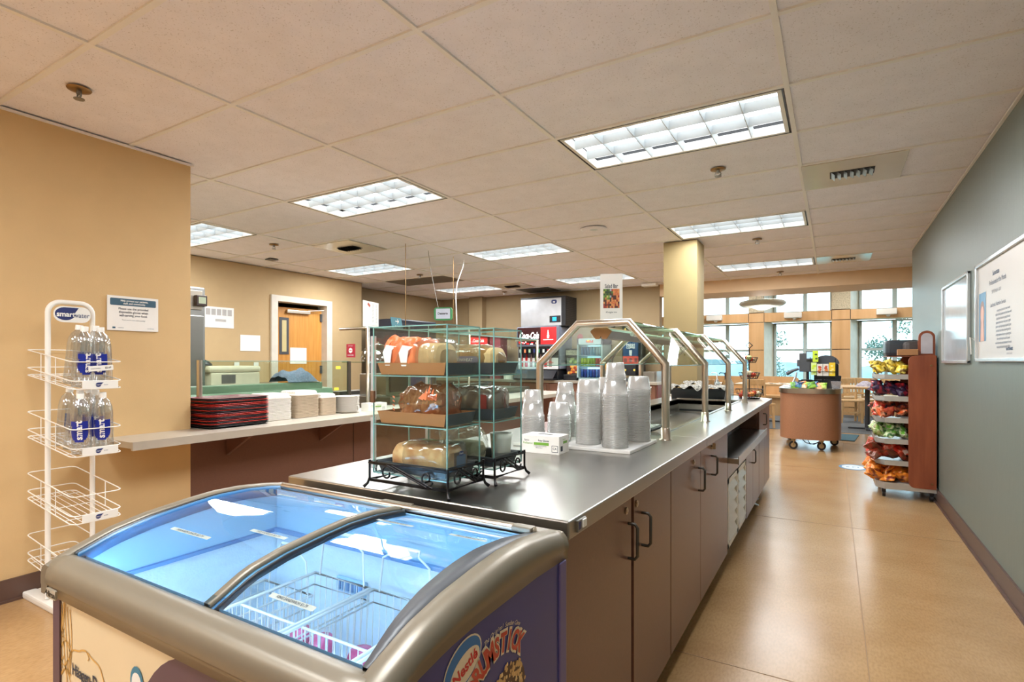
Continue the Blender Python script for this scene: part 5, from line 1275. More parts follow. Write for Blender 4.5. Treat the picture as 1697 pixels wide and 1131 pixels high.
# bottles
M_bot = clear('clear_bottle_plastic', (240, 244, 246), .9, .06, (235, 240, 245), .05)
M_blab = mat('bottle_blue_label', (28, 44, 140), .3, noise=.05)
def bottle():
    t = thing('water_bottle', '', 'bottle', (0, 0, 0))
    q = MB(); q.lathe([(.036, 0), (.040, .006), (.040, .195), (.037, .222), (.028, .248), (.016, .262), (.0145, .268)], n=22, cap=False); q.lathe([(.040, .0), (0, .004)], n=22, cap=False); q.build('clear_body', M_bot, t)
    q = MB(); q.lathe([(.0155, .266), (.0155, .288), (.0145, .290)], n=16); q.build('cap', M_white, t)
    q = MB(); R_ = .0405
    def cyl_patch(a0, a1, z0, z1, m, rr_=R_):
        n = 8; q.add([(rr_*math.cos(a0+(a1-a0)*i/n), rr_*math.sin(a0+(a1-a0)*i/n), z) for z in (z0, z1) for i in range(n+1)], [(i, i+1, n+2+i, n+1+i) for i in range(n)], m, True)
    zc_ = .105
    for k in range(10):   # round blue drop shape wrapped on the front
        z0, z1 = zc_-.045+k*.009, zc_-.045+(k+1)*.009; h_ = abs((z0+z1)/2-zc_)/.046; w_ = math.sqrt(max(0, 1-h_*h_))*.95
        cyl_patch(-w_, w_, z0, z1, 0)
    cyl_patch(.25, .95, zc_+.0, zc_+.055, 0); cyl_patch(-.95, -.2, zc_+.03, zc_+.055, 0)
    vs, fs = text_geo('smart', .03, 0, 'CENTER'); s_ = .040
    q.add([((R_+.0005)*math.cos(-(y*s_)/R_-.0), (R_+.0005)*math.sin(-(y*s_)/R_), zc_+.012+x*s_) for x, y, z in vs], fs, 1)
    q.build('label', [M_blab, M_white], t)
    return t
bt = bottle(); first = True
wb = [(1.167, [(.245, -.048, 'front left bottle in the top basket', .6), (.245, .045, 'front right bottle in the top basket', -.3), (.155, -.048, 'second left bottle in the top basket', 1.2), (.155, .045, 'second right bottle in the top basket', .2)]),
      (.845, [(.245, -.045, 'front left bottle in the second basket', -.1), (.245, .048, 'front right bottle in the second basket', -.1), (.155, -.048, 'second left bottle in the second basket', 1.6), (.155, .045, 'second right bottle in the second basket', .2), (.068, -.048, 'third left bottle in the second basket', 2.6), (.068, .045, 'third right bottle in the second basket', .3)])]
for z, lst in wb:
    for (x, y, l_, rz) in lst:
        if first: o = bt; first = False
        else: o = dup(bt, (0, 0, 0))
        o.location = (-3.38+x, 1.25+y, z-TI*(x+.235)+.006); o.rotation_euler = (0, .10, -.5+rz); o['label'] = 'clear water bottle with blue label, '+l_; o['group'] = 'water bottles in the white wire rack'

# ============================================================ RIGHT WALL FRAMES
def frame(y0, y1, z0, z1, lab, name='picture_frame'):
    t = thing(name, lab, 'picture frame', (.79, (y0+y1)/2, z0)); w, h = y1-y0, z1-z0; r = .011
    q = MB()
    for (a, b_, c_, d_) in ((-w/2, -w/2+.022, 0, h), (w/2-.022, w/2, 0, h), (-w/2, w/2, 0, .022), (-w/2, w/2, h-.022, h)): q.box(-.022, a, c_, 0, b_, d_, r=.005)
    q.build('moulding', mat('silver_moulding', (206, 212, 214), .22, .5), t)
    return t, w, h
t, w, h = frame(4.672, 5.67, 1.222, 1.842, 'smaller silver framed blank glossy board on the right wall')
q = MB(); q.box(-.008, -w/2+.02, .02, 0, w/2-.02, h-.02); q.build('board', mat('glossy_white_board', (176, 186, 192), .15, coat=.2), t)
t, w, h = frame(3.2, 4.445, 1.233, 1.838, 'larger silver framed employee poster on the right wall')
q = MB(); q.box(-.006, -w/2+.02, .02, 0, w/2-.02, h-.02); q.build('poster', mat('poster_paper', (206, 198, 190), .4, noise=.01), t)
A = lambda y, z, d=-.0068: PM((d, y, z), (0, -1, 0), (0, 0, 1))
q = MB(); y0 = w/2
q.text('Sumantan', .042, A(.17, .505), 0, bold=.01, sx=.9); q.text('Professional of the Month', .040, A(.14, .455), 0, sx=.85); q.text('SEPTEMBER 2021', .028, A(.16, .40), 1)
q.text('Lead cook, Nutrition Services', .032, A(.13, .325), 0, sx=.85)
rr = random.Random(17); wd = 'many years serving food to every guest with care and pride each day she goes above to help the team and patients smile kitchen work great'.split()
for k in range(10):
    ln = ' '.join(rr.choice(wd) for _ in range(8)); q.text(ln[:46], .021, A(.02, .285-k*.0225), 0, sx=.82)
q.text('northwest', .030, A(-.10, .07), 0, bold=.02); q.text('medical center', .018, A(-.10, .045), 1); q.build('lettering', [mat('steel_blue_ink', (70, 90, 116), .6), mat('pale_ink', (150, 150, 156), .6)], t)
q = MB(); py0, py1, pz0, pz1 = .575, .40, .125, .42
q.quad((-.0072, py0, pz0), (-.0072, py1, pz0), (-.0072, py1, pz1), (-.0072, py0, pz1), 0); cyy = (py0+py1)/2
def ell(cy, cz, a, b_, m, d): q.add([(-d, cy+a*math.cos(2*PI*k/20), cz+b_*math.sin(2*PI*k/20)) for k in range(20)], [tuple(range(20))], m)
q.quad((-.0074, cyy+.055, pz0), (-.0074, cyy-.055, pz0), (-.0074, cyy-.05, .27), (-.0074, cyy+.05, .27), 1)
ell(cyy, .305, .055, .065, 1, .0075); q.quad((-.0077, cyy+.045, pz0), (-.0077, cyy-.045, pz0), (-.0077, cyy-.02, .25), (-.0077, cyy+.02, .25), 2); ell(cyy, .285, .036, .054, 2, .0078)
q.build('portrait_print', [mat('blue_backdrop_print', (70, 132, 170), .4), mat('auburn_hair_print', (150, 104, 84), .4), mat('skin_print', (222, 162, 134), .4)], t)
q = MB(); q.box(-.012, .0, -.05, 0, .02, .05, r=.003); q.tube([(-.012, .01, .03), (-.035, .012, .05), (-.03, .012, -.06)], .003, 6); o = q.build('wall_hook', M_white); o.location = (.79, 4.475, 1.34); tag(o, 'small white clip hook on the wall between the two frames', 'hook')

# ============================================================ DRINKS WALL
BY = 8.58; ZB = .905
bc = thing('drink_counter', 'beverage counter with a steel edge and walnut doors along the back wall', 'counter', (-4.8, 8.9, 0))
BM = Matrix.Translation((4.8, -8.9, 0))
q = MB(); q.M = BM; q.box(-7.1, BY, ZB-.045, -2.40, 9.075, ZB); q.build('worktop', mat('pale_steel_top', (198, 190, 176), .35, .6), bc, bev=.003)
q = MB(); q.M = BM; q.box(-7.1, BY+.05, .1, -2.42, 9.07, ZB-.046); q.box(-7.1, BY+.12, 0, -2.5, 9.07, .1, 1); q.build('carcass', [M_lamr, M_dark], bc)
xs = [-7.05, -6.35, -5.7, -5.05, -4.33, -3.62, -3.0, -2.44]
for a, b_ in zip(xs, xs[1:]):
    q = MB(); q.M = BM; q.box(a+.004, BY+.03, .12, b_-.004, BY+.049, ZB-.06); d = q.build('door', M_lamr, bc)
    q = MB(); q.M = BM; q.tube([(b_-.06, BY+.03, .72), (b_-.06, BY+.0, .72), (b_-.06, BY+.0, .83), (b_-.06, BY+.03, .83)], .005, 6); q.build('handle', M_steel2, d)
q = MB(); q.M = BM; q.box(-2.42, BY+.04, .0, -2.40, 9.2, ZB-.046); q.build('end_panel', mat('maroon_laminate', (110, 62, 62), .4), bc)
# soda machine
sm = thing('soda_machine', 'soda fountain dispenser with a red and black illuminated panel under the ice machine', 'soda machine', (-4.58, 8.9, ZB))
S = Matrix.Translation((4.58, -8.9, -ZB))
q = MB(); q.M = S; q.box(-5.03, 8.72, 1.10, -4.15, 9.20, 1.86, r=.02); q.box(-5.03, 8.66, 1.50, -4.16, 8.75, 1.87, r=.03); q.build('cabinet', mat('blue_grey_plastic', (112, 118, 132), .35), sm)
q = MB(); q.M = S; q.box(-5.0, 8.695, 1.10, -4.19, 8.719, 1.50); q.build('valve_bay', M_black, sm)
q = MB(); q.M = S; q.box(-5.02, 8.66, .91, -4.18, 9.15, 1.08, r=.01); q.add([(-5.0, 8.66, 1.08), (-4.2, 8.66, 1.08), (-4.2, 8.50, .935), (-5.0, 8.50, .935)], [(0, 3, 2, 1)]); q.box(-5.0, 8.50, ZB+.001, -4.2, 8.68, .935); q.build('drip_tray', M_black, sm)
q = MB(); q.M = S; q.quad((-5.0, 8.655, 1.545), (-4.52, 8.655, 1.545), (-4.52, 8.655, 1.85), (-5.0, 8.655, 1.85), 0); q.quad((-4.52, 8.655, 1.545), (-4.21, 8.655, 1.545), (-4.21, 8.655, 1.85), (-4.52, 8.655, 1.85), 1)
A = lambda x, z, d=8.653: PM((x, d, z), (1, 0, 0), (0, 0, 1))
q.M = S; q.text('Coca-Cola', .155, A(-4.765, 1.70), 2, bold=.035, shear=.35, sx=.60)
rr = random.Random(4)
for k in range(16):
    x = -4.99+rr.random()*.46; z = rr.choice((1.56, 1.585))+rr.uniform(-.012, .012); q.M = S @ A(x, z, 8.654); q.rrect(rr.uniform(.02, .06), .018, .008, Matrix.Identity(4), rr.choice((1, 2, 1)))
q.M = S @ A(-4.37, 1.72); q.lathe([(0, 0), (0, 0)], n=3) if False else None
pts = [(-.018, -.07), (-.022, -.02), (-.014, .0), (-.016, .025), (-.007, .05), (-.007, .075), (.007, .075), (.007, .05), (.016, .025), (.014, .0), (.022, -.02), (.018, -.07)]
q.add([(x, z, .001) for x, z in pts], [tuple(range(11, -1, -1))], 2); q.rrect(.20, .012, .004, Matrix.Translation((0, -.095, .001)), 2)
q.build('lit_panel', [mat('black_cherry_panel', (40, 16, 20), .2, emit=(60, 16, 20), estr=.4), mat('soda_red_panel', (214, 30, 34), .25, emit=(230, 30, 34), estr=.9), mat('lit_white_print', (250, 248, 245), .3, emit=(255, 250, 245), estr=.8)], sm)
for k in range(8):
    x = -4.94+k*.095; q = MB(); q.M = S; q.box(x-.028, 8.66, 1.38, x+.028, 8.69, 1.47, r=.006, m=0); q.M = S @ A(x, 1.425, 8.658); q.rrect(.04, .06, .004, Matrix.Identity(4), 1)
    q.M = S; q.cyl((x, 8.67, 1.38), (x, 8.67, 1.31), .016, 10)
    q.build('valve', [M_black, [mat('valve_white', (220, 220, 214), .4), mat('valve_orange', (226, 130, 80), .4), mat('valve_pale_green', (170, 200, 160), .4), M_navy, mat('valve_green', (40, 140, 90), .4), mat('valve_white', (0, 0, 0)), M_red, mat('valve_orange', (0, 0, 0))][k]], sm)
q = MB(); q.M = S; q.box(-5.0, 8.690, 1.10, -4.19, 8.694, 1.19, 0); q.box(-5.0, 8.690, 1.19, -4.19, 8.694, 1.30, 0)
for k in range(7):
    x = -4.93+k*.098; mi = [1, 1, 2, 3, 2, 1, 2][k]; q.M = S @ A(x, 1.24, 8.688)
    p_ = [(-.028, -.10), (-.03, -.02), (-.022, .02), (-.028, .05), (-.010, .10), (-.010, .13), (.010, .13), (.010, .10), (.028, .05), (.022, .02), (.03, -.02), (.028, -.10)]
    q.add([(a, b_, 0) for a, b_ in p_], [tuple(range(11, -1, -1))], mi); q.rrect(.05, .03, .003, Matrix.Translation((0, -.01, .001)), 0 if mi == 1 else 1)
q.M = S; q.text('MINUTE FOUNTAIN', .032, A(-4.36, 1.215, 8.687), 1, bold=.02, sx=.55); q.build('bottle_print', [mat('panel_white', (222, 222, 220), .4), mat('soda_red_print', (196, 40, 40), .4), mat('grey_red_print', (150, 120, 110), .4), mat('bottle_green_print', (90, 126, 70), .4)], sm)
for k in range(9):
    q = MB(); q.lathe([(.028, 0), (.035, .09)], n=12); 
im = thing('ice_machine', 'stainless steel ice machine with a small blue display on top of the soda dispenser', 'ice machine', (-4.5, 8.95, 1.872))
q = MB(); q.box(-.46, -.24, 0, .36, .25, .50, r=.008); q.build('cabinet', mat('ice_machine_steel', (196, 198, 202), .3, .7), im)
q = MB(); q.box(.361, -.235, .0, .44, .25, .50, r=.004); q.box(-.46, -.24, .501, .44, .25, .53, r=.004)
for k in range(14): q.box(.441, -.20, .03+k*.032, .446, .22, .045+k*.032)
q.build('black_vent_side', M_black, im)
q = MB(); q.box(.13, -.246, .06, .35, -.241, .18, 0, r=.003); q.box(.19, -.249, .085, .27, -.246, .155, 1); q.build('display', [M_black, glow('blue_display', (60, 170, 240), 1.2)], im)
q = MB(); q.rrect(.11, .07, .03, PM((.22, -.2415, .43), (1, 0, 0), (0, 0, 1))); q.text('m', .05, PM((.22, -.2425, .43), (1, 0, 0), (0, 0, 1)), 1, bold=.05); q.build('badge', [M_navy, M_paper], im)
# juice dispenser
jd = thing('juice_dispenser', 'small drink dispenser with a fruit picture between soda machine and can cooler', 'drink dispenser', (-3.99, 8.95, ZB))
q = MB(); q.box(-.13, -.2, 0, .13, .2, .10, r=.01); q.build('base', M_black, jd)
q = MB(); q.box(-.12, -.08, .10, .12, .19, .40, r=.01); q.build('body', mat('clear_grey_body', (120, 132, 120), .2), jd)
q = MB(); q.box(-.13, -.12, .40, .13, .19, .56, r=.02); q.box(-.11, -.125, .44, .11, -.12, .53, 1); q.build('head', [M_black, mat('menu_face', (150, 150, 130), .3, noise=.5, scale=60)], jd)
q = MB(); rr = random.Random(2)
q.box(-.115, -.086, .11, .115, -.081, .27, 0)
for k in range(26): q.M = PM((rr.uniform(-.08, .08), -.0865-.0001*k, rr.uniform(.12, .25)), (1, 0, 0), (0, 0, 1)); q.rrect(.05, .04, .018, Matrix.Identity(4), 1+k % 3)
q.build('fruit_picture', [mat('dark_picture', (60, 40, 40), .4), mat('orange_fruit_print', (240, 150, 50), .4), mat('yellow_fruit_print', (240, 200, 110), .4), mat('red_fruit_print', (190, 70, 50), .4)], jd)
q = MB()
for k in range(8): q.M = PM((rr.uniform(-.07, .07), -.083-.0001*k, rr.uniform(.30, .38)), (1, 0, 0), (0, 0, 1)); q.rrect(.05, .05, .02, Matrix.Identity(4), k % 2)
q.build('lime_picture', [mat('lime_print', (120, 170, 80), .4), mat('pale_lime_print', (190, 214, 150), .4)], jd)
# red hanging paper
b = MB(); b.M = PM((-4.0, 9.221, 1.62), (1, 0, 0), (0, 0, 1)); b.rrect(.11, .24, .05, Matrix.Identity(4)); tag(b.build('red_notice', mat('faded_red_notice', (188, 80, 80), .6), loc=(-4.0, 9.22, 1.5)), 'red rounded notice on the back wall above the juice dispenser', 'notice')
# can cooler
cc_ = thing('can_cooler', 'small glass front energy drink cooler full of lit cans', 'cooler', (-3.62, 8.97, ZB))
cw, ch_ = .235, .73
q = MB()
for (x0, x1, z0, z1) in ((-cw, -cw+.03, 0, ch_), (cw-.03, cw, 0, ch_), (-cw, cw, 0, .05), (-cw, cw, .62, ch_)): q.box(x0, -.22, z0, x1, .22, z1)
q.box(-cw, .20, 0, cw, .22, ch_); q.build('cabinet', mat('cooler_silver', (170, 190, 196), .35, .2), cc_)
q = MB(); q.box(-cw+.031, .185, .05, cw-.031, .199, .62); q.build('lit_back', glow('cooler_glow', (190, 232, 255), 1.1), cc_)
for z in (.05, .245, .44):
    q = MB(); q.box(-cw+.031, -.19, z-.014, cw-.031, .18, z); q.build('shelf', mat('cooler_shelf', (120, 160, 190), .4), cc_)
q = MB(); q.box(-cw+.02, -.226, .04, cw-.02, -.223, .63); q.build('glass_door', M_glass, cc_)
q = MB(); A = PM((0, -.2215, .675), (1, 0, 0), (0, 0, 1)); q.M = A
q.text('RedBull', .055, Matrix.Translation((.0, -.0, 0)), 0, bold=.04, sx=.8); q.rrect(.06, .05, .024, Matrix.Translation((-.02, .005, -.0004)), 2); q.build('logo', [M_red, M_navy, M_yel], cc_)
ccol = [[(60, 130, 190), (90, 170, 210), (150, 190, 210)], [(190, 206, 70), (150, 180, 60), (206, 70, 80)], [(40, 90, 180), (50, 70, 160), (70, 120, 200)]]
can0 = {}
for r_, z in enumerate((.44, .245, .05)):
    for row in range(2):
        for k in range(7):
            ci = (0 if k < 3 else 1 if k < 5 else 2) if r_ < 2 else k % 3; key = (r_, ci)
            lab = [['deep sky blue', 'light blue', 'silvery blue'], ['yellow-green', 'lime green', 'red'], ['blue', 'dark blue', 'mid blue']][r_][ci]
            if key not in can0:
                q = MB(); q.lathe([(.018, 0), (.0245, .008), (.0245, .132), (.020, .142), (.020, .145), (0, .1445)], n=12); o = q.build('drink_can', mat('can_'+lab.replace(' ', '_'), ccol[r_][ci], .3, .35, emit=ccol[r_][ci], estr=0)); can0[key] = o
            else: o = can0[key].copy(); COL.objects.link(o)
            o.location = (-3.62-.165+k*.055, 8.97-.15+row*.09, ZB+z+.001)
            tag(o, '%s drink can on the %s shelf of the lit cooler' % (lab, ['top', 'middle', 'bottom'][r_]), 'can', '%s cans on the %s cooler shelf' % (lab, ['top', 'middle', 'bottom'][r_]))
# coffee machine
cm = thing('coffee_machine', 'tall coffee dispenser with a blue Fresh Coffee panel seen through the sneeze guard', 'coffee machine', (-2.90, 8.85, ZB))
q = MB(); q.box(-.16, -.04, .10, .16, .25, .66, r=.015); q.build('body', M_black, cm)
q = MB(); q.box(-.20, -.25, .0, .20, .25, .05, r=.008); q.build('base', M_dgrey, cm)
q = MB(); q.quad((-.14, -.041, .42), (.12, -.041, .42), (.12, -.041, .66), (-.14, -.041, .66), 0); q.quad((-.14, -.041, .29), (.12, -.041, .29), (.12, -.041, .42), (-.14, -.041, .42), 1)
A = lambda x, z: PM((x, -.0425, z), (1, 0, 0), (0, 0, 1))
q.text('FRESH', .052, A(-.01, .605), 2, bold=.03); q.text('COFFEE', .052, A(-.01, .56), 2, bold=.03, sx=.85); q.M = A(-.01, .48); q.add([(-.02, -.05, 0), (.02, -.05, 0), (.026, .04, 0), (-.026, .04, 0)], [(0, 1, 2, 3)], 2)
for k in range(3): q.M = A(-.10+k*.09, .35); q.rrect(.05, .07, .012, Matrix.Identity(4), 3)
q.build('front_panel', [mat('deep_blue_panel', (28, 72, 116), .3), mat('coral_red_panel', (226, 74, 60), .3), mat('panel_white_print', (240, 240, 240), .4), mat('dark_cup_print', (120, 40, 40), .4)], cm)
q = MB(); q.box(-.10, -.12, .10, .10, -.04, .28, r=.01); q.build('spout_block', M_black, cm)
for (k, x) in enumerate((-.075, .08)):
    q = MB(); q.cyl((x, -.125, .19), (x, -.12, .19), .018, 12); q.build('button', mat('amber_button', (230, 200, 90), .4), cm)
b = MB(); b.box(-2.70, 8.80, ZB+.001, -2.50, 9.18, ZB+.16, 0, r=.004); b.box(-2.48, 8.75, ZB+.001, -2.455, 9.2, ZB+.17)
tag(b.build('drip_sink', M_steel, loc=(-2.6, 9.0, ZB)), 'low steel sink box with a backsplash at the right end of the beverage counter', 'sink')
b = MB(); b.box(-3.33, 8.66, ZB+.001, -3.10, 8.9, ZB+.13, r=.01); tag(b.build('creamer_bin', mat('frosty_grey_plastic', (160, 170, 176), .3), loc=(-3.2, 8.8, ZB)), 'grey plastic bin left of the coffee dispenser', 'bin')
q = MB(); q.tube([(-3.10, 8.70, 1.40), (-3.16, 8.66, 1.30), (-3.18, 8.64, 1.15), (-3.12, 8.64, 1.04), (-3.05, 8.66, .96), (-3.0, 8.7, .912)], .007, 6); q.tube([(-3.34, 8.64, 1.05), (-3.24, 8.62, 1.10), (-3.14, 8.62, 1.06), (-3.08, 8.64, 1.0), (-3.05, 8.7, .912)], .006, 6)
tag(q.build('power_cable', M_black, loc=(-3.1, 8.7, .912)), 'loose black cables hanging left of the coffee dispenser', 'cable')
b = MB(); b.M = TR(-3.33, 8.75, ZB+.131); b.lathe([(.04, 0), (.05, .07), (.02, .13), (.02, .16), (0, .17)], n=14); tag(b.build('yellow_bottle', mat('amber_yellow', (224, 160, 50), .4), loc=(-3.33, 8.75, ZB)), 'amber yellow bottle standing left of the coffee dispenser', 'bottle')
# red cooler box and maroon carton behind the glass cases
b = MB(); b.box(-6.13, 8.7, ZB+.3, -5.68, 9.1, 1.74, r=.01); b.box(-6.11, 8.696, 1.55, -5.70, 8.7, 1.71, 1); b.box(-6.13, 8.7, ZB+.001, -5.68, 9.1, ZB+.295, 2)
A = PM((-5.9, 8.694, 1.635), (1, 0, 0), (0, 0, 1)); b.M = A; b.text('Coca-Cola', .085, Matrix.Identity(4), 3, bold=.03, shear=.3, sx=.7)
tag(b.build('drink_merchandiser', [mat('dark_red_cabinet', (110, 30, 36), .4), mat('soda_red_panel', (0, 0, 0)), M_black, M_paper], loc=(-5.9, 8.9, ZB)), 'dark red drinks merchandiser with a red lit sign, seen through the cases', 'merchandiser')
b = MB(); b.box(-5.64, 8.7, ZB+.001, -5.40, 8.95, 1.71, r=.004); b.M = PM((-5.52, 8.698, 1.5), (1, 0, 0), (0, 0, 1)); b.text('enjoy', .07, Matrix.Identity(4), 1); b.text('tea & cocoa', .04, Matrix.Translation((0, -.2, 0)), 1); b.M = Matrix.Identity(4)
tag(b.build('beverage_tower', [mat('maroon_tower', (122, 44, 56), .5), mat('pink_print', (214, 170, 170), .5)], loc=(-5.5, 8.8, ZB)), 'tall maroon printed beverage tower beside the red merchandiser', 'dispenser')
q = MB(); q.lathe([(.09, 0), (.10, .12), (.11, .14)], (-5.25, 8.75, ZB+.001), 16)
for k in range(26): x, y = RN.uniform(-.07, .07), RN.uniform(-.05, .05); q.M = TR(-5.25+x, 8.75+y, ZB+.12) @ Matrix.Rotation(RN.uniform(-.3, .3), 4, 'Y'); q.box(-.004, -.004, 0, .004, .004, .14); q.M = Matrix.Identity(4)
tag(q.build('straw_cup', M_white, loc=(-5.25, 8.75, ZB)), 'cup of white straws left of the soda machine', 'straws')

# ============================================================ FAR END OF THE COUNTER
def tub(x0, x1, y0, y1, z, h, lab, m, cat='bin', name='food_tub'):
    t = MB(); e_ = .02; o = [(x0+e_, y0+e_, z), (x1-e_, y0+e_, z), (x1-e_, y1-e_, z), (x0+e_, y1-e_, z)]; u = [(x0, y0, z+h), (x1, y0, z+h), (x1, y1, z+h), (x0, y1, z+h)]
    w = .006; i_ = [(x0+e_+w, y0+e_+w, z+w), (x1-e_-w, y0+e_+w, z+w), (x1-e_-w, y1-e_-w, z+w), (x0+e_+w, y1-e_-w, z+w)]; v = [(x0+w, y0+w, z+h), (x1-w, y0+w, z+h), (x1-w, y1-w, z+h), (x0+w, y1-w, z+h)]
    t.add(o+u+i_+v, [(3, 2, 1, 0), (8, 9, 10, 11)]+[(a, (a+1) % 4, 4+(a+1) % 4, 4+a) for a in range(4)]+[(8+(a+1) % 4, 8+a, 12+a, 12+(a+1) % 4) for a in range(4)]+[(4+a, 4+(a+1) % 4, 12+(a+1) % 4, 12+a) for a in range(4)])
    return tag(t.build(name, m, loc=((x0+x1)/2, (y0+y1)/2, z)), lab, cat)
Z1 = ZC+.014
def napkin(x, y, z, w, d, seed, lab):
    r = random.Random(seed); ph = [r.random()*6 for _ in range(4)]
    def fn(u, v):
        a = abs(v-.5)*2; return (x-w/2+w*u, y-d/2+d*v, z+.012*math.sin(9*u+ph[0])*math.sin(8*v+ph[1])+.02*math.sin(15*u+ph[2])*math.cos(6*v)*.4+.018-.06*max(0, a-.72)*(1.2+math.sin(14*u+ph[3])))
    q = MB(); q.grid(fn, 26, 16); return tag(q.build('plaid_cloth', mat('black_white_pattern_cloth', (34, 32, 34), .9, scale=70, rgb2=(190, 184, 172)), loc=(x, y, z)), lab, 'cloth')
tub(-1.42, -1.09, 5.47, 5.72, ZC+.001, .095, 'left black tub at the far end of the salad well', M_black)
tub(-1.075, -.875, 5.45, 5.70, ZC+.001, .095, 'right black tub at the far end of the salad well', M_black)
napkin(-1.25, 5.585, ZC+.115, .31, .24, 1, 'patterned black and white cloth draped over the left black tub')
napkin(-.975, 5.565, ZC+.115, .19, .24, 2, 'patterned black and white cloth draped over the right black tub')
tub(-1.36, -1.10, 5.74, 5.93, ZC+.001, .12, 'rear black tub behind the two front tubs on the counter end', M_black)
napkin(-1.23, 5.835, ZC+.14, .25, .18, 3, 'patterned cloth draped over the rear black tub')
sr = thing('chili_sauce_bottle', 'red chili sauce bottle with a green pointed cap at the salad bar end', 'bottle', (-1.475, 5.62, ZC+.001))
q = MB(); q.lathe([(.026, 0), (.028, .01), (.028, .12), (.016, .165), (.016, .17)], n=16); q.build('body', mat('chili_red', (206, 66, 30), .3), sr)
q = MB(); q.lathe([(.018, .17), (.018, .19), (.008, .205), (.003, .235), (0, .236)], n=14); q.build('cap', mat('cap_green', (30, 140, 66), .4), sr)
# tiered wire fruit stand
fs_ = thing('tiered_basket', 'tall tiered wire basket stand at the far corner of the steel counter', 'basket', (-.72, 5.86, ZC))
q = MB(); q.cyl((0, 0, 0), (0, 0, .50), .005, 8); q.tube([(0, 0, .50), (.03, 0, .53), (0, 0, .56), (-.03, 0, .53), (0, 0, .50)], .004, 6); q.build('pole', M_iron, fs_)
for (z, r, h) in ((.005, .13, .09), (.20, .10, .06), (.36, .08, .05)):
    q = MB()
    for (k, dz) in ((.75, 0), (.9, h*.5), (1, h)): q.tube([(r*k*math.cos(2*PI*j/20), r*k*math.sin(2*PI*j/20), z+dz) for j in range(20)], .0028, 5, True)
    for j in range(20): a = 2*PI*j/20; q.tube([(0, 0, z), (r*.75*math.cos(a), r*.75*math.sin(a), z), (r*math.cos(a), r*math.sin(a), z+h)], .002, 4)
    q.build('wire_bowl', M_iron, fs_)
fm = {}
fcols = [('red', (206, 70, 40)), ('cream', (226, 206, 170)), ('orange', (232, 140, 60)), ('pale green', (180, 190, 120))]
rr = random.Random(77)
for (n, r, z) in ((14, .085, .035), (6, .05, .235), (4, .035, .385)):
    for k in range(n):
        c = fcols[rr.randrange(4)]; nm = c[0]
        if nm not in fm:
            q = MB(); q.lathe([(0, .002), (.014, 0), (.024, .012), (.026, .024), (.018, .042), (.005, .044), (0, .040)], n=14); o = q.build('wrapped_snack', mat('snack_'+nm.replace(' ', '_'), c[1], .4, noise=.25, scale=40)); fm[nm] = o
        else: o = fm[nm].copy(); COL.objects.link(o)
        a = 2.4*k; q_ = r*math.sqrt((k+.5)/n); o.location = (-.72+q_*math.cos(a), 5.86+q_*math.sin(a), ZC+z-.025+rr.uniform(0, .035)); tag(o, '%s round wrapped snacks heaped in the tiered wire basket' % nm, 'snack', '%s snacks in the tiered basket' % nm)
for k, (x, y) in enumerate(((-1.06, 6.06), (-.985, 6.10), (-.92, 6.02))):
    t = thing('pump_bottle', ['left', 'middle', 'right'][k]+'most clear pump bottle of dressing behind the black tubs', 'bottle', (x, y, ZC+.001))
    q = MB(); q.lathe([(.03, 0), (.033, .01), (.033, .14), (.015, .17), (.015, .18)], n=16); q.build('body', [clear('bottle_clear', (230, 240, 240), .5, .3, (210, 220, 225), .1), mat('oil_brown', (150, 110, 60), .3)][k == 1], t)
    q = MB(); q.cyl((0, 0, .18), (0, 0, .245), .006, 8); q.tube([(0, 0, .245), (-.05, 0, .25), (-.06, 0, .235)], .006, 6); q.build('pump', M_black if k else M_white, t)

# ============================================================ DINING ROOM
def chair(loc, rz, lab):
    t = thing('wooden_chair', lab, 'chair', loc, rz, None)
    q = MB(); q.box(-.21, -.21, .42, .21, .21, .455, r=.01); q.build('seat', M_woodl, t)
    for sx_ in (-1, 1):
        q = MB(); q.add([(sx_*.19, -.20, .42), (sx_*.145, -.20, .42), (sx_*.145, -.155, .42), (sx_*.19, -.155, .42), (sx_*.20, -.225, 0), (sx_*.165, -.225, 0), (sx_*.165, -.19, 0), (sx_*.20, -.19, 0)], [(0, 1, 2, 3), (7, 6, 5, 4), (0, 4, 5, 1), (1, 5, 6, 2), (2, 6, 7, 3), (3, 7, 4, 0)]); q.build('leg', M_woodl, t)
        q = MB(); q.tube([(sx_*.19, .24, 0), (sx_*.185, .18, .44), (sx_*.19, .24, .88)], [.022, .024, .018], 8); q.build('leg', M_woodl, t)
        q = MB(); q.box(sx_*.165-.01, -.18, .17, sx_*.165+.01, .20, .20); q.build('stretcher', M_woodl, t)
    q = MB(); q.box(-.20, .225, .78, .20, .25, .88, r=.008); q.build('top_rail', M_woodl, t)
    q = MB(); q.box(-.18, .20, .54, .18, .22, .57); q.build('lower_rail', M_woodl, t)
    for k in range(5):
        x = -.13+k*.065; q = MB(); q.add([(x-.014, .20, .57), (x+.014, .20, .57), (x+.014, .228, .78), (x-.014, .228, .78), (x-.014, .212, .57), (x+.014, .212, .57), (x+.014, .24, .78), (x-.014, .24, .78)], [(0, 1, 2, 3), (7, 6, 5, 4), (0, 4, 5, 1), (1, 5, 6, 2), (2, 6, 7, 3), (3, 7, 4, 0)]); q.build('slat', M_woodl, t)
    q = MB(); q.box(-.17, -.19, .19, .17, -.17, .22); q.build('stretcher', M_woodl, t)
    return t
CLAB = 'light oak slat-back chair '
ch0 = chair((.27, 13.0, .004), .25, CLAB+'nearest the right side of the drinks kiosk')
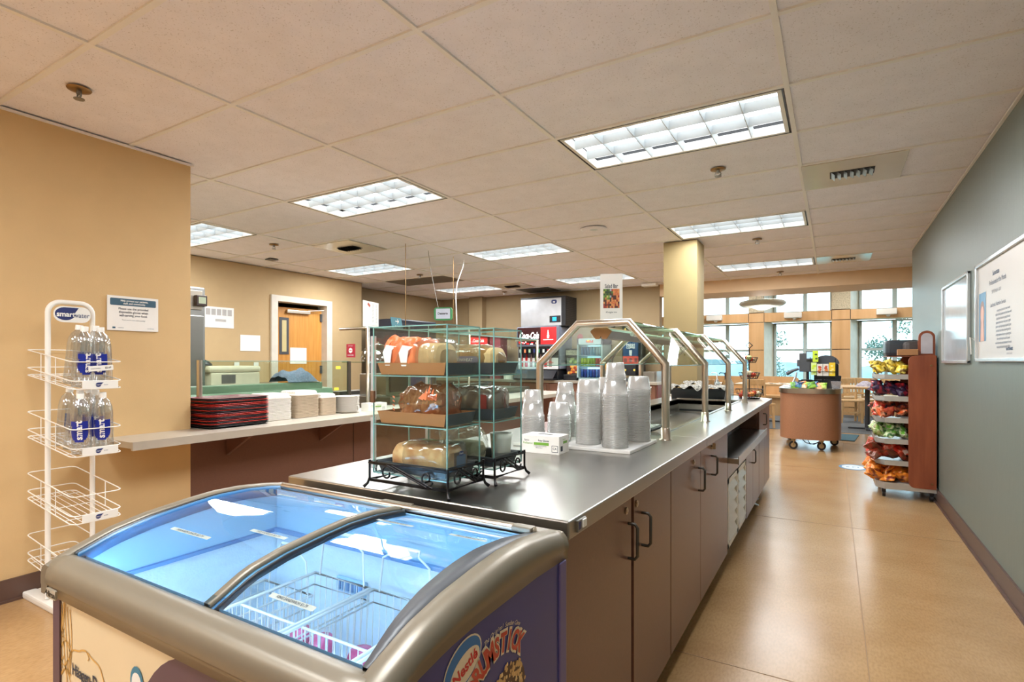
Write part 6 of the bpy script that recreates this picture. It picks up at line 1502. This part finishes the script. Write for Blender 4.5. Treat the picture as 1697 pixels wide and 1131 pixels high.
for (x, y, rz, l_) in ((.62, 13.45, .1, CLAB+'between the kiosk and the snack rack, set farther back'), (.36, 14.1, PI, CLAB+'facing the window behind the first kiosk-side chair'),
                       (-1.20, 11.2, .5, CLAB+'behind the tiered basket at the counter end'), (-2.05, 11.3, 2.7, CLAB+'seen between the far sneeze guard posts'), (1.15, 13.9, 2.6, CLAB+'mostly hidden behind the snack rack')):
    dup(ch0, (x, y, .004), rz, label=l_)
def table(x0, x1, y0, y1, lab, z=.75):
    cx, cy = (x0+x1)/2, (y0+y1)/2; zb_ = .004 if cy > 11 else 0
    t = thing('dining_table', lab, 'table', (cx, cy, zb_))
    q = MB(); q.box(x0-cx, y0-cy, z-.035, x1-cx, y1-cy, z, r=.008); q.build('tabletop', M_woodl, t)
    q = MB(); q.cyl((0, 0, .03), (0, 0, z-.036), .04, 14); q.build('pedestal', M_dgrey, t)
    q = MB(); q.box(-.3, -.035, 0, .3, .035, .03, r=.01); q.box(-.035, -.3, 0, .035, .3, .029, r=.01); q.build('foot', M_dgrey, t)
table(.12, .95, 11.3, 12.3, 'light oak dining table right of the drinks kiosk', .78); table(-1.75, -.72, 11.9, 12.7, 'light oak dining table left of the drinks kiosk', .78); table(-2.9, -2.1, 12.6, 13.4, 'light oak dining table seen through the sneeze guard glass')
for k in range(3):
    b = MB(); b.M = TR(-1.25+k*.2, 12.15, .785, .3) @ Matrix.Rotation(.18, 4, 'Y'); b.box(-.07, -.12, 0.0, .07, .12, .012); tag(b.build('place_card', M_paper, loc=(-1.25+k*.2, 12.15, .785)), 'white paper place card on the left dining table, %s one' % ['left', 'middle', 'right'][k], 'paper')
q = MB(); q.grid(lambda u, v: (.35+.32*u, 11.6+.35*v, .783+.07*max(0, 1-(2*u-1)**4)*max(0, 1-(2*v-1)**4)*(1+.4*math.sin(11*u+5*v))), 20, 16); tag(q.build('striped_cloth', mat('lavender_striped_cloth', (150, 144, 168), .9, scale=40, rgb2=(214, 210, 220)), loc=(.5, 11.7, .783)), 'crumpled lavender striped cloth on the table right of the kiosk', 'cloth')
bb = thing('booth_bench', 'low maple booth bench with a curved end left of the drinks kiosk', 'bench', (-1.7, 13.9, .004))
q = MB(); pts = [(1.02, .58), (1.02, .80)]+[(.90+.12*math.cos(a*PI/12), .80+.08*math.sin(a*PI/12)) for a in range(7)]+[(-2.4, .88), (-2.4, .58)]
q.add([(x, .25, z) for x, z in pts]+[(x, .30, z) for x, z in pts], [tuple(range(len(pts))), tuple(range(2*len(pts)-1, len(pts)-1, -1))]+[(i, i+len(pts), (i+1) % len(pts)+len(pts), (i+1) % len(pts)) for i in range(len(pts))]); q.build('backrest', M_wood, bb)
q = MB(); q.box(-2.4, -.25, .40, 1.0, .26, .46, r=.01); q.build('seat', M_wood, bb)
q = MB(); q.box(-2.4, .20, 0, 1.0, .28, .58); q.box(-2.4, -.2, 0, 1.0, .2, .40); q.build('base', M_wood, bb)
# pendant lamp
pd = thing('pendant_lamp', 'large white ring pendant lamp hanging in front of the dining windows', 'lamp', (-1.13, 11.0, 2.28))
q = MB(); q.lathe([(.14, .02), (.20, -.03), (.33, -.03), (.385, .0), (.40, .03), (.385, .06), (.33, .08), (.22, .06), (.14, .06)], n=40); q.build('ring_shade', mat('pale_ring_enamel', (206, 210, 206), .4), pd)
q = MB(); q.lathe([(0, -.10), (.08, -.09), (.16, -.055), (.20, -.02)], n=32); q.build('diffuser_bowl', glow('pendant_glow', (255, 250, 240), .8), pd)
for (dx) in (-.11, .0, .12):
    q = MB(); q.tube([(dx, 0, .06), (dx*.3-.0, .02, .92)], .006, 6); q.build('suspension_cord', M_white, pd)
ld = bpy.data.lights.new('pendant_bulb', 'POINT'); ld.energy = 7; ld.shadow_soft_size = .15; ld.color = (1, .93, .82); lo = bpy.data.objects.new('pendant_bulb', ld); COL.objects.link(lo); lo.parent = pd; lo.location = (0, 0, -.16)
pd2 = None
for (x, y, l_) in ((-4.2, 12.4, 'added dining pendant lamp, unseen at the left, brightening the dining room'), (1.9, 12.4, 'added dining pendant lamp, unseen behind the green wall, brightening the dining room')):
    r_ = dup(pd, (x, y, 2.28), label=l_)  # unseen pendant copies added for more light in the dining room
for (x, y) in ((-3.0, 11.4), (-1.0, 12.6), (1.0, 11.4), (-2.0, 13.6), (.6, 13.6)):  # unseen downlights added to brighten the dining wood and walls
    t = thing('added_downlight', 'ceiling downlight added unseen above the header to brighten the dining room', 'ceiling light', (x, y, 3.2), 0, 'added dining room downlights'); q = MB(); q.box(-.3, -.3, -.02, .3, .3, -.004); q.build('housing', M_white, t)
    ld = bpy.data.lights.new('downlight', 'AREA'); ld.size = .55; ld.energy = 14; ld.color = (1.0, .98, .95); lo = bpy.data.objects.new('downlight', ld); COL.objects.link(lo); lo.parent = t; lo.location = (0, 0, -.03)
# wall uplights on the wood band
for (x, l_) in ((-2.62, 'white wall fixture on the wood band left of the cream column edge'), (-.83, 'white wall fixture on the wood band below the ring pendant'), (1.02, 'white wall fixture on the wood band at the right, above the snack rack')):
    t = thing('wall_uplight', l_, 'wall light', (x, WY, 2.33)); q = MB(); q.box(-.19, -.16, -.05, .19, 0, .08, r=.02); q.build('housing', M_white, t)
    q = MB(); q.box(-.14, -.15, .081, .14, -.03, .086); q.build('louver', M_louv, t); q = MB(); q.lathe([(.05, -.05), (.03, -.09), (0, -.095)], (.03, -.08, 0), 14); q.build('knuckle', M_white, t)

# ============================================================ DRINKS KIOSK
kk = thing('kiosk_cart', 'round fronted brown laminate kiosk cart on casters in the aisle end', 'cart', (-.285, 9.2, 0))
def dpoly(w, y0, y1, r):
    pts = [(w, y1), (-w, y1)]
    for k in range(15):
        a = PI+k*PI/14; ca, sa = math.cos(a), math.sin(a); pts.append((w*math.copysign(abs(ca)**.62, ca), y0+r+r*sa*abs(sa)**-.25 if abs(sa) > 1e-6 else y0+r))
    return pts
def wallx(q, poly, z0, z1, m=0):
    n = len(poly); vs = [(x, y, z0) for x, y in poly]+[(x, y, z1) for x, y in poly]
    q.add(vs, [(i, (i+1) % n, n+(i+1) % n, n+i) for i in range(n)], m, [1 < i < n-1 for i in range(n)])
    q.add(vs, [tuple(range(n-1, -1, -1)), tuple(range(n, 2*n))], m)
q = MB(); wallx(q, dpoly(.385, -.70, .62, .42), .155, .79); q.build('body', mat('speckled_brown_laminate', (158, 110, 80), .42, noise=.18, scale=170), kk)
q = MB(); wallx(q, dpoly(.40, -.715, .63, .43), .791, .858); q.build('steel_top', M_steel2, kk)
for (x, y, l_) in ((-.20, -.56, 0), (.145, -.50, 0), (.30, .10, 1), (-.30, .45, 1)):
    q = MB(); q.cyl((x, y-.018, .056), (x, y+.018, .056), .056, 20); w_ = q.build('caster', M_black, kk); q = MB(); q.cyl((x, y-.021, .056), (x, y+.021, .056), .032, 16); q.box(x-.025, y-.03, .115, x+.03, y+.03, .154); q.tube([(x, y-.026, .056), (x+.01, y-.026, .15)], .010, 6); q.tube([(x, y+.026, .056), (x+.01, y+.026, .15)], .010, 6); q.build('bracket', mat('brassy_steel', (190, 170, 130), .35, .7), w_)
q = MB(); q.tube([(-.12, -.4, .15), (-.05, -.42, .08), (.05, -.4, .06), (.14, -.38, .12), (.2, -.3, .155)], .006, 6); q.tube([(-.05, -.3, .15), (.0, -.32, .05), (.1, -.3, .07), (.2, -.25, .155)], .005, 6); q.build('cable', M_dgrey, kk)
KZ_ = .859
K = lambda x, y, z=0: (x, y, KZ_+z)
t = thing('barcode_scanner', 'grey barcode scanner on a curved silver stand at the kiosk left end', 'scanner', K(-.56, 8.92, .001))
q = MB(); q.box(-.06, -.05, 0, .06, .05, .015, r=.005); q.tube([(.0, 0, .015), (.06, 0, .08), (.09, 0, .16), (.10, 0, .22)], .014, 8); q.build('stand', mat('silver_plastic', (200, 204, 206), .3, .3), t)
q = MB(); q.tube([(.13, 0, .27), (.05, 0, .24), (-.03, 0, .19)], [.018, .024, .03], 10); q.build('head', M_dgrey, t)
t = thing('cash_register', 'dark point of sale screen facing away at the back of the kiosk', 'register', K(-.33, 9.25, .001))
q = MB(); q.box(-.12, -.10, 0, .12, .12, .10, r=.01); q.cyl((0, .03, .10), (0, .03, .26), .02, 10); q.build('base', M_black, t)
q = MB(); q.box(-.11, -.02, .22, .10, .02, .50, r=.008); q.box(-.14, -.03, .30, -.10, .0, .40); q.build('screen', M_dgrey, t)
q = MB(); q.box(-.02, -.05, .40, .11, -.035, .53, 0); q.box(-.01, -.053, .42, .10, -.0505, .52, 1); q.build('customer_display', [M_dgrey, mat('pale_screen', (160, 190, 210), .2, emit=(150, 190, 220), estr=.3)], t)
t = thing('tea_box_rack', 'wire rack of tea boxes with green, food photo and yellow fronts on the kiosk', 'display rack', K(-.12, 9.0, .12))
q = MB(); q.tube([(-.17, .02, -.119), (-.17, .02, .32)], .004, 6); q.tube([(.145, .02, -.119), (.145, .02, .30)], .004, 6); q.tube([(-.17, -.05, .11), (.15, -.05, .11)], .004, 6); q.build('wire_frame', M_iron, t)
def tbx(x0, x1, z0, z1, mats_, nm, pat):
    q = MB(); q.box(x0, -.04, z0, x1, .015, z1, 0); rr = random.Random(int((x0+2)*1000)); 
    for k in range(pat): q.M = PM((rr.uniform(x0+.02, x1-.02), -.0405-.0002*k, rr.uniform(z0+.03, z1-.03)), (1, 0, 0), (0, 0, 1)); q.rrect(.03, .025, .01, Matrix.Identity(4), 1+k % (len(mats_)-1))
    q.build(nm, mats_, t)
M_lime = mat('lime_green_box', (190, 214, 50), .5, noise=.05)
tbx(-.135, -.065, .25, .41, [M_lime, mat('dark_green_print', (60, 90, 30), .5)], 'green_box', 3); tbx(-.155, -.085, .06, .24, [mat('pale_green_box', (206, 224, 140), .5), M_lime], 'green_box', 6)
tbx(-.080, -.010, .05, .22, [mat('white_photo_card', (226, 216, 204), .5), mat('curry_red_print', (190, 70, 50), .5), mat('orange_food_print', (226, 130, 60), .5)], 'photo_card', 10); tbx(-.005, .065, .05, .22, [mat('white_photo_card', (0, 0, 0)), mat('curry_red_print', (0, 0, 0)), mat('orange_food_print', (0, 0, 0))], 'photo_card', 10)
tbx(.070, .145, .05, .24, [mat('golden_yellow_box', (240, 200, 40), .5), mat('pale_yellow_print', (246, 226, 140), .5)], 'yellow_box', 5)
t = thing('waste_lid', 'dark half dome bin lid behind the tea boxes on the kiosk', 'lid', K(-.09, 9.45, .001)); q = MB(); q.box(-.16, -.12, 0, .16, .12, .34, r=.02); q.build('body', M_black, t)
q = MB(); vs = [(.17*math.cos(PI*k/16), y, .341+.13*math.sin(PI*k/16)) for y in (-.13, .13) for k in range(17)]; q.add(vs, [(k, k+1, 18+k, 17+k) for k in range(16)]+[tuple(range(16, -1, -1)), tuple(range(17, 34))]); q.build('dome', mat('slate_grey_dome', (72, 76, 84), .4), t)
for k, (x, w_) in enumerate(((-.40, .15), (-.24, .10), (-.11, .16))):
    tub(x-.0, x+w_, 8.84, 8.98, KZ_+.001, .115, 'black open caddy on the kiosk top, %s of three' % ['left', 'middle', 'right'][k], M_black, 'caddy', 'black_caddy')
t = tub(-.03, .10, 8.66, 8.82, KZ_+.001, .10, 'clear plastic cup holder at the right front of the kiosk', clear('caddy_clear', (240, 240, 245), .6, .2, (220, 225, 230), .1), 'caddy', 'clear_caddy')
tub(.02, .10, 8.95, 9.2, KZ_+.001, .17, 'black box at the right edge of the kiosk top', M_black, 'box', 'black_box')
def pillow_mesh(w, h, t_, seed, nu=12, nv=10):
    r = random.Random(seed); ph = [r.random()*6 for _ in range(8)]
    def side(s):
        def fn(u, v):
            a, b_ = 2*u-1, 2*v-1
            th = (max(0, 1-abs(a)**3.2)*max(0, 1-abs(b_)**2.4))**.6
            cr = .18*math.sin(7*u+9*v+ph[0])+.14*math.sin(13*v-6*u+ph[1])+.10*math.sin(19*u+ph[2]+5*v)
            edge = 1-.05*abs(math.sin(6*u+ph[4]))*abs(b_)
            return (w/2*a*(1-.06*(1-abs(b_))*abs(a)**4), h/2*b_*edge*(1-.03*abs(a)), s*t_/2*(th*(1+cr)+.02+.05*math.sin(22*u)*(abs(b_) > .9)))
        return fn
    q = MB(); q.grid(side(1), nu, nv); n0 = len(q.f); q.grid(side(-1), nu, nv)
    q.f[n0:] = [tuple(reversed(f)) for f in q.f[n0:]]
    return q
def bag_mat(name, c1, c2, c3=None, sc=14):
    m = mat(name, c1, .28, .15, scale=sc, rgb2=c2, bump=.5, bscale=70)
    for nd in m.node_tree.nodes:
        if nd.type == 'VALTORGB':
            nd.color_ramp.elements[0].position = .42; nd.color_ramp.elements[1].position = .52
            if c3: e_ = nd.color_ramp.elements.new(.62); e_.color = (*lin(c3), 1)
    return m
kb = [('green', bag_mat('snack_green_pack', (70, 120, 60), (150, 200, 80))), ('navy', bag_mat('snack_navy_pack', (40, 50, 90), (80, 140, 170))), ('orange', bag_mat('snack_orange_pack', (200, 110, 60), (230, 190, 150))), ('lime', bag_mat('snack_lime_pack', (140, 190, 60), (200, 220, 120)))]
km = {}
rr = random.Random(41)
for k in range(14):
    nm, mt = kb[k % 4]
    if nm not in km: o = pillow_mesh(.10, .08, .035, k).build('snack_pack', mt); km[nm] = o
    else: o = km[nm].copy(); COL.objects.link(o)
    o.location = (-.46+.048*(k % 8)+rr.uniform(-.01, .01), 8.62+.10*(k//8)+rr.uniform(-.02, .02), KZ_+.035+.02*rr.random()); o.rotation_euler = (rr.uniform(.5, 1.2), rr.uniform(-.3, .3), rr.uniform(-.6, .6)); o.scale = (1.15, 1.25, 1.2)
    tag(o, '%s snack packs heaped on the front of the kiosk' % nm, 'snack pack', '%s snack packs on the kiosk' % nm)
b = MB(); b.M = TR(.19, 10.33, 0, -.1); b.box(-.20, -.42, .0, .14, .42, .012, r=.004); tag(b.build('floor_mat', mat('teal_grey_mat', (60, 104, 120), .8, noise=.2, scale=80), loc=(.19, 10.33, 0)), 'dark teal mat on the floor right of the kiosk cart', 'mat')
t = thing('floor_decal', 'oval blue distancing decal on the tan floor in the aisle', 'floor decal', (.20, 7.48, .001)); q = MB(); n = 32
q.add([(.145*math.cos(2*PI*k/n), .19*math.sin(2*PI*k/n), .0003) for k in range(n)], [tuple(range(n))], 0); q.add([(.115*math.cos(2*PI*k/n), .15*math.sin(2*PI*k/n), .0006) for k in range(n)], [tuple(range(n))], 1); q.text('6 FT', .08, Matrix.Translation((0, 0, .0009)), 0, bold=.03); q.build('disc', [mat('decal_blue', (70, 130, 170), .4), mat('decal_white', (220, 230, 234), .4)], t)

# ============================================================ SNACK RACK
sk = thing('snack_rack', 'six shelf snack rack with a cherry wood side panel against the right wall', 'rack', (.58, 6.3, 0))
KM = Matrix.Translation((-.58, -6.3, 0))
def kmb():
    q = MB(); q.M = KM.copy(); return q
def yzp(q, y0, y1, pts, m=0):
    n = len(pts); vs = [(x, y0, z) for x, z in pts]+[(x, y1, z) for x, z in pts]
    q.add(vs, [tuple(range(n)), tuple(range(2*n-1, n-1, -1))]+[(i, n+i, n+(i+1) % n, (i+1) % n) for i in range(n)], m)
def rr2(x0, x1, z0, z1, r, n=5):
    pts = []
    for cx, cz, a0 in ((x1-.005, z1-.005, 0), (x0+r, z1-r, PI/2), (x0+r, z0+r, PI), (x1-.005, z0+.005, 1.5*PI)):
        q_ = .005 if cx > x1-.01 else r
        pts += [(cx+q_*math.cos(a0+PI/2*i/n), cz+q_*math.sin(a0+PI/2*i/n)) for i in range(n+1)]
    return pts
PAN = rr2(.575, .772, .118, 1.288, .05)
for (ya, yb) in ((5.93, 5.955), (6.64, 6.665)):
    q = kmb(); yzp(q, ya, yb, PAN[::-1]); q.build('side_panel', M_cherry, sk)
for (x, z) in ((.735, 1.20), (.742, .165)):
    q = kmb(); q.cyl((x, 5.93, z), (x, 5.926, z), .008, 12); q.build('screw_cap', M_brass, sk)
q = kmb(); q.box(.765, 5.956, .15, .778, 6.639, 1.28); q.build('back_panel', M_black, sk)
M_shelf = mat('silver_shelf_lip', (196, 194, 188), .32, .5)
SHZ = [1.075, .877, .682, .492, .298]
for z in SHZ:
    q = kmb(); P_ = [(.764, 5.957), (.764, 6.638), (.40, 6.638), (.335, 6.56), (.335, 6.03), (.40, 5.957)]
    q.prism(P_, z, z+.006); n = len(P_)
    for i in range(2, 5): a, b_ = P_[i], P_[i+1]; q.add([(a[0], a[1], z), (b_[0], b_[1], z), (b_[0], b_[1], z+.045), (a[0], a[1], z+.045)], [(0, 1, 2, 3)])
    q.box(.40, 5.955, z, .575, 5.959, z+.045); q.build('shelf', M_shelf, sk)
q = kmb(); q.prism([(.775, 5.94), (.775, 6.65), (.40, 6.65), (.335, 6.57), (.335, 6.02), (.40, 5.94)], .085, .145); q.build('base_tray', M_shelf, sk)
for (x, y) in ((.40, 6.03), (.745, 6.0), (.40, 6.55), (.745, 6.58)):
    q = kmb(); q.cyl((x-.012, y, .028), (x+.012, y, .028), .028, 16); q.box(x-.016, y-.012, .04, x+.016, y+.016, .085); q.build('caster', M_black, sk)
tp = kmb(); AR = [(0, 0)]
q = kmb(); pts = [(.655, 1.289), (.775, 1.289), (.775, 1.44)]+[(.715+.06*math.cos(a*PI/10), 1.45+.06*math.sin(a*PI/10)) for a in range(11)]+[(.655, 1.44)]
yzp(q, 6.02, 6.07, pts[::-1]); q.build('topper', M_cherry, sk)
q = kmb(); pts = [(.672, 1.305), (.757, 1.305), (.757, 1.44)]+[(.7145+.0425*math.cos(a*PI/10), 1.445+.043*math.sin(a*PI/10)) for a in range(11)]+[(.672, 1.44)]
yzp(q, 6.015, 6.019, pts[::-1]); q.build('topper_face', mat('topper_print', (196, 190, 196), .15, noise=.1, scale=8, coat=.5), sk)
def bin_(x0, x1, y0, y1, z0, z1, lab, m):
    t = MB(); t.box(x0, y0, z0, x1, y1, z1, r=.035); return tag(t.build('storage_bin', m, loc=((x0+x1)/2, (y0+y1)/2, z0)), lab, 'bin')
bin_(.43, .70, 6.30, 6.62, 1.285, 1.44, 'rounded black plastic bin on top of the snack rack, left and farther', mat('charcoal_bin', (56, 62, 68), .4))
bin_(.56, .76, 6.08, 6.28, 1.285, 1.42, 'dark grey bin with a tan front on the snack rack top beside the topper', mat('dark_grey_bin', (72, 66, 64), .4))
b = MB(); b.box(.50, 5.99, 1.29, .652, 6.06, 1.345, r=.004); tag(b.build('cardboard_box', mat('brown_cardboard', (0, 0, 0)), loc=(.58, 6.02, 1.29)), 'small brown cardboard box on the snack rack top left of the topper', 'box')
b = MB(); b.box(.42, 5.99, 1.279, .762, 6.62, 1.2845); 
tag(b.build('rack_top_board', M_cherry, loc=(.6, 6.3, 1.279)), 'thin cherry board closing the top of the snack rack', 'board')
rows = [(1.122, 'yellow', [bag_mat('yellow_chip_bag', (232, 196, 40), (244, 220, 110), (120, 96, 40))], .085, .80), (.924, 'dark red', [bag_mat('dark_red_chip_bag', (150, 30, 44), (196, 44, 56), (60, 40, 80)), bag_mat('purple_black_chip_bag', (60, 36, 70), (40, 34, 50), (150, 40, 60))], .09, .85),
        (.729, 'orange and black', [bag_mat('orange_chip_bag', (226, 96, 44), (236, 160, 120), (60, 44, 40)), bag_mat('black_chip_bag', (50, 40, 44), (150, 60, 50), (220, 130, 80)), bag_mat('red_chip_bag', (200, 50, 40), (226, 110, 80))], .09, .9),
        (.539, 'green', [bag_mat('green_chip_bag', (110, 176, 60), (222, 226, 190), (60, 110, 50)), bag_mat('white_green_chip_bag', (226, 222, 190), (180, 200, 130), (110, 160, 60))], .085, .85), (.345, 'red', [bag_mat('bright_red_chip_bag', (204, 44, 30), (226, 90, 60), (240, 200, 180)), bag_mat('brown_red_chip_bag', (150, 50, 30), (110, 60, 40))], .09, 1.1),
        (.147, 'orange', [bag_mat('deep_orange_chip_bag', (228, 116, 30), (240, 150, 50), (120, 40, 20))], .10, 1.15)]
rr = random.Random(19)
RNM = ['top', 'second', 'third', 'fourth', 'fifth', 'bottom']
for ri, (z, nm, mts, hh, sc) in enumerate(rows):
    protos = {}
    for k in range(20):
        mi = rr.randrange(len(mts)); sd = rr.randrange(2); key = (mi, sd)
        if key not in protos: o = pillow_mesh(.105, .135, .046, 100+ri*10+mi*3+sd, 16, 14).build('chip_bag', mts[mi]); protos[key] = o
        else: o = protos[key].copy(); COL.objects.link(o)
        lay = k//10; kk_ = k % 10
        o.location = (.365+(kk_ % 3)*.085+rr.uniform(-.015, .015)-(.03 if ri > 3 and kk_ % 3 == 0 else 0), 6.02+(kk_//3)*.15+lay*.05+rr.uniform(-.02, .02), z+.040+lay*.038+rr.uniform(0, .012))
        o.rotation_euler = (rr.uniform(.35, 1.0)*(1 if rr.random() < .75 else -1), rr.uniform(-.5, .5), rr.uniform(-.9, .9)+PI/2*(rr.random() < .4)); o.scale = (sc, sc, 1.0)
        mn = mts[mi].name.replace('_chip_bag', '').replace('_', ' ')
        tag(o, '%s chip bags heaped on the %s shelf of the snack rack' % (mn, RNM[ri]), 'chip bag', '%s chip bags on the %s shelf' % (mn, RNM[ri]))
# plastic tie under the counter
q = MB(); q.tube([(-.62, 5.0, .03), (-.58, 4.95, .05), (-.55, 5.05, .012), (-.6, 5.1, .012), (-.56, 5.12, .05), (-.61, 4.98, .08), (-.66, 5.0, .10)], .006, 6)
tag(q.build('loose_cable', M_plast, loc=(-.6, 5.0, .01)), 'loose clear hose on the floor below the far base cabinets', 'cable')
